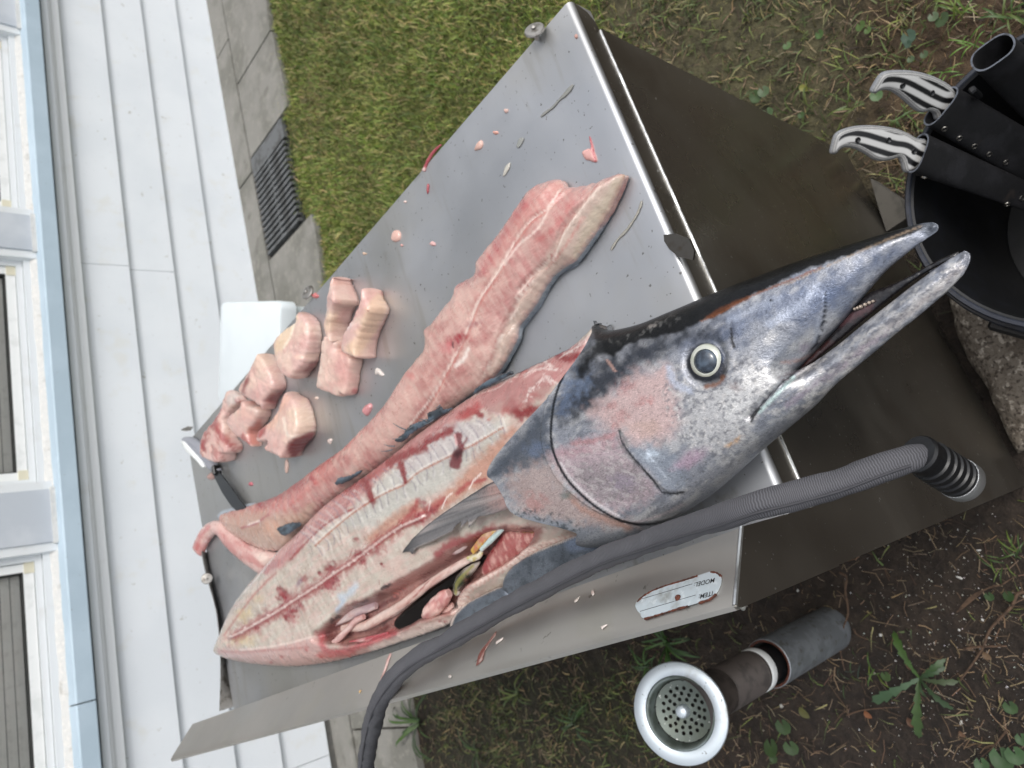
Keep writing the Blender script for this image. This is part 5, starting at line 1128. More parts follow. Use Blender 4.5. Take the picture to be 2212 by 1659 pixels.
CH = [
 (((905, 455), (960, 472), (1030, 488), (1068, 540), (1085, 640), (1065, 790), (1045, 850), (990, 905), (930, 930), (850, 940), (800, 912), (760, 830), (740, 745), (735, 670), (795, 590), (860, 540), (885, 490)), .036, .036, 'pale fish chunk with a creamy outer skin edge, below the topmost chunk', pD),
 (((1095, 640), (1215, 670), (1260, 750), (1385, 800), (1368, 900), (1355, 1000), (1340, 1060), (1290, 1052), (1200, 1075), (1100, 1042), (1038, 1012), (1042, 930), (1070, 800)), .030, .030, 'flat square pink fish chunk lying under the two stacked chunks', pC),
 (((1148, 200), (1175, 215), (1225, 208), (1270, 205), (1272, 245), (1310, 268), (1345, 330), (1362, 395), (1325, 430), (1300, 500), (1250, 575), (1215, 662), (1150, 675), (1090, 640), (1046, 552), (1068, 480), (1085, 400), (1120, 280)), .040, .040, 'topmost upright fish chunk leaning on the flat square chunk', pA),
 (((1472, 298), (1528, 300), (1545, 365), (1586, 428), (1560, 505), (1520, 590), (1470, 690), (1440, 760), (1392, 796), (1330, 790), (1240, 750), (1228, 690), (1250, 610), (1300, 530), (1335, 450), (1400, 370)), .038, .042, 'long slanted yellowish fish chunk nearest the middle of the table', pB),
 (((636, 762), (690, 785), (742, 795), (790, 870), (815, 950), (822, 1012), (770, 1092), (710, 1172), (640, 1150), (560, 1112), (484, 1050), (500, 980), (550, 885), (590, 800)), .038, .038, 'fish chunk with dark red corners in the middle of the row along the table edge', pE),
 (((430, 1040), (490, 1058), (535, 1110), (470, 1170), (402, 1240), (392, 1290), (440, 1380), (500, 1432), (490, 1486), (420, 1490), (360, 1550), (300, 1560), (215, 1512), (200, 1420), (210, 1350), (268, 1262), (320, 1170), (370, 1085)), .034, .034, 'reddish fish chunk touching the knife handle in the table corner', pH),
 (((540, 1112), (640, 1150), (712, 1172), (692, 1250), (610, 1330), (600, 1390), (628, 1448), (560, 1432), (505, 1425), (440, 1372), (388, 1290), (402, 1240), (470, 1168)), .036, .036, 'pink fish chunk wedged between its two redder neighbours in the corner group', pG),
 (((868, 1050), (925, 1070), (982, 1095), (1008, 1140), (1028, 1210), (1042, 1280), (1030, 1370), (960, 1450), (880, 1526), (800, 1512), (665, 1472), (680, 1405), (600, 1412), (590, 1375), (605, 1330), (690, 1258), (758, 1160), (820, 1090)), .040, .040, 'round fish chunk with ring pattern and blood red side, standing apart from the row', pF)]
for i, (px, zf, hg, lab, pf) in enumerate(CH): chunk(c4(*px), zf, hg, lab, pf, 20 + i * 3)

# ------------------------------------------------------------------ scraps of flesh on the steel
def scrap(px, label, colr, h=.002, spots=None, rag=.0008):
    c = at(*np.mean(np.array(px), 0), ZT); th = empty('fish_scrap', tuple(c), label, 'fish scrap', 'small scraps of fish on the steel')
    solid('flesh', px, ZT + .0012, h, M_FLESH, th, colr, .0016, rag=rag, paint=spots, seed=int(px[0][0]) % 50)
    return th
def dot(x, y, rx, ry, ang=0, n=9, sd_=1):
    r_ = np.random.default_rng(int(x * 7 + y)); t = math.radians(ang); out = []
    for k in range(n):
        a = 6.283 * k / n; f = 1 + r_.normal(0, .16); u, v = rx * f * math.cos(a), ry * f * math.sin(a); out.append((x + u * math.cos(t) - v * math.sin(t), y + u * math.sin(t) + v * math.cos(t)))
    return out
scrap(c2((1560, 985), (1590, 965), (1615, 960), (1605, 900), (1602, 878), (1612, 890), (1632, 960), (1652, 1045), (1600, 1040), (1570, 1020)), 'pink scrap with a pointed red tail lying on the bright bare steel near the front', '#cf9f98', .003, lambda q, V: q.stroke(c2((1605, 880), (1620, 940), (1645, 1040)), 4, '#a5434c', .9, .8))
scrap(c2((325, 1550), (335, 1500), (365, 1490), (383, 1520), (375, 1555), (345, 1568)), 'round pale pink scrap to the right of the topmost chunk', '#d3ac9f', .004)
scrap(c2((862, 970), (880, 925), (905, 905), (915, 935), (900, 965), (870, 975)), 'pale scrap alone on the upper part of the steel', '#cda99b', .003)
scrap(c2((570, 1580), (585, 1562), (605, 1575), (605, 1592), (585, 1592)), 'small white and red scrap near the fillet edge', '#d2a7a2', .003)
scrap(dot(*c2((998, 860))[0], 6, 4.5, 20), 'tiny pink scrap beside the water streak', '#cf9a8a', .003)
scrap(dot(*c2((1065, 716))[0], 4, 4), 'tiny pale scrap farthest up the steel', '#d0b0a4', .003)
scrap(dot(*c2((1518, 235))[0], 3.6, 4), 'tiny brownish scrap by the front corner of the steel', '#b98d80', .003)
scrap(c2((518, 1105), (530, 1085), (560, 1020), (600, 965), (640, 935), (645, 942), (605, 985), (570, 1040), (548, 1085), (540, 1110)), 'thin red strip lying along the table edge', '#a04a50', .002, lambda q, V: q.blob(*c2((530, 1100))[0], 6, 6, 0, '#d0b4ae', .9))
scrap(c2((553, 1200), (562, 1188), (566, 1215), (558, 1258), (553, 1245)), 'short dark red sliver near the table edge', '#9a4148', .002)
scrap(c2((1045, 1140), (1060, 1080), (1090, 1052), (1088, 1085), (1065, 1125)), 'translucent whitish sliver above the fillet tip', '#b9b6ab', .001)
scrap(c2((1135, 945), (1150, 900), (1180, 890), (1175, 915), (1150, 955)), 'grey wet flake on the water streak', '#8f918c', .0008)
scrap(c4((1478, 880), (1492, 868), (1515, 890), (1538, 920), (1525, 932), (1500, 915), (1480, 920)), 'white flake between the chunks and the fillet', '#d6cdc6', .003)
scrap(c4((1385, 1180), (1400, 1150), (1435, 1130), (1450, 1150), (1440, 1190), (1415, 1225), (1390, 1205)), 'pink scrap lying against the edge of the fillet', '#c5898a', .007)
scrap(c4((812, 1560), (825, 1545), (835, 1590), (825, 1645), (812, 1630)), 'thin pale sliver below the round chunk', '#c0a397', .002)
scrap(dot(*c4((1142, 1408))[0], 5, 5.5), 'tiny whitish scrap below the round chunk', '#cdbcb4', .003)
scrap(dot(*c4((1042, 1090))[0], 4, 3.6), 'tiny pale scrap between square and round chunk', '#d6c0b2', .003)
scrap(dot(*c4((1033, 335))[0], 6, 5), 'tiny red scrap beside a round lug on the table edge', '#c0706e', .004)
scrap(dot(542, 1046, 4, 4.5), 'tiny red scrap between knife blade and fillet', '#b4616a', .004)
scrap(dot(*c2((150, 1642))[0], 4, 3.4), 'tiny cream scrap right of the leaning chunks', '#cdb29c', .003)
scrap(dot(*c2((390, 1588))[0], 3, 3), 'tiny pink speck under the round pale scrap', '#c99a92', .002)
scrap(dot(*c2((412, 1306))[0], 3.2, 3), 'tiny pale speck near the table edge', '#d4bdb4', .002)
scrap(c2((1290, 760), (1300, 735), (1350, 700), (1400, 650), (1440, 600), (1480, 555), (1505, 545), (1490, 580), (1450, 625), (1410, 655), (1370, 700), (1320, 740)), 'long grey wet streak on the bare steel between the table corner and the fillet', '#84857f', .0003)
scrap(c2((1938, 1300), (1948, 1310), (1930, 1370), (1890, 1440), (1840, 1510), (1790, 1560), (1750, 1620), (1742, 1610), (1785, 1545), (1835, 1490), (1880, 1430), (1920, 1360)), 'thin dried water line on the steel beside the fillet skin', '#9a978d', .0002)
# wet scraps on the splashback
def slope_bit(px, label, colr, hgt=.0012):
    P = [on_slope(x, y, .0008) for x, y in px]; c = np.mean(P, 0); th = empty('fish_scrap', tuple(c), label, 'fish scrap', 'small scraps of fish on the splashback')
    m = MB(); b = P + [c * .25 + p * .75 + SN * hgt for p in P]; n = len(P)
    m.add(b + [c + SN * hgt * 1.3], [(i, (i + 1) % n, (i + 1) % n + n, i + n) for i in range(n)] + [(i + n, (i + 1) % n + n, 2 * n) for i in range(n)])
    me = m.mesh('flesh', True, 70); V = np.array([v.co for v in me.vertices]); q = Paint(proj(V), colr); q.speck(5, .1, '#d8c6bd', .6, 4)
    a = me.attributes.new('col', 'FLOAT_COLOR', 'POINT'); a.data.foreach_set('color', np.c_[q.c, np.ones(len(V))].astype(np.float32).ravel()); link('flesh', me, M_FLESH, th)
slope_bit(c8((1000, 840), (1020, 830), (1050, 812), (1040, 830), (1015, 850), (1000, 860)), 'white flake on the splashback beside the blood trickle', '#a5a099')
slope_bit(c8((690, 1065), (705, 1048), (715, 1060), (712, 1075), (695, 1075)), 'white flake low on the splashback beside the hose', '#a8a49d')
slope_bit(c8((240, 1125), (255, 1070), (285, 1010), (300, 940), (315, 912), (325, 920), (310, 960), (290, 1020), (262, 1080), (250, 1125)), 'thin pink thread of flesh on the far part of the splashback', '#b98a84')
slope_bit(c8((870, 1000), (885, 930), (905, 890), (940, 850), (985, 790), (1005, 770), (1000, 800), (960, 850), (930, 900), (915, 960), (890, 985)), 'brown trickle of blood running down the splashback', '#7a4a42', .0004)
slope_bit(c8((1620, 510), (1632, 498), (1640, 530), (1628, 545), (1618, 530)), 'small pale flake on the splashback below the belly', '#9f9a93')
slope_bit(c8((1505, 575), (1530, 555), (1545, 545), (1530, 575), (1512, 588)), 'thin grey flake on the splashback below the belly', '#b9b3a9', .0006)
slope_bit(c8((1675, 745), (1700, 735), (1725, 730), (1700, 750), (1690, 762)), 'curled white flake above the label plate', '#b5b1aa')
slope_bit(c8((112, 1165), (122, 1150), (130, 1155), (118, 1175)), 'tiny yellowish crumb on the far part of the splashback', '#a98a52')

# ------------------------------------------------------------------ knife in the corner
def c4b(*p): return [(.3335 * x, 553 + .3335 * y) for x, y in p]
M_BLADE = material('knife_steel', '#4b4d4f', .28, 1.0, bump=[((20, 600, 20), .05, .0005)])
M_GREY = material('grey_handle_plastic', '#8f9199', .4, noise=[(60, '#787a82', .5, .7, .5)])
M_BLACK = material('black_plastic', '#121315', .38, noise=[(50, '#26282b', .52, .7, .6)], bump=[(200, .15, .001)])
kn = empty('boning_knife', (.95, 1.6, ZT), 'knife with grey handle lying on the steel in the far table corner', 'knife')
hpx = c4b((1185, 1182), (1200, 1172), (1240, 1180), (1290, 1215), (1330, 1270), (1370, 1320), (1405, 1370), (1412, 1392), (1388, 1398), (1360, 1385), (1330, 1340), (1290, 1310), (1240, 1260), (1200, 1215))
Qk = outline(hpx, ZT + .012, .003)
slab('handle', Qk, lambda P, d: ZT + .012 + .010 * (1 - np.exp(-d / .004)), lambda P, d: ZT + .003 + 0 * d, M_GREY, kn, None, .004, 2)
gi = outline(c4b((1195, 1200), (1215, 1205), (1260, 1255), (1300, 1300), (1335, 1355), (1330, 1365), (1290, 1320), (1240, 1275), (1205, 1225)), ZT + .016, .003)
slab('grip_inlay', gi, lambda P, d: ZT + .0245 + 0 * d, lambda P, d: ZT + .014 + 0 * d, M_FRAME, kn, None, .004, 1)
m = MB()
bl = [at(x, y, ZT + .030 - .0006 * i) for i, (x, y) in enumerate(c4b((1400, 1385), (1425, 1400), (1500, 1500), (1580, 1615), (1640, 1690), (1600, 1690), (1500, 1620), (1440, 1530), (1395, 1440), (1370, 1395)))]
m.prism([(p[0], p[1], ZT + .013) for p in [at(x, y, ZT + .014) for x, y in c4b((1402, 1385), (1425, 1400), (1500, 1500), (1580, 1612), (1700, 1760), (1640, 1740), (1500, 1620), (1440, 1530), (1395, 1440), (1372, 1395))]], (0, 0, .0022)); m.build('blade', M_BLADE, kn)
m = MB(); c = at(*c4b((1392, 1388))[0], ZT + .016); m.box((c[0] - .012, c[1] - .006, ZT + .003), (c[0] + .012, c[1] + .006, ZT + .022), None, .003); m.build('bolster', M_BLACK, kn)
scrap(c4b((1345, 1440), (1350, 1415), (1375, 1400), (1400, 1405), (1390, 1440), (1365, 1450)), 'scrap of tissue caught beside the knife handle', '#a9857c', .006)
# ------------------------------------------------------------------ hose
def uv_tube(name, P, R_, n, mat, parent, wob=0., seed=0, ucycle=1.0):
    P = np.asarray(P, float); m = len(P); T = np.gradient(P, axis=0); T /= np.linalg.norm(T, axis=1)[:, None]
    s = np.r_[0, np.cumsum(np.linalg.norm(np.diff(P, axis=0), axis=1))]
    u = np.array([0, 0, 1.]); V = []; 
    for i in range(m):
        u = u - u.dot(T[i]) * T[i]; u /= np.linalg.norm(u); w = np.cross(T[i], u); a = np.arange(n) * 2 * math.pi / n
        rr = R_[i] * (1 + wob * fbm(s[i] / .035 + 0 * a, np.cos(a) * .8 + 3, seed, 3) + wob * .6 * fbm(s[i] / .012 + 0 * a, np.sin(a) * 1.3, seed + 4, 2))
        V.append(P[i] + (rr * np.cos(a))[:, None] * w + (rr * np.sin(a))[:, None] * u)
    V = np.vstack(V); ii = np.arange(m * n).reshape(m, n); j = np.roll(ii, -1, 1)
    F = np.c_[ii[:-1].ravel(), j[:-1].ravel(), j[1:].ravel(), ii[1:].ravel()]
    me = np_mesh(name, V, F); uvl = me.uv_layers.new(name='weave'); k = np.arange(n)
    U = np.empty((len(F), 4, 2)); fi, fk = np.divmod(np.arange(len(F)), n)
    for c, (di, dk) in enumerate(((0, 0), (0, 1), (1, 1), (1, 0))): U[:, c, 0] = s[fi + di]; U[:, c, 1] = (fk + dk) / n
    uvl.data.foreach_set('uv', U.astype(np.float32).ravel()); return link(name, me, mat, parent)
M_HOSE = bpy.data.materials.new('woven_hose_sleeve'); M_HOSE.use_nodes = True
_N, _L = M_HOSE.node_tree.nodes, M_HOSE.node_tree.links; _b = _N['Principled BSDF']
def _math(op, a, b=None, c=None):
    n = _N.new('ShaderNodeMath'); n.operation = op
    for i, v in enumerate((a, b, c)):
        if v is None: continue
        if isinstance(v, (int, float)): n.inputs[i].default_value = v
        else: _L.new(v, n.inputs[i])
    return n.outputs[0]
_uv = _N.new('ShaderNodeUVMap'); _uv.uv_map = 'weave'; _sp = _N.new('ShaderNodeSeparateXYZ'); _L.new(_uv.outputs[0], _sp.inputs[0])
_nz = _N.new('ShaderNodeTexNoise'); _nz.inputs['Scale'].default_value = 38; _tc = _N.new('ShaderNodeTexCoord'); _L.new(_tc.outputs['Object'], _nz.inputs['Vector'])
_zig = _math('PINGPONG', _math('MULTIPLY', _sp.outputs[1], 26), 1.0)
_ph = _math('ADD', _math('MULTIPLY', _sp.outputs[0], 6.2832 / .0017), _math('ADD', _math('MULTIPLY', _zig, 1.5), _math('MULTIPLY', _nz.outputs[0], 12)))
_st = _math('MULTIPLY_ADD', _math('SINE', _ph), .5, .5)
_rp = _N.new('ShaderNodeMix'); _rp.data_type = 'RGBA'; _L.new(_st, _rp.inputs['Factor']); _rp.inputs[6].default_value = (*lin('#39393c'), 1); _rp.inputs[7].default_value = (*lin('#5b5b60'), 1)
_L.new(_rp.outputs[2], _b.inputs['Base Color']); _b.inputs['Roughness'].default_value = .75
_bp = _N.new('ShaderNodeBump'); _bp.inputs['Strength'].default_value = .3; _bp.inputs['Distance'].default_value = .001; _L.new(_st, _bp.inputs['Height']); _L.new(_bp.outputs[0], _b.inputs['Normal'])
hose_pts = [(1992, 985, ZT + .090), (1965, 990, ZT + .100), (1900, 1012, ZT + .112), (1820, 1042, ZT + .122), (1720, 1070, ZT + .135), (1640, 1090, ZT + .148), (1560, 1118, ZT + .146), (1480, 1142, ZT + .135), (1400, 1170, ZT + .125), (1310, 1202, ZT + .118), (1220, 1246, ZT + .115), (1130, 1292, ZT + .115), (1040, 1342, ZT + .120), (960, 1388, ZT + .128), (900, 1422, ZT + .138), (855, 1462, ZT + .148), (822, 1512, ZT + .146), (806, 1560, ZT + .120), (796, 1610, ZT + .075), (790, 1665, ZT + .02), (786, 1740, ZT - .06), (800, 1850, ZT - .16)]
Lh = spline(hose_pts, 8); Ph = np.array([at(*p) for p in Lh]); Ph = resample(Ph, .004)
rad = np.interp(np.linspace(0, 1, len(Ph)), [0, .03, .10, .25, .45, .7, 1], [.0100, .0102, .0102, .0112, .0124, .0134, .0136])
hose = empty('garden_hose', tuple(Ph[0]), 'grey woven garden hose lying along the splashback with a black end fitting', 'hose')
uv_tube('sleeve', Ph, rad, 40, M_HOSE, hose, .16, 3)
m = MB(); side = np.array([0, 0, 1.]) 
seam = []
for i in range(4, len(Ph) - 2):
    t = Ph[i + 1] - Ph[i - 1]; t /= np.linalg.norm(t); u = side - side.dot(t) * t; u /= np.linalg.norm(u); w = np.cross(t, u); seam.append(Ph[i] + (u * .86 - w * .5) * rad[i] * 1.06)
m.tube(seam, [.0011] * len(seam), 6)
m.build('seam', material('hose_seam', '#3c3c40', .8), hose, True)
a, b = Ph[0], at(2085, 1043, ZT + .045)
ax = b - a; ax /= np.linalg.norm(ax); f0 = a - ax * .004; ln = np.linalg.norm(b - f0)
m = MB(); pr = [(.0128, -.002), (.0142, .0), (.0142, .005), (.0135, .007), (.0135, .012), (.0150, .013), (.0150, .018), (.0138, .020)]
z_ = .020
for k in range(4): pr += [(.0138, z_), (.0152, z_ + .001), (.0152, z_ + .005), (.0138, z_ + .0065)]; z_ += .0075
pr += [(.0140, z_), (.0140, ln - .010), (.0132, ln - .009)]
m.lathe(pr, f0, 36, ax, True); m.build('coupling', M_BLACK, hose, True, 30)
m = MB()
m.lathe([(.0143, ln - .0105), (.0156, ln - .010), (.0156, ln - .0015), (.0148, ln), (.0112, ln), (.0105, ln - .004), (.0001, ln - .006)], f0, 60, ax); m.build('knurled_ring', material('knurled_steel', '#c3c5c6', .35, .9, bump=[((900, 900, 900), .8, .001)]), hose, True, 30)

# ------------------------------------------------------------------ waste strainer on its pipe
SX, SY, SZ = -.1905, .7865, .515
wst = empty('waste_strainer', (SX, SY, 0), 'round steel sink strainer with drilled basket on top of an upright waste pipe', 'strainer')
M_FLANGE = material('dull_steel', '#c9d3da', .45, .55, noise=[(18, '#8e8c80', .55, .7, .7, 6), (110, '#4f4f49', .69, .74, .7, 2)], bump=[(60, .1, .002)])
M_BASKET = material('stained_steel', '#5f6762', .42, .55, noise=[(26, '#5a6157', .45, .65, .8, 6), (40, '#6d5a3c', .62, .72, .5, 5), (160, '#cfd2cf', .66, .71, .8, 3)])
M_WALL = material('stained_basket_wall', '#98a29f', .4, .7, noise=[(30, '#6a7268', .42, .62, .8, 5), (22, '#7a6848', .60, .70, .6, 5)])
M_PIPE = material('brown_pipe', '#4b4440', .6, .2, noise=[(40, '#2f2a27', .45, .65, .7)], bump=[(90, .2, .002)])
M_GALV = material('galvanised_pipe', '#83888c', .5, .55, noise=[(30, '#9aa0a6', .45, .62, .7, 4, 'noise'), (70, '#6b6a66', .55, .68, .7)], bump=[(80, .1, .002)])
c = Vector((SX, SY, SZ)); k = .0725
m = MB(); m.lathe([(.052, -.006), (k, -.006), (k + .001, -.003), (k, .0), (k - .004, .0018), (.058, .0022), (.0535, .0008), (.0535, -.004)], c, 64); m.build('flange', M_FLANGE, wst, True, 40)
m = MB(); m.lathe([(.0535, -.003), (.0525, .0018), (.0505, .0030), (.0485, .0018), (.0475, -.004), (.0450, -.026), (.0440, -.030)], c, 64); m.build('basket_wall', M_WALL, wst, True, 60)
# perforated floor: disc with real holes
holes = [(r_ * math.cos(t), r_ * math.sin(t)) for r_, nn, ph in ((.0165, 9, .1), (.0245, 13, .3), (.0325, 18, .0)) for t in [ph + 6.2832 * i / nn for i in range(nn)]]
pts = []; edges = []; hc = 10
def ring(cx_, cy_, r_, n):
    b = len(pts)
    for i in range(n): pts.append(Vector((cx_ + r_ * math.cos(6.2832 * i / n), cy_ + r_ * math.sin(6.2832 * i / n))))
    edges.extend((b + i, b + (i + 1) % n) for i in range(n))
ring(0, 0, .0442, 56)
for hx, hy in holes: ring(hx, hy, .0031, hc)
v2, e2, f2, *_ = delaunay_2d_cdt(pts, edges, [], 1, 1e-7)
F = []
for f in f2:
    g = sum((v2[i] for i in f), Vector((0, 0))) / len(f)
    if not any((g.x - hx) ** 2 + (g.y - hy) ** 2 < .0030 ** 2 for hx, hy in holes): F.append(f)
m = MB(); m.add([(c.x + v.x, c.y + v.y, c.z - .024 + .004 * (v.length / .044) ** 2) for v in v2], F); m.add([(c.x + v.x, c.y + v.y, c.z - .026 + .004 * (v.length / .044) ** 2) for v in v2], [f[::-1] for f in F]); m.build('basket_floor', M_BASKET, wst)
m = MB(); m.lathe([(.0100, -.025), (.0098, -.012), (.0088, -.0085), (.0070, -.007), (.0001, -.0065)], c, 28); m.build('knob', M_FLANGE, wst, True, 50)
m = MB(); m.lathe([(.0001, -.050), (.040, -.050), (.043, -.0325)], c, 40); m.build('sump', M_DARK, wst, True)
dm0 = None
for i in range(12):
    t = 6.2832 * i / 12 + .2
    if dm0 is None:
        m = MB(); m.add([(0, -.0018, 0), (0, 0, .0022), (0, .0018, 0), (0, 0, -.0022), (-.0012, -.0018, 0), (-.0012, 0, .0022), (-.0012, .0018, 0), (-.0012, 0, -.0022)], [(0, 1, 2, 3), (4, 7, 6, 5), (0, 4, 5, 1), (1, 5, 6, 2), (2, 6, 7, 3), (3, 7, 4, 0)])
        dm0 = m.build('side_hole', M_DARK, wst); o_ = dm0
    else: o_ = copy_part(dm0, wst)
    o_.location = (c.x + .0448 * math.cos(t), c.y + .0448 * math.sin(t), c.z - .018); o_.rotation_euler = (0, 0, t)
m = MB(); m.lathe([(.050, -.006), (.050, -.030), (.046, -.036), (.046, -.050), (.039, -.075), (.036, -.110)], c, 40); m.build('tailpiece', M_PIPE, wst, True, 40)
pr = [(.036, -.110)]
for i in range(26): z = -.110 - i * .0042; pr += [(.0372, z), (.0350, z - .0021)]
pr += [(.035, -.225)]
m = MB(); m.lathe(pr, c, 36); m.build('threaded_tube', M_PIPE, wst, True, 25)
m = MB(); m.lathe([(.0362, -.221), (.0372, -.223), (.0372, -.238), (.0362, -.240), (.030, -.240)], c, 36); m.build('washer', M_FRAME, wst, True, 30)
m = MB(); m.lathe([(.0315, -.238), (.0315, -.330)], c, 28); m.build('inner_pipe', M_BLACK, wst, True)
m = MB(); m.lathe([(.0375, -.300), (.0375, -.2755), (.0395, -.2745), (.0425, -.276), (.0425, -.57)], c, 40); gp = m.build('standpipe', M_GALV, wst, True, 40)
m = MB(); m.lathe([(.0370, -.285), (.0372, -.2748), (.0398, -.2738), (.0412, -.2745)], c, 40); m.build('rust_lip', M_RUST, gp, True)

_vd = Vector(CAM) - c; _vd.normalize(); _ax = Vector((0, 0, 1)).cross(_vd).normalized(); _tm = Matrix.Translation(c) @ Matrix.Rotation(math.radians(21), 4, _ax) @ Matrix.Translation(-c)
for o_ in wst.children:           # the strainer body leans over on its pipe
    if o_.name.split('.')[0] in ('flange', 'basket_wall', 'basket_floor', 'sump', 'knob'): o_.data.transform(_tm)
    elif o_.name.split('.')[0] == 'side_hole':
        mw = _tm @ Matrix.LocRotScale(o_.location, o_.rotation_euler, (1, 1, 1)); o_.location = mw.translation; o_.rotation_euler = mw.to_euler()

# ------------------------------------------------------------------ bucket
M_BUCKET = material('black_rubber_plastic', '#08090b', .5, noise=[(40, '#101218', .5, .68, .6)], bump=[(150, .12, .001)])
M_RIM = material('grey_black_rim', '#2b2f39', .42, noise=[(60, '#1a1d24', .45, .65, .7)])
BX, BY, BR, BZ = .292, .050, .192, .37
bkt = empty('bucket', (BX, BY, 0), 'large round black plastic bucket with ribbed rim holding the knife belt', 'bucket')
m = MB(); m.lathe([(.0001, .006), (.150, .006), (.153, .012), (BR - .022, BZ - .045), (BR - .016, BZ - .03), (BR - .013, BZ - .002), (BR - .010, BZ)], (BX, BY, 0), 80); m.build('bucket_inside', M_BUCKET, bkt, True, 40)
m = MB(); m.lathe([(.0001, .0), (.158, .0), (.162, .01), (BR - .012, BZ - .055), (BR - .008, BZ - .050), (BR - .0065, BZ - .03)], (BX, BY, 0), 80); m.build('bucket_wall', M_BUCKET, bkt, True, 40)
m = MB(); m.lathe([(BR - .010, BZ - .001), (BR - .008, BZ + .0015), (BR - .004, BZ + .0015), (BR - .002, BZ - .001), (BR - .002, BZ - .010), (BR - .006, BZ - .012), (BR - .006, BZ - .020), (BR + .002, BZ - .022), (BR + .004, BZ - .025), (BR + .004, BZ - .034), (BR - .005, BZ - .036)], (BX, BY, 0), 96); m.build('rim', M_RIM, bkt, True, 40)
t = math.atan2(*(at(2205, 715, .3)[:2] - np.array([BX, BY]))[::-1])
m = MB(); M4 = Matrix.Translation((BX, BY, 0)) @ Matrix.Rotation(t, 4, 'Z'); m.box((BR - .004, -.03, BZ - .075), (BR + .012, .03, BZ - .030), M4, .004); m.build('handle_lug', M_BUCKET, bkt)

# ------------------------------------------------------------------ knife belt with three pockets
M_LEATH = material('black_leather', '#0d0d0f', .62, noise=[(30, '#1f1f22', .45, .65, .7, 6), (16, '#38302a', .63, .75, .5, 6), (220, '#7d7d7d', .765, .785, .6, 2)], bump=[(180, .3, .0015, 5), (12, .15, .006)])
M_LEDGE = material('worn_leather_edge', '#5b6069', .7, noise=[(120, '#2c2e33', .5, .65, .8)])
M_EYELET = material('nickel_eyelet', '#8f8d88', .4, 1.0)
def cS(*p): return [(1620.2 + .26758 * x, .26758 * y) for x, y in p]
belt = empty('knife_belt', (.42, .14, .42), 'black leather knife belt with three open pockets and rows of eyelets standing in the bucket', 'knife belt')
def pocket(a_px, b_px, za, drop_px_a, drop_px_b, zb_, depth, rivets, open_=1.0):
    """mouth from a to b, falling to the drop points; an oval sleeve"""
    A, B = at(*a_px, za), at(*b_px, za); C_, D_ = at(*drop_px_a, zb_), at(*drop_px_b, zb_)
    n = 36; rows_ = 14; m = MB(); mi = []; 
    fwd = None
    outer = []; inner = []
    for r_ in range(rows_):
        t = r_ / (rows_ - 1); a = A * (1 - t) + C_ * t; b = B * (1 - t) + D_ * t; cen = (a + b) / 2; u = (b - a) / 2; hw = np.linalg.norm(u); u = u / hw
        dn = (C_ + D_ - A - B); dn /= np.linalg.norm(dn); w = np.cross(u, dn); w /= np.linalg.norm(w)
        dep = depth * (open_ * (1 - t) ** 2 + .30)
        lo = []; li = []
        for k in range(n):
            th = 6.2832 * k / n; cu_, sn = math.cos(th), math.sin(th)
            cx_ = math.copysign(abs(cu_) ** .55, cu_); 
            lo.append(cen + u * hw * cx_ + w * dep * sn); li.append(cen + u * (hw - .0022) * cx_ + w * max(dep - .0022, .0006) * sn)
        outer.append(lo); inner.append(li)
    b0 = m.add([p for l in outer for p in l], [(r_ * n + k, r_ * n + (k + 1) % n, (r_ + 1) * n + (k + 1) % n, (r_ + 1) * n + k) for r_ in range(rows_ - 1) for k in range(n)])
    m.add([p for l in inner for p in l], [(r_ * n + k, (r_ + 1) * n + k, (r_ + 1) * n + (k + 1) % n, r_ * n + (k + 1) % n) for r_ in range(rows_ - 1) for k in range(n)])
    pk = m.build('pocket', M_LEATH, belt, True, 50)
    m = MB(); m.add([p for p in outer[0]] + [p for p in inner[0]], [(k, (k + 1) % n, (k + 1) % n + n, k + n) for k in range(n)]); m.build('cut_edge', M_LEDGE, pk)
    # eyelets on the face turned to the camera
    from mathutils.bvhtree import BVHTree
    bv = BVHTree.FromPolygons([Vector(v) for l in outer for v in l], [(r_ * n + k, r_ * n + (k + 1) % n, (r_ + 1) * n + (k + 1) % n, (r_ + 1) * n + k) for r_ in range(rows_ - 1) for k in range(n)])
    for x, y in rivets:
        d = rays([(x, y)])[0]; h = bv.ray_cast(Vector(CAM), Vector(d).normalized())
        if h[0] is None: continue
        nn = h[1] if h[1].dot(Vector(d)) < 0 else -h[1]
        m = MB(); m.lathe([(.0028, .0001), (.0030, .0011), (.0037, .0011), (.0040, .0001)], h[0], 14, nn); m.build('eyelet', M_EYELET, pk, True)
    return pk
pocket(cS((1790, 540))[0], cS((2130, 300))[0], .425, cS((2480, 1240))[0], cS((2900, 900))[0], .20, .012, cS((1878, 672), (1975, 780), (2085, 875), (2198, 960)), 1.3)
pocket(cS((1415, 1010))[0], cS((1665, 700))[0], .42, cS((2330, 1560))[0], cS((2600, 1250))[0], .20, .010, cS((1570, 1040), (1690, 1115), (1812, 1180), (1930, 1245), (2065, 1310)))
pocket(cS((1290, 1395))[0], cS((1408, 1075))[0], .42, cS((2330, 1740))[0], cS((2440, 1560))[0], .20, .010, cS((1405, 1430), (1550, 1490), (1690, 1540), (1820, 1600), (1950, 1640), (2075, 1648), (2195, 1600)))
m = MB(); c_ = at(*cS((1815, 745))[0], .415); m.box((c_[0] - .004, c_[1] - .004, c_[2] - .02), (c_[0] + .005, c_[1] + .004, c_[2] + .012), None, .002); m.build('belt_buckle', M_BUCKET, belt)

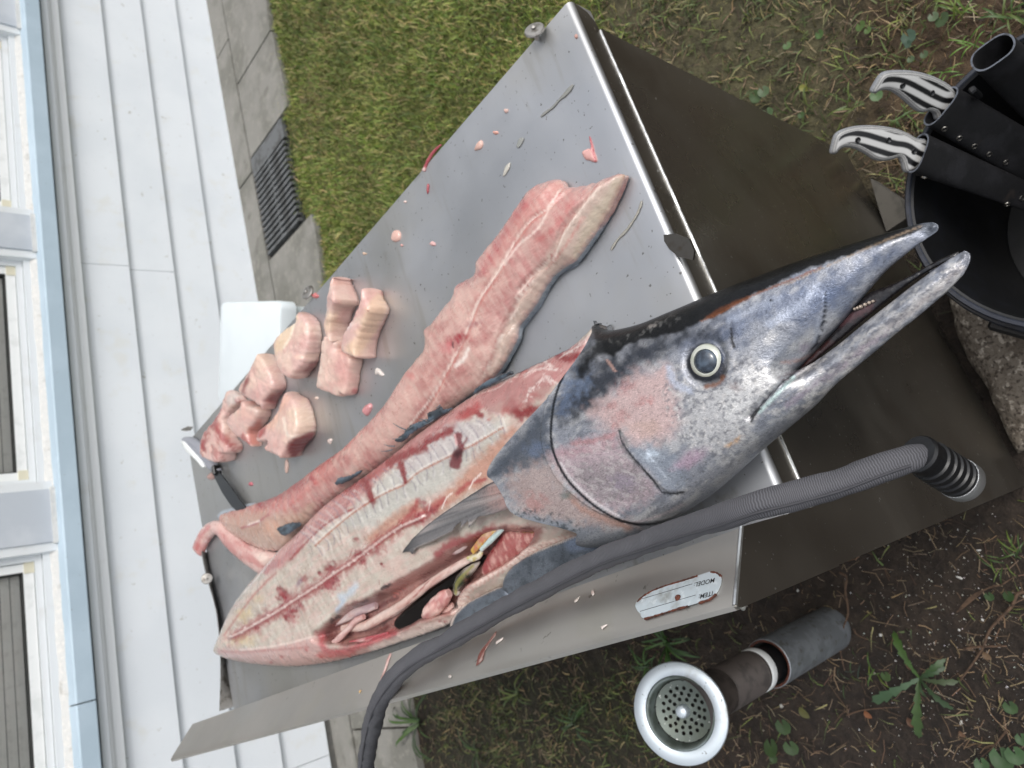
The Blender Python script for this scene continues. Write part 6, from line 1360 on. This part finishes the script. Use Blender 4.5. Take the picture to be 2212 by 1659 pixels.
# ------------------------------------------------------------------ two filleting knives
M_HANDLE = bpy.data.materials.new('layered_handle'); M_HANDLE.use_nodes = True
_N, _L = M_HANDLE.node_tree.nodes, M_HANDLE.node_tree.links; _b = _N['Principled BSDF']
_a = _N.new('ShaderNodeAttribute'); _a.attribute_name = 'col'; _L.new(_a.outputs['Color'], _b.inputs['Base Color']); _b.inputs['Roughness'].default_value = .38
def handle_knife(poly, rivets, bands, label, z_tip, z_root):
    """outline drawn on the tilted plane of the blade"""
    k_ = empty('fillet_knife', (0, 0, 0), label, 'knife', 'knives in the belt pockets')
    tip = at(*poly[0], z_tip); root = at(*poly[len(poly) // 2], z_root)
    ax = root - tip; view = (tip + root) / 2 - CAM; view /= np.linalg.norm(view)
    ax /= np.linalg.norm(ax); sd2 = np.cross(view, ax); sd2 /= np.linalg.norm(sd2); nr = np.cross(ax, sd2)
    if nr.dot(view) > 0: nr = -nr
    nr = nr / np.linalg.norm(nr)
    pl_ = lambda x, y: on_plane(x, y, tip, nr)
    P3 = np.array([pl_(x, y) for x, y in spline(poly, 5, True)])
    Q2 = np.c_[(P3 - tip) @ ax, (P3 - tip) @ sd2]; Q2 = resample(Q2, .0011, True)
    TH = .0075
    tmp = slab('handle', Q2, lambda P, d: TH * (1 - .75 * np.exp(-d / .0022)), lambda P, d: -TH * (1 - .75 * np.exp(-d / .0022)), M_HANDLE, None, None, .0011, 0)
    me = tmp.data; V = np.array([v.co for v in me.vertices]); Wd = tip + V[:, :1] * ax + V[:, 1:2] * sd2 + V[:, 2:3] * nr
    for v, w in zip(me.vertices, Wd): v.co = w
    p = proj(Wd); d = seg_dist(V[:, :2], np.vstack([Q2, Q2[:1]]))[0]
    # layers: thin contour lines near the rim, broad waves in the middle
    cen = spline(bands, 6); dc, run, sg = seg_dist(p, cen); s_ = dc * sg
    L0, L1, mid = np.array(lin('#0d0d0f')), np.array(lin('#bcbcba')), np.array(lin('#7d828a'))
    broad = sstep(-.45, .45, np.sin(s_ / 4.1 + 1.2 + .5 * np.sin(run * 7)))
    thin = .55 + .28 * np.sin(d / .0011 * 3.1416)
    w = sstep(.0050, .0058, d); rimf = sstep(.0016, .0006, d)
    val = (broad * w + thin * (1 - w))[:, None]; colr = L0 * (1 - val) + L1 * val; colr = colr * (1 - .6 * rimf[:, None]) + mid * .6 * rimf[:, None]
    a = me.attributes.new('col', 'FLOAT_COLOR', 'POINT'); a.data.foreach_set('color', np.c_[colr, np.ones(len(V))].astype(np.float32).ravel())
    k_.location = tuple(tip); tmp.parent = k_; tmp.matrix_parent_inverse = Matrix.Translation(k_.location).inverted()
    for x, y in rivets:
        m = MB(); m.lathe([(.0036, -.001), (.0036, TH * .98 + .0008), (.003, TH + .0013), (.0022, TH + .0006), (.0001, TH + .0002)], pl_(x, y), 16, nr); m.build('pin', M_BLACK, tmp, True, 40)
    e0 = root; m = MB(); e1 = root + ax * .05
    m.prism([e0 + sd2 * .014 - nr * .0008, e0 - sd2 * .014 - nr * .0008, e1 - sd2 * .004 - nr * .0008, e1 + sd2 * .010 - nr * .0008], nr * .0016); m.build('blade', M_BLADE, k_)
    return k_
h1 = cS((970, 735), (1005, 665), (1050, 600), (1110, 572), (1230, 566), (1340, 576), (1450, 605), (1540, 645), (1610, 690), (1660, 740), (1680, 800), (1600, 900), (1530, 950), (1490, 965), (1475, 915), (1430, 895), (1380, 905), (1330, 890), (1270, 840), (1200, 780), (1130, 735), (1075, 725), (1030, 735), (1005, 752))
h2 = cS((645, 1235), (655, 1165), (680, 1090), (730, 1050), (830, 1020), (950, 1010), (1070, 1018), (1180, 1040), (1270, 1075), (1340, 1115), (1420, 1130), (1440, 1230), (1370, 1330), (1300, 1385), (1240, 1385), (1215, 1310), (1190, 1275), (1130, 1290), (1060, 1300), (990, 1285), (920, 1240), (840, 1200), (760, 1190), (715, 1210), (690, 1240))
handle_knife(h1, cS((1205, 682), (1440, 742)), cS((1020, 720), (1110, 690), (1230, 700), (1350, 745), (1460, 800), (1560, 850), (1640, 860)), 'upper striped handle fillet knife in the middle belt pocket', .50, .405)
handle_knife(h2, cS((848, 1128), (1094, 1130), (1300, 1220)), cS((690, 1190), (780, 1130), (900, 1130), (1040, 1160), (1160, 1190), (1260, 1210), (1340, 1270), (1400, 1300)), 'lower striped handle fillet knife in the belt pocket nearest the fish', .50, .405)
# ------------------------------------------------------------------ grass, straw, weeds
M_GRASS = material('grass_blades', attr=True, rough=.6)
M_STRAW = material('dry_straw', attr=True, rough=.8)
M_LEAF = material('weed_leaf', attr=True, rough=.5, noise=[(90, .75, .5, .68, .5)], bump=[(200, .2, .001)])
R3 = np.random.default_rng(5)
table_in = lambda P: (P[:, 0] > xL1 - .01) & (P[:, 0] < .971 * H + .01) & (P[:, 1] > yF - .012) & (P[:, 1] < yB)
def clear(P):
    o = P[:, 1] - (2.918 - .0879 * P[:, 0]); op = -o
    ok = (op > .575 + .05 * fbm(P[:, 0] * 2.2, 0 * P[:, 0] + .3, 5) - .03) | ((P[:, 0] > 1.83) & (P[:, 0] < 2.5) & (op > .46 + .05 * R3.random(len(P))))
    ok &= ~table_in(P); ok &= np.hypot(P[:, 0] - BX, P[:, 1] - BY) > .17; ok &= np.hypot(P[:, 0] - SX, P[:, 1] - SY) > .046
    p = proj(np.c_[P, np.zeros(len(P))]); ok &= (p[:, 0] > -60) & (p[:, 0] < 2290) & (p[:, 1] > -80) & (p[:, 1] < 1740)
    return ok, p
def blades(name, P, hgt, wid, lean, col, mat, label=None):
    n = len(P); a = R3.uniform(0, 6.283, n); b = R3.uniform(0, 6.283, n); z = ground_z(P[:, 0], P[:, 1])
    wx, wy = np.cos(a) * wid / 2, np.sin(a) * wid / 2; lx, ly = np.cos(b) * lean * hgt, np.sin(b) * lean * hgt
    V = np.empty((n, 5, 3))
    for k, (t, w) in enumerate(((0, -1), (0, 1), (.55, -.8), (.55, .8), (1, 0))):
        V[:, k, 0] = P[:, 0] + lx * t ** 1.6 + wx * w; V[:, k, 1] = P[:, 1] + ly * t ** 1.6 + wy * w; V[:, k, 2] = z + hgt * t * (1 - .35 * lean * t) - (.004 if t == 0 else 0)
    base = (np.arange(n) * 5)[:, None]
    F = np.vstack([base + np.array([0, 1, 3]), base + np.array([0, 3, 2]), base + np.array([2, 3, 4])])
    C_ = np.repeat(col[:, None, :], 5, 1)
    o = link(name, np_mesh(name, V.reshape(-1, 3), F, False, C_.reshape(-1, 3)), mat); o['kind'] = 'stuff'
    if label: o['label'] = label
    return o
def palette(n, cols, wts, jit=.18):
    L = np.array([lin(c) for c in cols]); k = R3.choice(len(cols), n, p=np.array(wts) / sum(wts)); return L[k] * (1 + R3.normal(0, jit, (n, 1))) * (1 + R3.normal(0, .05, (n, 3)))
# lawn
N_ = 260000; P = np.c_[R3.uniform(.2, 3.6, N_), R3.uniform(-.2, 2.5, N_)]
ok, p = clear(P); dens = lawn_px(p) * (.70 + .5 * fbm(P[:, 0] * 6, P[:, 1] * 6, 8)); ok &= (R3.random(N_) < dens) & (p[:, 0] > 540); P = P[ok]; n = len(P)
gcol = palette(n, ['#76893a', '#607530', '#8c974a', '#4a6028', '#9e945c', '#b2a072'], [5, 5, 3.5, 3, 3.4, 2.2]) * (1 + .5 * fbm(P[:, 0] * 6, P[:, 1] * 6, 15))[:, None]
blades('lawn_grass', P, R3.uniform(.014, .040, n) * (1 + .6 * fbm(P[:, 0] * 9, P[:, 1] * 9, 25)), R3.uniform(.0022, .0042, n), R3.uniform(.3, 1.3, n), np.clip(gcol, .005, 1), M_GRASS, 'short green lawn with straw coloured patches beside the path')
# thin grass on bare ground
N_ = 150000; P = np.c_[R3.uniform(-1.2, 2.6, N_), R3.uniform(-.3, 2.4, N_)]; ok, p = clear(P)
x, y = p[:, 0], p[:, 1]
w = .95 * sstep(1180, 1300, x) * sstep(520, 300, y - (x - 1300) * .3) * (1 - .45 * sstep(1750, 2000, x)) + .30 * sstep(1750, 2000, x) * sstep(560, 300, y) + .40 * sstep(1300, 1420, y) * sstep(1560, 1350, x) * sstep(860, 930, x) + .06
w = w * (.25 + 1.2 * sstep(-.05, .35, fbm(P[:, 0] * 9, P[:, 1] * 9, 18)))
ok &= R3.random(N_) < w; P = P[ok]; n = len(P)
gcol = palette(n, ['#586634', '#4a572c', '#6f763c', '#37431f', '#827a52', '#8d7a58'], [4, 4, 2, 3, 2, 2])
blades('sparse_grass', P, R3.uniform(.010, .034, n), R3.uniform(.002, .0042, n), R3.uniform(.6, 1.9, n), np.clip(gcol, .004, 1), M_GRASS, 'thin dull grass over bare brown ground')
# dry straw and stalks lying about
N_ = 60000; P = np.c_[R3.uniform(-1.1, 2.6, N_), R3.uniform(-.3, 2.4, N_)]; ok, p = clear(P); x, y = p[:, 0], p[:, 1]
w = .9 * sstep(1700, 1950, x) * sstep(600, 420, y) + .55 * sstep(1200, 1350, x) * sstep(560, 350, y) + .95 * sstep(1100, 1200, y) * sstep(1450, 1700, x) + .5 * sstep(1350, 1450, y) * sstep(880, 960, x) + .2
ok &= R3.random(N_) < w * (.35 + .9 * sstep(-.1, .3, fbm(P[:, 0] * 7, P[:, 1] * 7, 28))); P = P[ok]; n = len(P)
a = R3.uniform(0, 6.283, n); ln_ = R3.uniform(.006, .030, n) * R3.choice([1, 1, 1, 1.8], n); wd = R3.uniform(.0007, .0018, n); cv = R3.normal(0, .35, n); z = ground_z(P[:, 0], P[:, 1]); up_ = R3.uniform(.001, .010, n); tl_ = R3.normal(0, .2, n)
V = np.empty((n, 6, 3))
for k, (t, s_) in enumerate(((-.5, -1), (-.5, 1), (0, -1), (0, 1), (.5, -1), (.5, 1))):
    aa = a + cv * t; V[:, k, 0] = P[:, 0] + np.cos(aa) * ln_ * t - np.sin(a) * wd * s_ * .5; V[:, k, 1] = P[:, 1] + np.sin(aa) * ln_ * t + np.cos(a) * wd * s_ * .5; V[:, k, 2] = z + up_ + tl_ * ln_ * t + .0005
b = (np.arange(n) * 6)[:, None]; F = np.vstack([b + np.array([0, 1, 3, 2]), b + np.array([2, 3, 5, 4])])
sc_ = palette(n, ['#7d6a52', '#5d4a37', '#8f7f68', '#46372a', '#6b5e4c', '#302720'], [3, 4, 1.4, 3, 2, 3])
o = link('dry_straw', np_mesh('dry_straw', V.reshape(-1, 3), F, False, np.repeat(np.clip(sc_, .004, 1)[:, None], 6, 1).reshape(-1, 3)), M_STRAW); o['kind'] = 'stuff'; o['label'] = 'dry straw and clippings scattered over the bare soil'
# pale grit
N_ = 30000; P = np.c_[R3.uniform(-1.0, .5, N_), R3.uniform(-.3, 1.4, N_)]; ok, p = clear(P); x, y = p[:, 0], p[:, 1]
w = .75 * np.exp(-(((x - 2080) / 190) ** 2 + ((y - 1340) / 190) ** 2)) + .45 * np.exp(-(((x - 2080) / 160) ** 2 + ((y - 1600) / 90) ** 2)) + .04 * sstep(1100, 1200, y) * sstep(1500, 1800, x)
ok &= R3.random(N_) < w; P = P[ok]; n = len(P); r_ = R3.uniform(.0004, .0014, n) * R3.choice([1, 1, 1, 1, 1, 2.0], n); z = ground_z(P[:, 0], P[:, 1]) + .002
D = np.array([(1, 0, 0), (-.4, .9, 0), (-.6, -.8, 0), (.1, .1, .8), (0, 0, -.5)]); V = np.c_[P, z][:, None, :] + D[None] * (r_[:, None, None] * R3.uniform(.6, 1.4, (n, 5, 1)))
b = (np.arange(n) * 5)[:, None]; F = np.vstack([b + np.array(f) for f in ((0, 1, 3), (1, 2, 3), (2, 0, 3), (1, 0, 4), (2, 1, 4), (0, 2, 4))])
o = link('shell_grit', np_mesh('shell_grit', V.reshape(-1, 3), F, False, np.repeat(palette(n, ['#d5d4d0', '#9a958c', '#b7b2a8'], [2, 2, 2])[:, None], 5, 1).reshape(-1, 3)), M_STRAW); o['kind'] = 'stuff'; o['label'] = 'fine white shell grit over dark soil'
def gz0(x, y): return float(ground_z(np.array([x]), np.array([y]))[0])
def cW(*p): return [(1566 + .29198 * x, 1188 + .29198 * y) for x, y in p]
M_PEB = material('white_stone', '#c9c8c4', .7, noise=[(200, '#8f8b84', .5, .68, .6)])
def pebble(px, py, rx, ry, ang, label):
    c = at(px, py, .006); r_ = np.random.default_rng(int(px)); s_ = np.linalg.norm(at(px + 1, py, .006) - c); th = MB(); t = math.radians(ang)
    pr = []; n = 10; rows_ = [(1, 0), (.85, .5), (.45, .85)]
    V = []
    for rr, h_ in rows_:
        for k in range(n): a = 6.283 * k / n; f = 1 + r_.normal(0, .10); u, v = rx * s_ * rr * f * math.cos(a), ry * s_ * rr * f * math.sin(a); V.append((c[0] + u * math.cos(t) - v * math.sin(t), c[1] + u * math.sin(t) + v * math.cos(t), gz0(c[0], c[1]) + h_ * ry * s_ * 1.1))
    V.append((c[0], c[1], gz0(c[0], c[1]) + ry * s_ * 1.15))
    th.add(V, [(r * n + k, r * n + (k + 1) % n, (r + 1) * n + (k + 1) % n, (r + 1) * n + k) for r in range(2) for k in range(n)] + [(2 * n + k, 2 * n + (k + 1) % n, 3 * n) for k in range(n)])
    return tag(th.build('pebble', M_PEB, None, True), label, 'pebble', 'white pebbles and shell bits on the soil')
for px, rx, ry, an, lab in (((1705, 225), 15, 5, 50, 'long white shell bit lying on dark soil near the table foot'), ((1850, 18), 11, 4, 75, 'flat white pebble right below the steel panel corner'), ((2195, 365), 12, 10, 0, 'large white pebble at the picture edge among grit'), ((1878, 540), 8, 6, 30, 'white pebble near the long twig fork'), ((1702, 615), 6, 5, 0, 'small white pebble left of the twig fork'), ((1120, 648), 7, 7, 0, 'white pebble beside the standpipe and stalk'), ((1715, 1310), 12, 5, 150, 'white pebble below the dandelion leaf'), ((1928, 1420), 10, 4, 120, 'white pebble near the bottom right straw'), ((498, 318), 6, 5, 0, 'dull white pebble beneath the splashback end'), ((1330, 355), 4, 3, 0, 'tiny white pebble in the straw right of the stalk'), ((2115, 62), 6, 3, 60, 'small white pebble under the grass tuft at the right edge'), ((380, 1178), 8, 6, 20, 'pinkish pebble beside the round leaves')):
    pebble(*cW(px)[0], rx * .29 * 1.7, ry * .29 * 1.9, an, lab)

def leaf_mesh(m, base, dirv, length, wfun, n=9, lift=.02, droop=.5, cup=.15):
    d = np.array([*dirv, 0.]); d /= np.linalg.norm(d); s_ = np.array([-d[1], d[0], 0]); b = np.asarray(base, float); V = []
    for i in range(n + 1):
        t = i / n; w = wfun(t) * length; z = lift * math.sin(t * 2.2) - droop * lift * t * t
        c = b + d * length * t + np.array([0, 0, z]); V += [c - s_ * w + (0, 0, cup * w), c, c + s_ * w + (0, 0, cup * w)]
    m.add(V, [(3 * i + j, 3 * i + j + 1, 3 * i + 4 + j, 3 * i + 3 + j) for i in range(n) for j in (0, 1)])
def paint_me(me, colr, seed=0):
    V = np.array([v.co for v in me.vertices]); c = np.tile(np.array(lin(colr)) * .6, (len(V), 1)) * (1 + .25 * fbm(V[:, 0] / .012, V[:, 1] / .012, seed))[:, None]
    a = me.attributes.new('col', 'FLOAT_COLOR', 'POINT'); a.data.foreach_set('color', np.c_[c, np.ones(len(V))].astype(np.float32).ravel()); return me
# dandelion with toothed leaves
dcx = cW((1440, 950))[0]; dc = at(*dcx, .012)
dan = empty('dandelion', tuple(dc), 'flat rosette of toothed dandelion leaves on the dark soil', 'weed')
for i, (tp, cl) in enumerate((((1250, 595), '#4a6a2c'), ((1640, 800), '#3c5a2c'), ((1090, 1120), '#4c6a48'), ((1440, 1390), '#45602f'), ((1700, 1180), '#3a5230'), ((1740, 970), '#4b5a38'), ((1640, 860), '#3a5530'), ((1500, 1090), '#3d5531'))):
    e = at(*cW(tp)[0], .012); dv = e - dc; L_ = np.linalg.norm(dv[:2]); ph = i * .7
    def wf(t, ph=ph): return (.03 + .12 * t ** 1.2 * (1 - t ** 5)) * (.55 + .55 * abs(((t * 5 + ph) % 1) * 1.0)) if t < .97 else .01
    m = MB(); leaf_mesh(m, dc, dv[:2], L_, wf, 34, .018, .7, .2); link('leaf', paint_me(m.mesh('leaf', True, 60), cl, i), M_LEAF, dan)
# pennywort: round leaves on stalks
def penny(leaves, label, colr='#4d6a34'):
    c = at(*np.mean([l[0] for l in leaves], 0), .02); th = empty('pennywort', tuple(c), label, 'weed', 'round leaved pennywort plants in the grass')
    for i, ((x, y), rp) in enumerate(leaves):
        q = at(x, y, .025); s_ = np.linalg.norm(at(x + 1, y, .025) - q); r_ = rp * s_; n = 16; rr = np.random.default_rng(int(x + y)); tx, ty = rr.normal(0, .18, 2); m = MB(); V = [tuple(q - np.array([0, 0, r_ * .12]))]
        for f in (.5, 1):
            for k in range(n):
                a = .25 + 5.8 * k / (n - 1); wv = 1 + .05 * math.sin(a * 7); dx, dy = r_ * f * wv * math.cos(a), r_ * f * wv * math.sin(a); V.append((q[0] + dx, q[1] + dy, q[2] + tx * dx + ty * dy + (.1 * r_ * f)))
        m.add(V, [(0, 1 + k, 2 + k) for k in range(n - 1)] + [(1 + k, 1 + n + k, 2 + n + k, 2 + k) for k in range(n - 1)])
        link('leaf', paint_me(m.mesh('leaf', True, 60), colr, i), M_LEAF, th)
        m = MB(); m.tube([q - np.array([0, 0, r_ * .12]), (q[0] + .004, q[1] - .003, .0)], .0008, 5); link('stalk', paint_me(m.mesh('stalk', True), '#7b6a4a', i), M_LEAF, th)
penny([(cW((432, 1308))[0], 15), (cW((340, 1462))[0], 15), (cW((490, 1465))[0], 14), (cW((358, 1545))[0], 8)], 'three round pennywort leaves right of the strainer', '#41592f')
penny([(cW((2112, 1165))[0], 16), (cW((1955, 345))[0], 11), (cW((2098, 342))[0], 13)], 'pennywort leaves among white grit at the right edge', '#3f5a2e')
penny([(cW((1190, 935))[0], 11)], 'single small pennywort leaf left of the dandelion', '#4a6430')
penny([(cW((2050, 1545))[0], 26), (cW((2150, 1520))[0], 22), (cW((1900, 1590))[0], 16), (cW((2195, 1400))[0], 14)], 'cluster of large leaves in the bottom right corner', '#3f5f33')
penny([(cS((892, 210))[0], 11), (cS((950, 245))[0], 8)], 'pair of pennywort leaves farthest up, between steel panel and sheath', '#55702f')
penny([(cS((560, 278))[0], 9), (cS((300, 370))[0], 8)], 'two small pennywort leaves in the grass near the table corner', '#4f6f33')
penny([(cS((1280, 300))[0], 16), (cS((1275, 358))[0], 8)], 'large grey green pennywort leaf above the striped handles', '#4b6450')
penny([(cS((1550, 160))[0], 16), (cS((1480, 135))[0], 11), (cS((1405, 440))[0], 9), (cS((1298, 478))[0], 8)], 'pennywort leaves in dry grass left of the empty belt pocket', '#4b6138')
penny([(cS((1020, 770))[0], 13)], 'pennywort leaf just below the upper knife handle', '#4d7038')
penny([(cS((110, 740))[0], 11), (cS((45, 780))[0], 12), (cS((412, 930))[0], 7), (cS((140, 915))[0], 12)], 'pennywort leaves along the edge of the steel side', '#476231')
# grass tufts
def tuft(x, y, n, L_, label, cols=('#4f6a2a', '#3f5822', '#6a8034'), z=.0, fan=(0, 6.283), w=.055):
    b = at(x, y, z); s_ = np.linalg.norm(at(x + 1, y, z) - b); th = empty('grass_tuft', tuple(b), label, 'grass tuft', 'tufts of broad bladed grass'); r_ = np.random.default_rng(int(x * 3 + y))
    for i in range(n):
        a = r_.uniform(*fan); l_ = L_ * s_ * r_.uniform(.55, 1.1); m = MB()
        leaf_mesh(m, b + np.array([r_.normal(0, .006), r_.normal(0, .006), 0]), (math.cos(a), math.sin(a)), l_, lambda t: w * (1 - t) ** .6 * (.5 + t), 6, l_ * r_.uniform(.25, .6), r_.uniform(.3, 1.1), .25)
        link('blade', paint_me(m.mesh('blade', True, 60), cols[i % len(cols)], i), M_LEAF, th)
tuft(*cW((2040, 110))[0], 9, 50, 'grass tuft at the right edge below the steel panel'); tuft(*cW((2150, 60))[0], 8, 60, 'grass tuft cut by the right picture edge')
tuft(*cW((1100, 880))[0], 5, 46, 'grass tuft between standpipe and dandelion', ('#52702c', '#748c2e')); tuft(*cW((900, 930))[0], 6, 36, 'fine dark weed tuft beside the standpipe', ('#2f4230', '#3f5a2c'))
tuft(1440, 1385, 18, 70, 'lush green tuft under the splashback above the strainer', ('#3f6426', '#4a7029', '#335220')); tuft(1400, 1440, 12, 50, 'green tuft just above the strainer rim', ('#3f6426', '#4a7029', '#335220'))
tuft(960, 1420, 10, 45, 'green tuft below the hose near the path', ('#56762a', '#405e22')); tuft(905, 1560, 14, 50, 'dark green tuft at the path edge under the hose', ('#4c6c28', '#33501e')); tuft(1120, 1500, 10, 40, 'yellowish tuft on the shaded ground under the splashback', ('#6c7a34', '#4f6428'))
tuft(1240, 1560, 12, 48, 'green tuft left of the strainer in shaded ground', ('#415f28', '#2f4a1e')); tuft(1030, 1620, 9, 40, 'small dark tuft on the shaded ground at the bottom', ('#35501f', '#4d6628'))
tuft(*cS((800, 900))[0], 8, 44, 'yellow green tuft between the steel panel and the upper knife', ('#6d8034', '#5a7030')); tuft(*cS((1240, 920))[0], 9, 40, 'green tuft between the two knife handles', ('#5c7a2e', '#48662a'))
tuft(*cS((1720, 100))[0], 14, 60, 'bright tuft at the top right of the dry ground', ('#5d7c2c', '#7a8f38')); tuft(*cS((1790, 380))[0], 10, 50, 'bright tuft beside the empty belt pocket', ('#5d8a2a', '#6d9434')); tuft(*cS((1560, 590))[0], 9, 44, 'bright tuft below the empty belt pocket', ('#5d8a2a', '#6d9434')); tuft(*cS((1180, 1500))[0], 8, 44, 'yellowish tuft beside the bucket', ('#6a7a34', '#556a2c'))
tuft(*cJ((1160, 210))[0], 7, 46, 'green tuft between panel corner and bucket', ('#5a7028', '#3f5a20')); tuft(*cS((460, 690))[0], 7, 46, 'pale yellow green tuft near the side of the table', ('#7b8440', '#5a6a30')); tuft(*cS((2100, 120))[0], 14, 70, 'green tuft at the upper right corner', ('#4d6a2c', '#6b7c3a'))
# twigs and stalks
M_TWIG = material('dead_twig', '#5a4636', .85, noise=[(90, '#3a2d24', .45, .65, .8)])
def twig(pts, r_, label, z=.008):
    P_ = resample(np.array([at(x, y, z + .004 * (i % 2)) for i, (x, y) in enumerate(spline(pts, 4))]), .008); m = MB(); m.tube(P_, np.linspace(r_, r_ * .5, len(P_)), 6)
    return tag(m.build('twig', M_TWIG, None, True), label, 'twig', 'dead twigs and stalks on the soil')
twig(cW((2210, 310), (2160, 330), (2120, 420), (2020, 520), (1950, 610), (1910, 720), (1840, 830), (1740, 965)), .0030, 'long bent dead twig right of the dandelion')
twig(cW((1770, 735), (1850, 720), (1940, 715), (2085, 712)), .0028, 'straight dead twig crossing the long bent one')
twig(cW((850, 170), (900, 200), (890, 300), (912, 460), (880, 560), (850, 680), (860, 780), (885, 890)), .0024, 'upright thin stalk beside the standpipe')
twig(cW((950, 585), (980, 630), (1060, 665)), .0018, 'short curled stalk below the upright one')
for i in range(5): twig(cW((1715 + i * 9, 462 - i * 6), (1800 + i * 14, 360 - i * 2), (1900 + i * 18, 300 - i * 8), (2040, 262)), .0011, ['lowest', 'second', 'middle', 'fourth', 'uppermost'][i] + ' bristle of the dry grass seed head at the right')
twig(cW((2040, 262), (2150, 195)), .0014, 'stem of the dry grass seed head at the right')
twig(cW((900, 1225), (1000, 1190), (1160, 1170), (1290, 1165)), .0016, 'thin curved dead stalk above the pennywort leaves'); twig(cW((2090, 1330), (1990, 1450), (1900, 1530)), .0018, 'straight straw stalk near the bottom right corner')
# fallen leaves
def dry_leaf(px, py, r_, cl, label):
    q = at(px, py, .012); s_ = np.linalg.norm(at(px + 1, py, .012) - q); m = MB(); leaf_mesh(m, q - np.array([r_ * s_, 0, .004]), (1, .4), 2 * r_ * s_, lambda t: .32 * math.sin(3.14 * t) ** .7 + .01, 7, .006, .2, .3)
    return tag(link('fallen_leaf', paint_me(m.mesh('fallen_leaf', True, 60), cl), M_LEAF), label, 'leaf', 'fallen leaves on the soil')
dry_leaf(*cW((1068, 1215))[0], 10, '#8a5632', 'small orange fallen leaf below the dandelion leaf'); dry_leaf(*cW((1395, 1275))[0], 13, '#6b4a33', 'brown fallen leaf beside the lowest dandelion leaf'); dry_leaf(*cW((600, 1200))[0], 13, '#6b6a36', 'yellowing fallen leaf above the pennywort leaves'); dry_leaf(*cW((1765, 1362))[0], 9, '#7a5a40', 'brown fallen leaf under the white pebble'); dry_leaf(*cW((1950, 780))[0], 12, '#7a6146', 'tan fallen leaf beside the straight twig'); dry_leaf(*cS((440, 700))[0], 10, '#8a8a3a', 'yellow fallen leaf near the table side')
# rough concrete footing beside the bucket
ft = [at(x, y, .03) for x, y in ((2040, 610), (2120, 560), (2240, 560), (2260, 930), (2190, 985), (2120, 840), (2060, 720))]
m = MB(); Q = resample(np.array([(p[0], p[1]) for p in ft]), .02, True); _d = Q - np.array([BX, BY]); _r = np.linalg.norm(_d, axis=1); Q = np.where((_r < .172)[:, None], np.array([BX, BY]) + _d / _r[:, None] * .172, Q); Q = Q + .006 * np.c_[fbm(Q[:, 0] / .03, Q[:, 1] / .03, 3), fbm(Q[:, 0] / .03, Q[:, 1] / .03, 4)]
o = slab('concrete_footing', Q, lambda P, d: .03 - .02 * np.exp(-d / .012) + .004 * fbm(P[:, 0] / .02, P[:, 1] / .02, 6), lambda P, d: -.02 + 0 * d, M_AGG, None, None, .009, 0)
tag(o, 'rough lump of old concrete between the steel panel and the bucket', 'concrete')
q = [at(x, y, .04) for x, y in ((1880, 385), (1945, 430), (1960, 470), (1915, 500), (1895, 440))]
m = MB(); m.prism([(p[0], p[1], -.01) for p in q], (0, 0, .05)); tag(m.build('paving_stone', material('dark_stone', '#4f4c46', .9, noise=[(40, '#3a3833', .45, .65, .7)])), 'grey flat stone tucked under the panel corner by the bucket', 'stone')
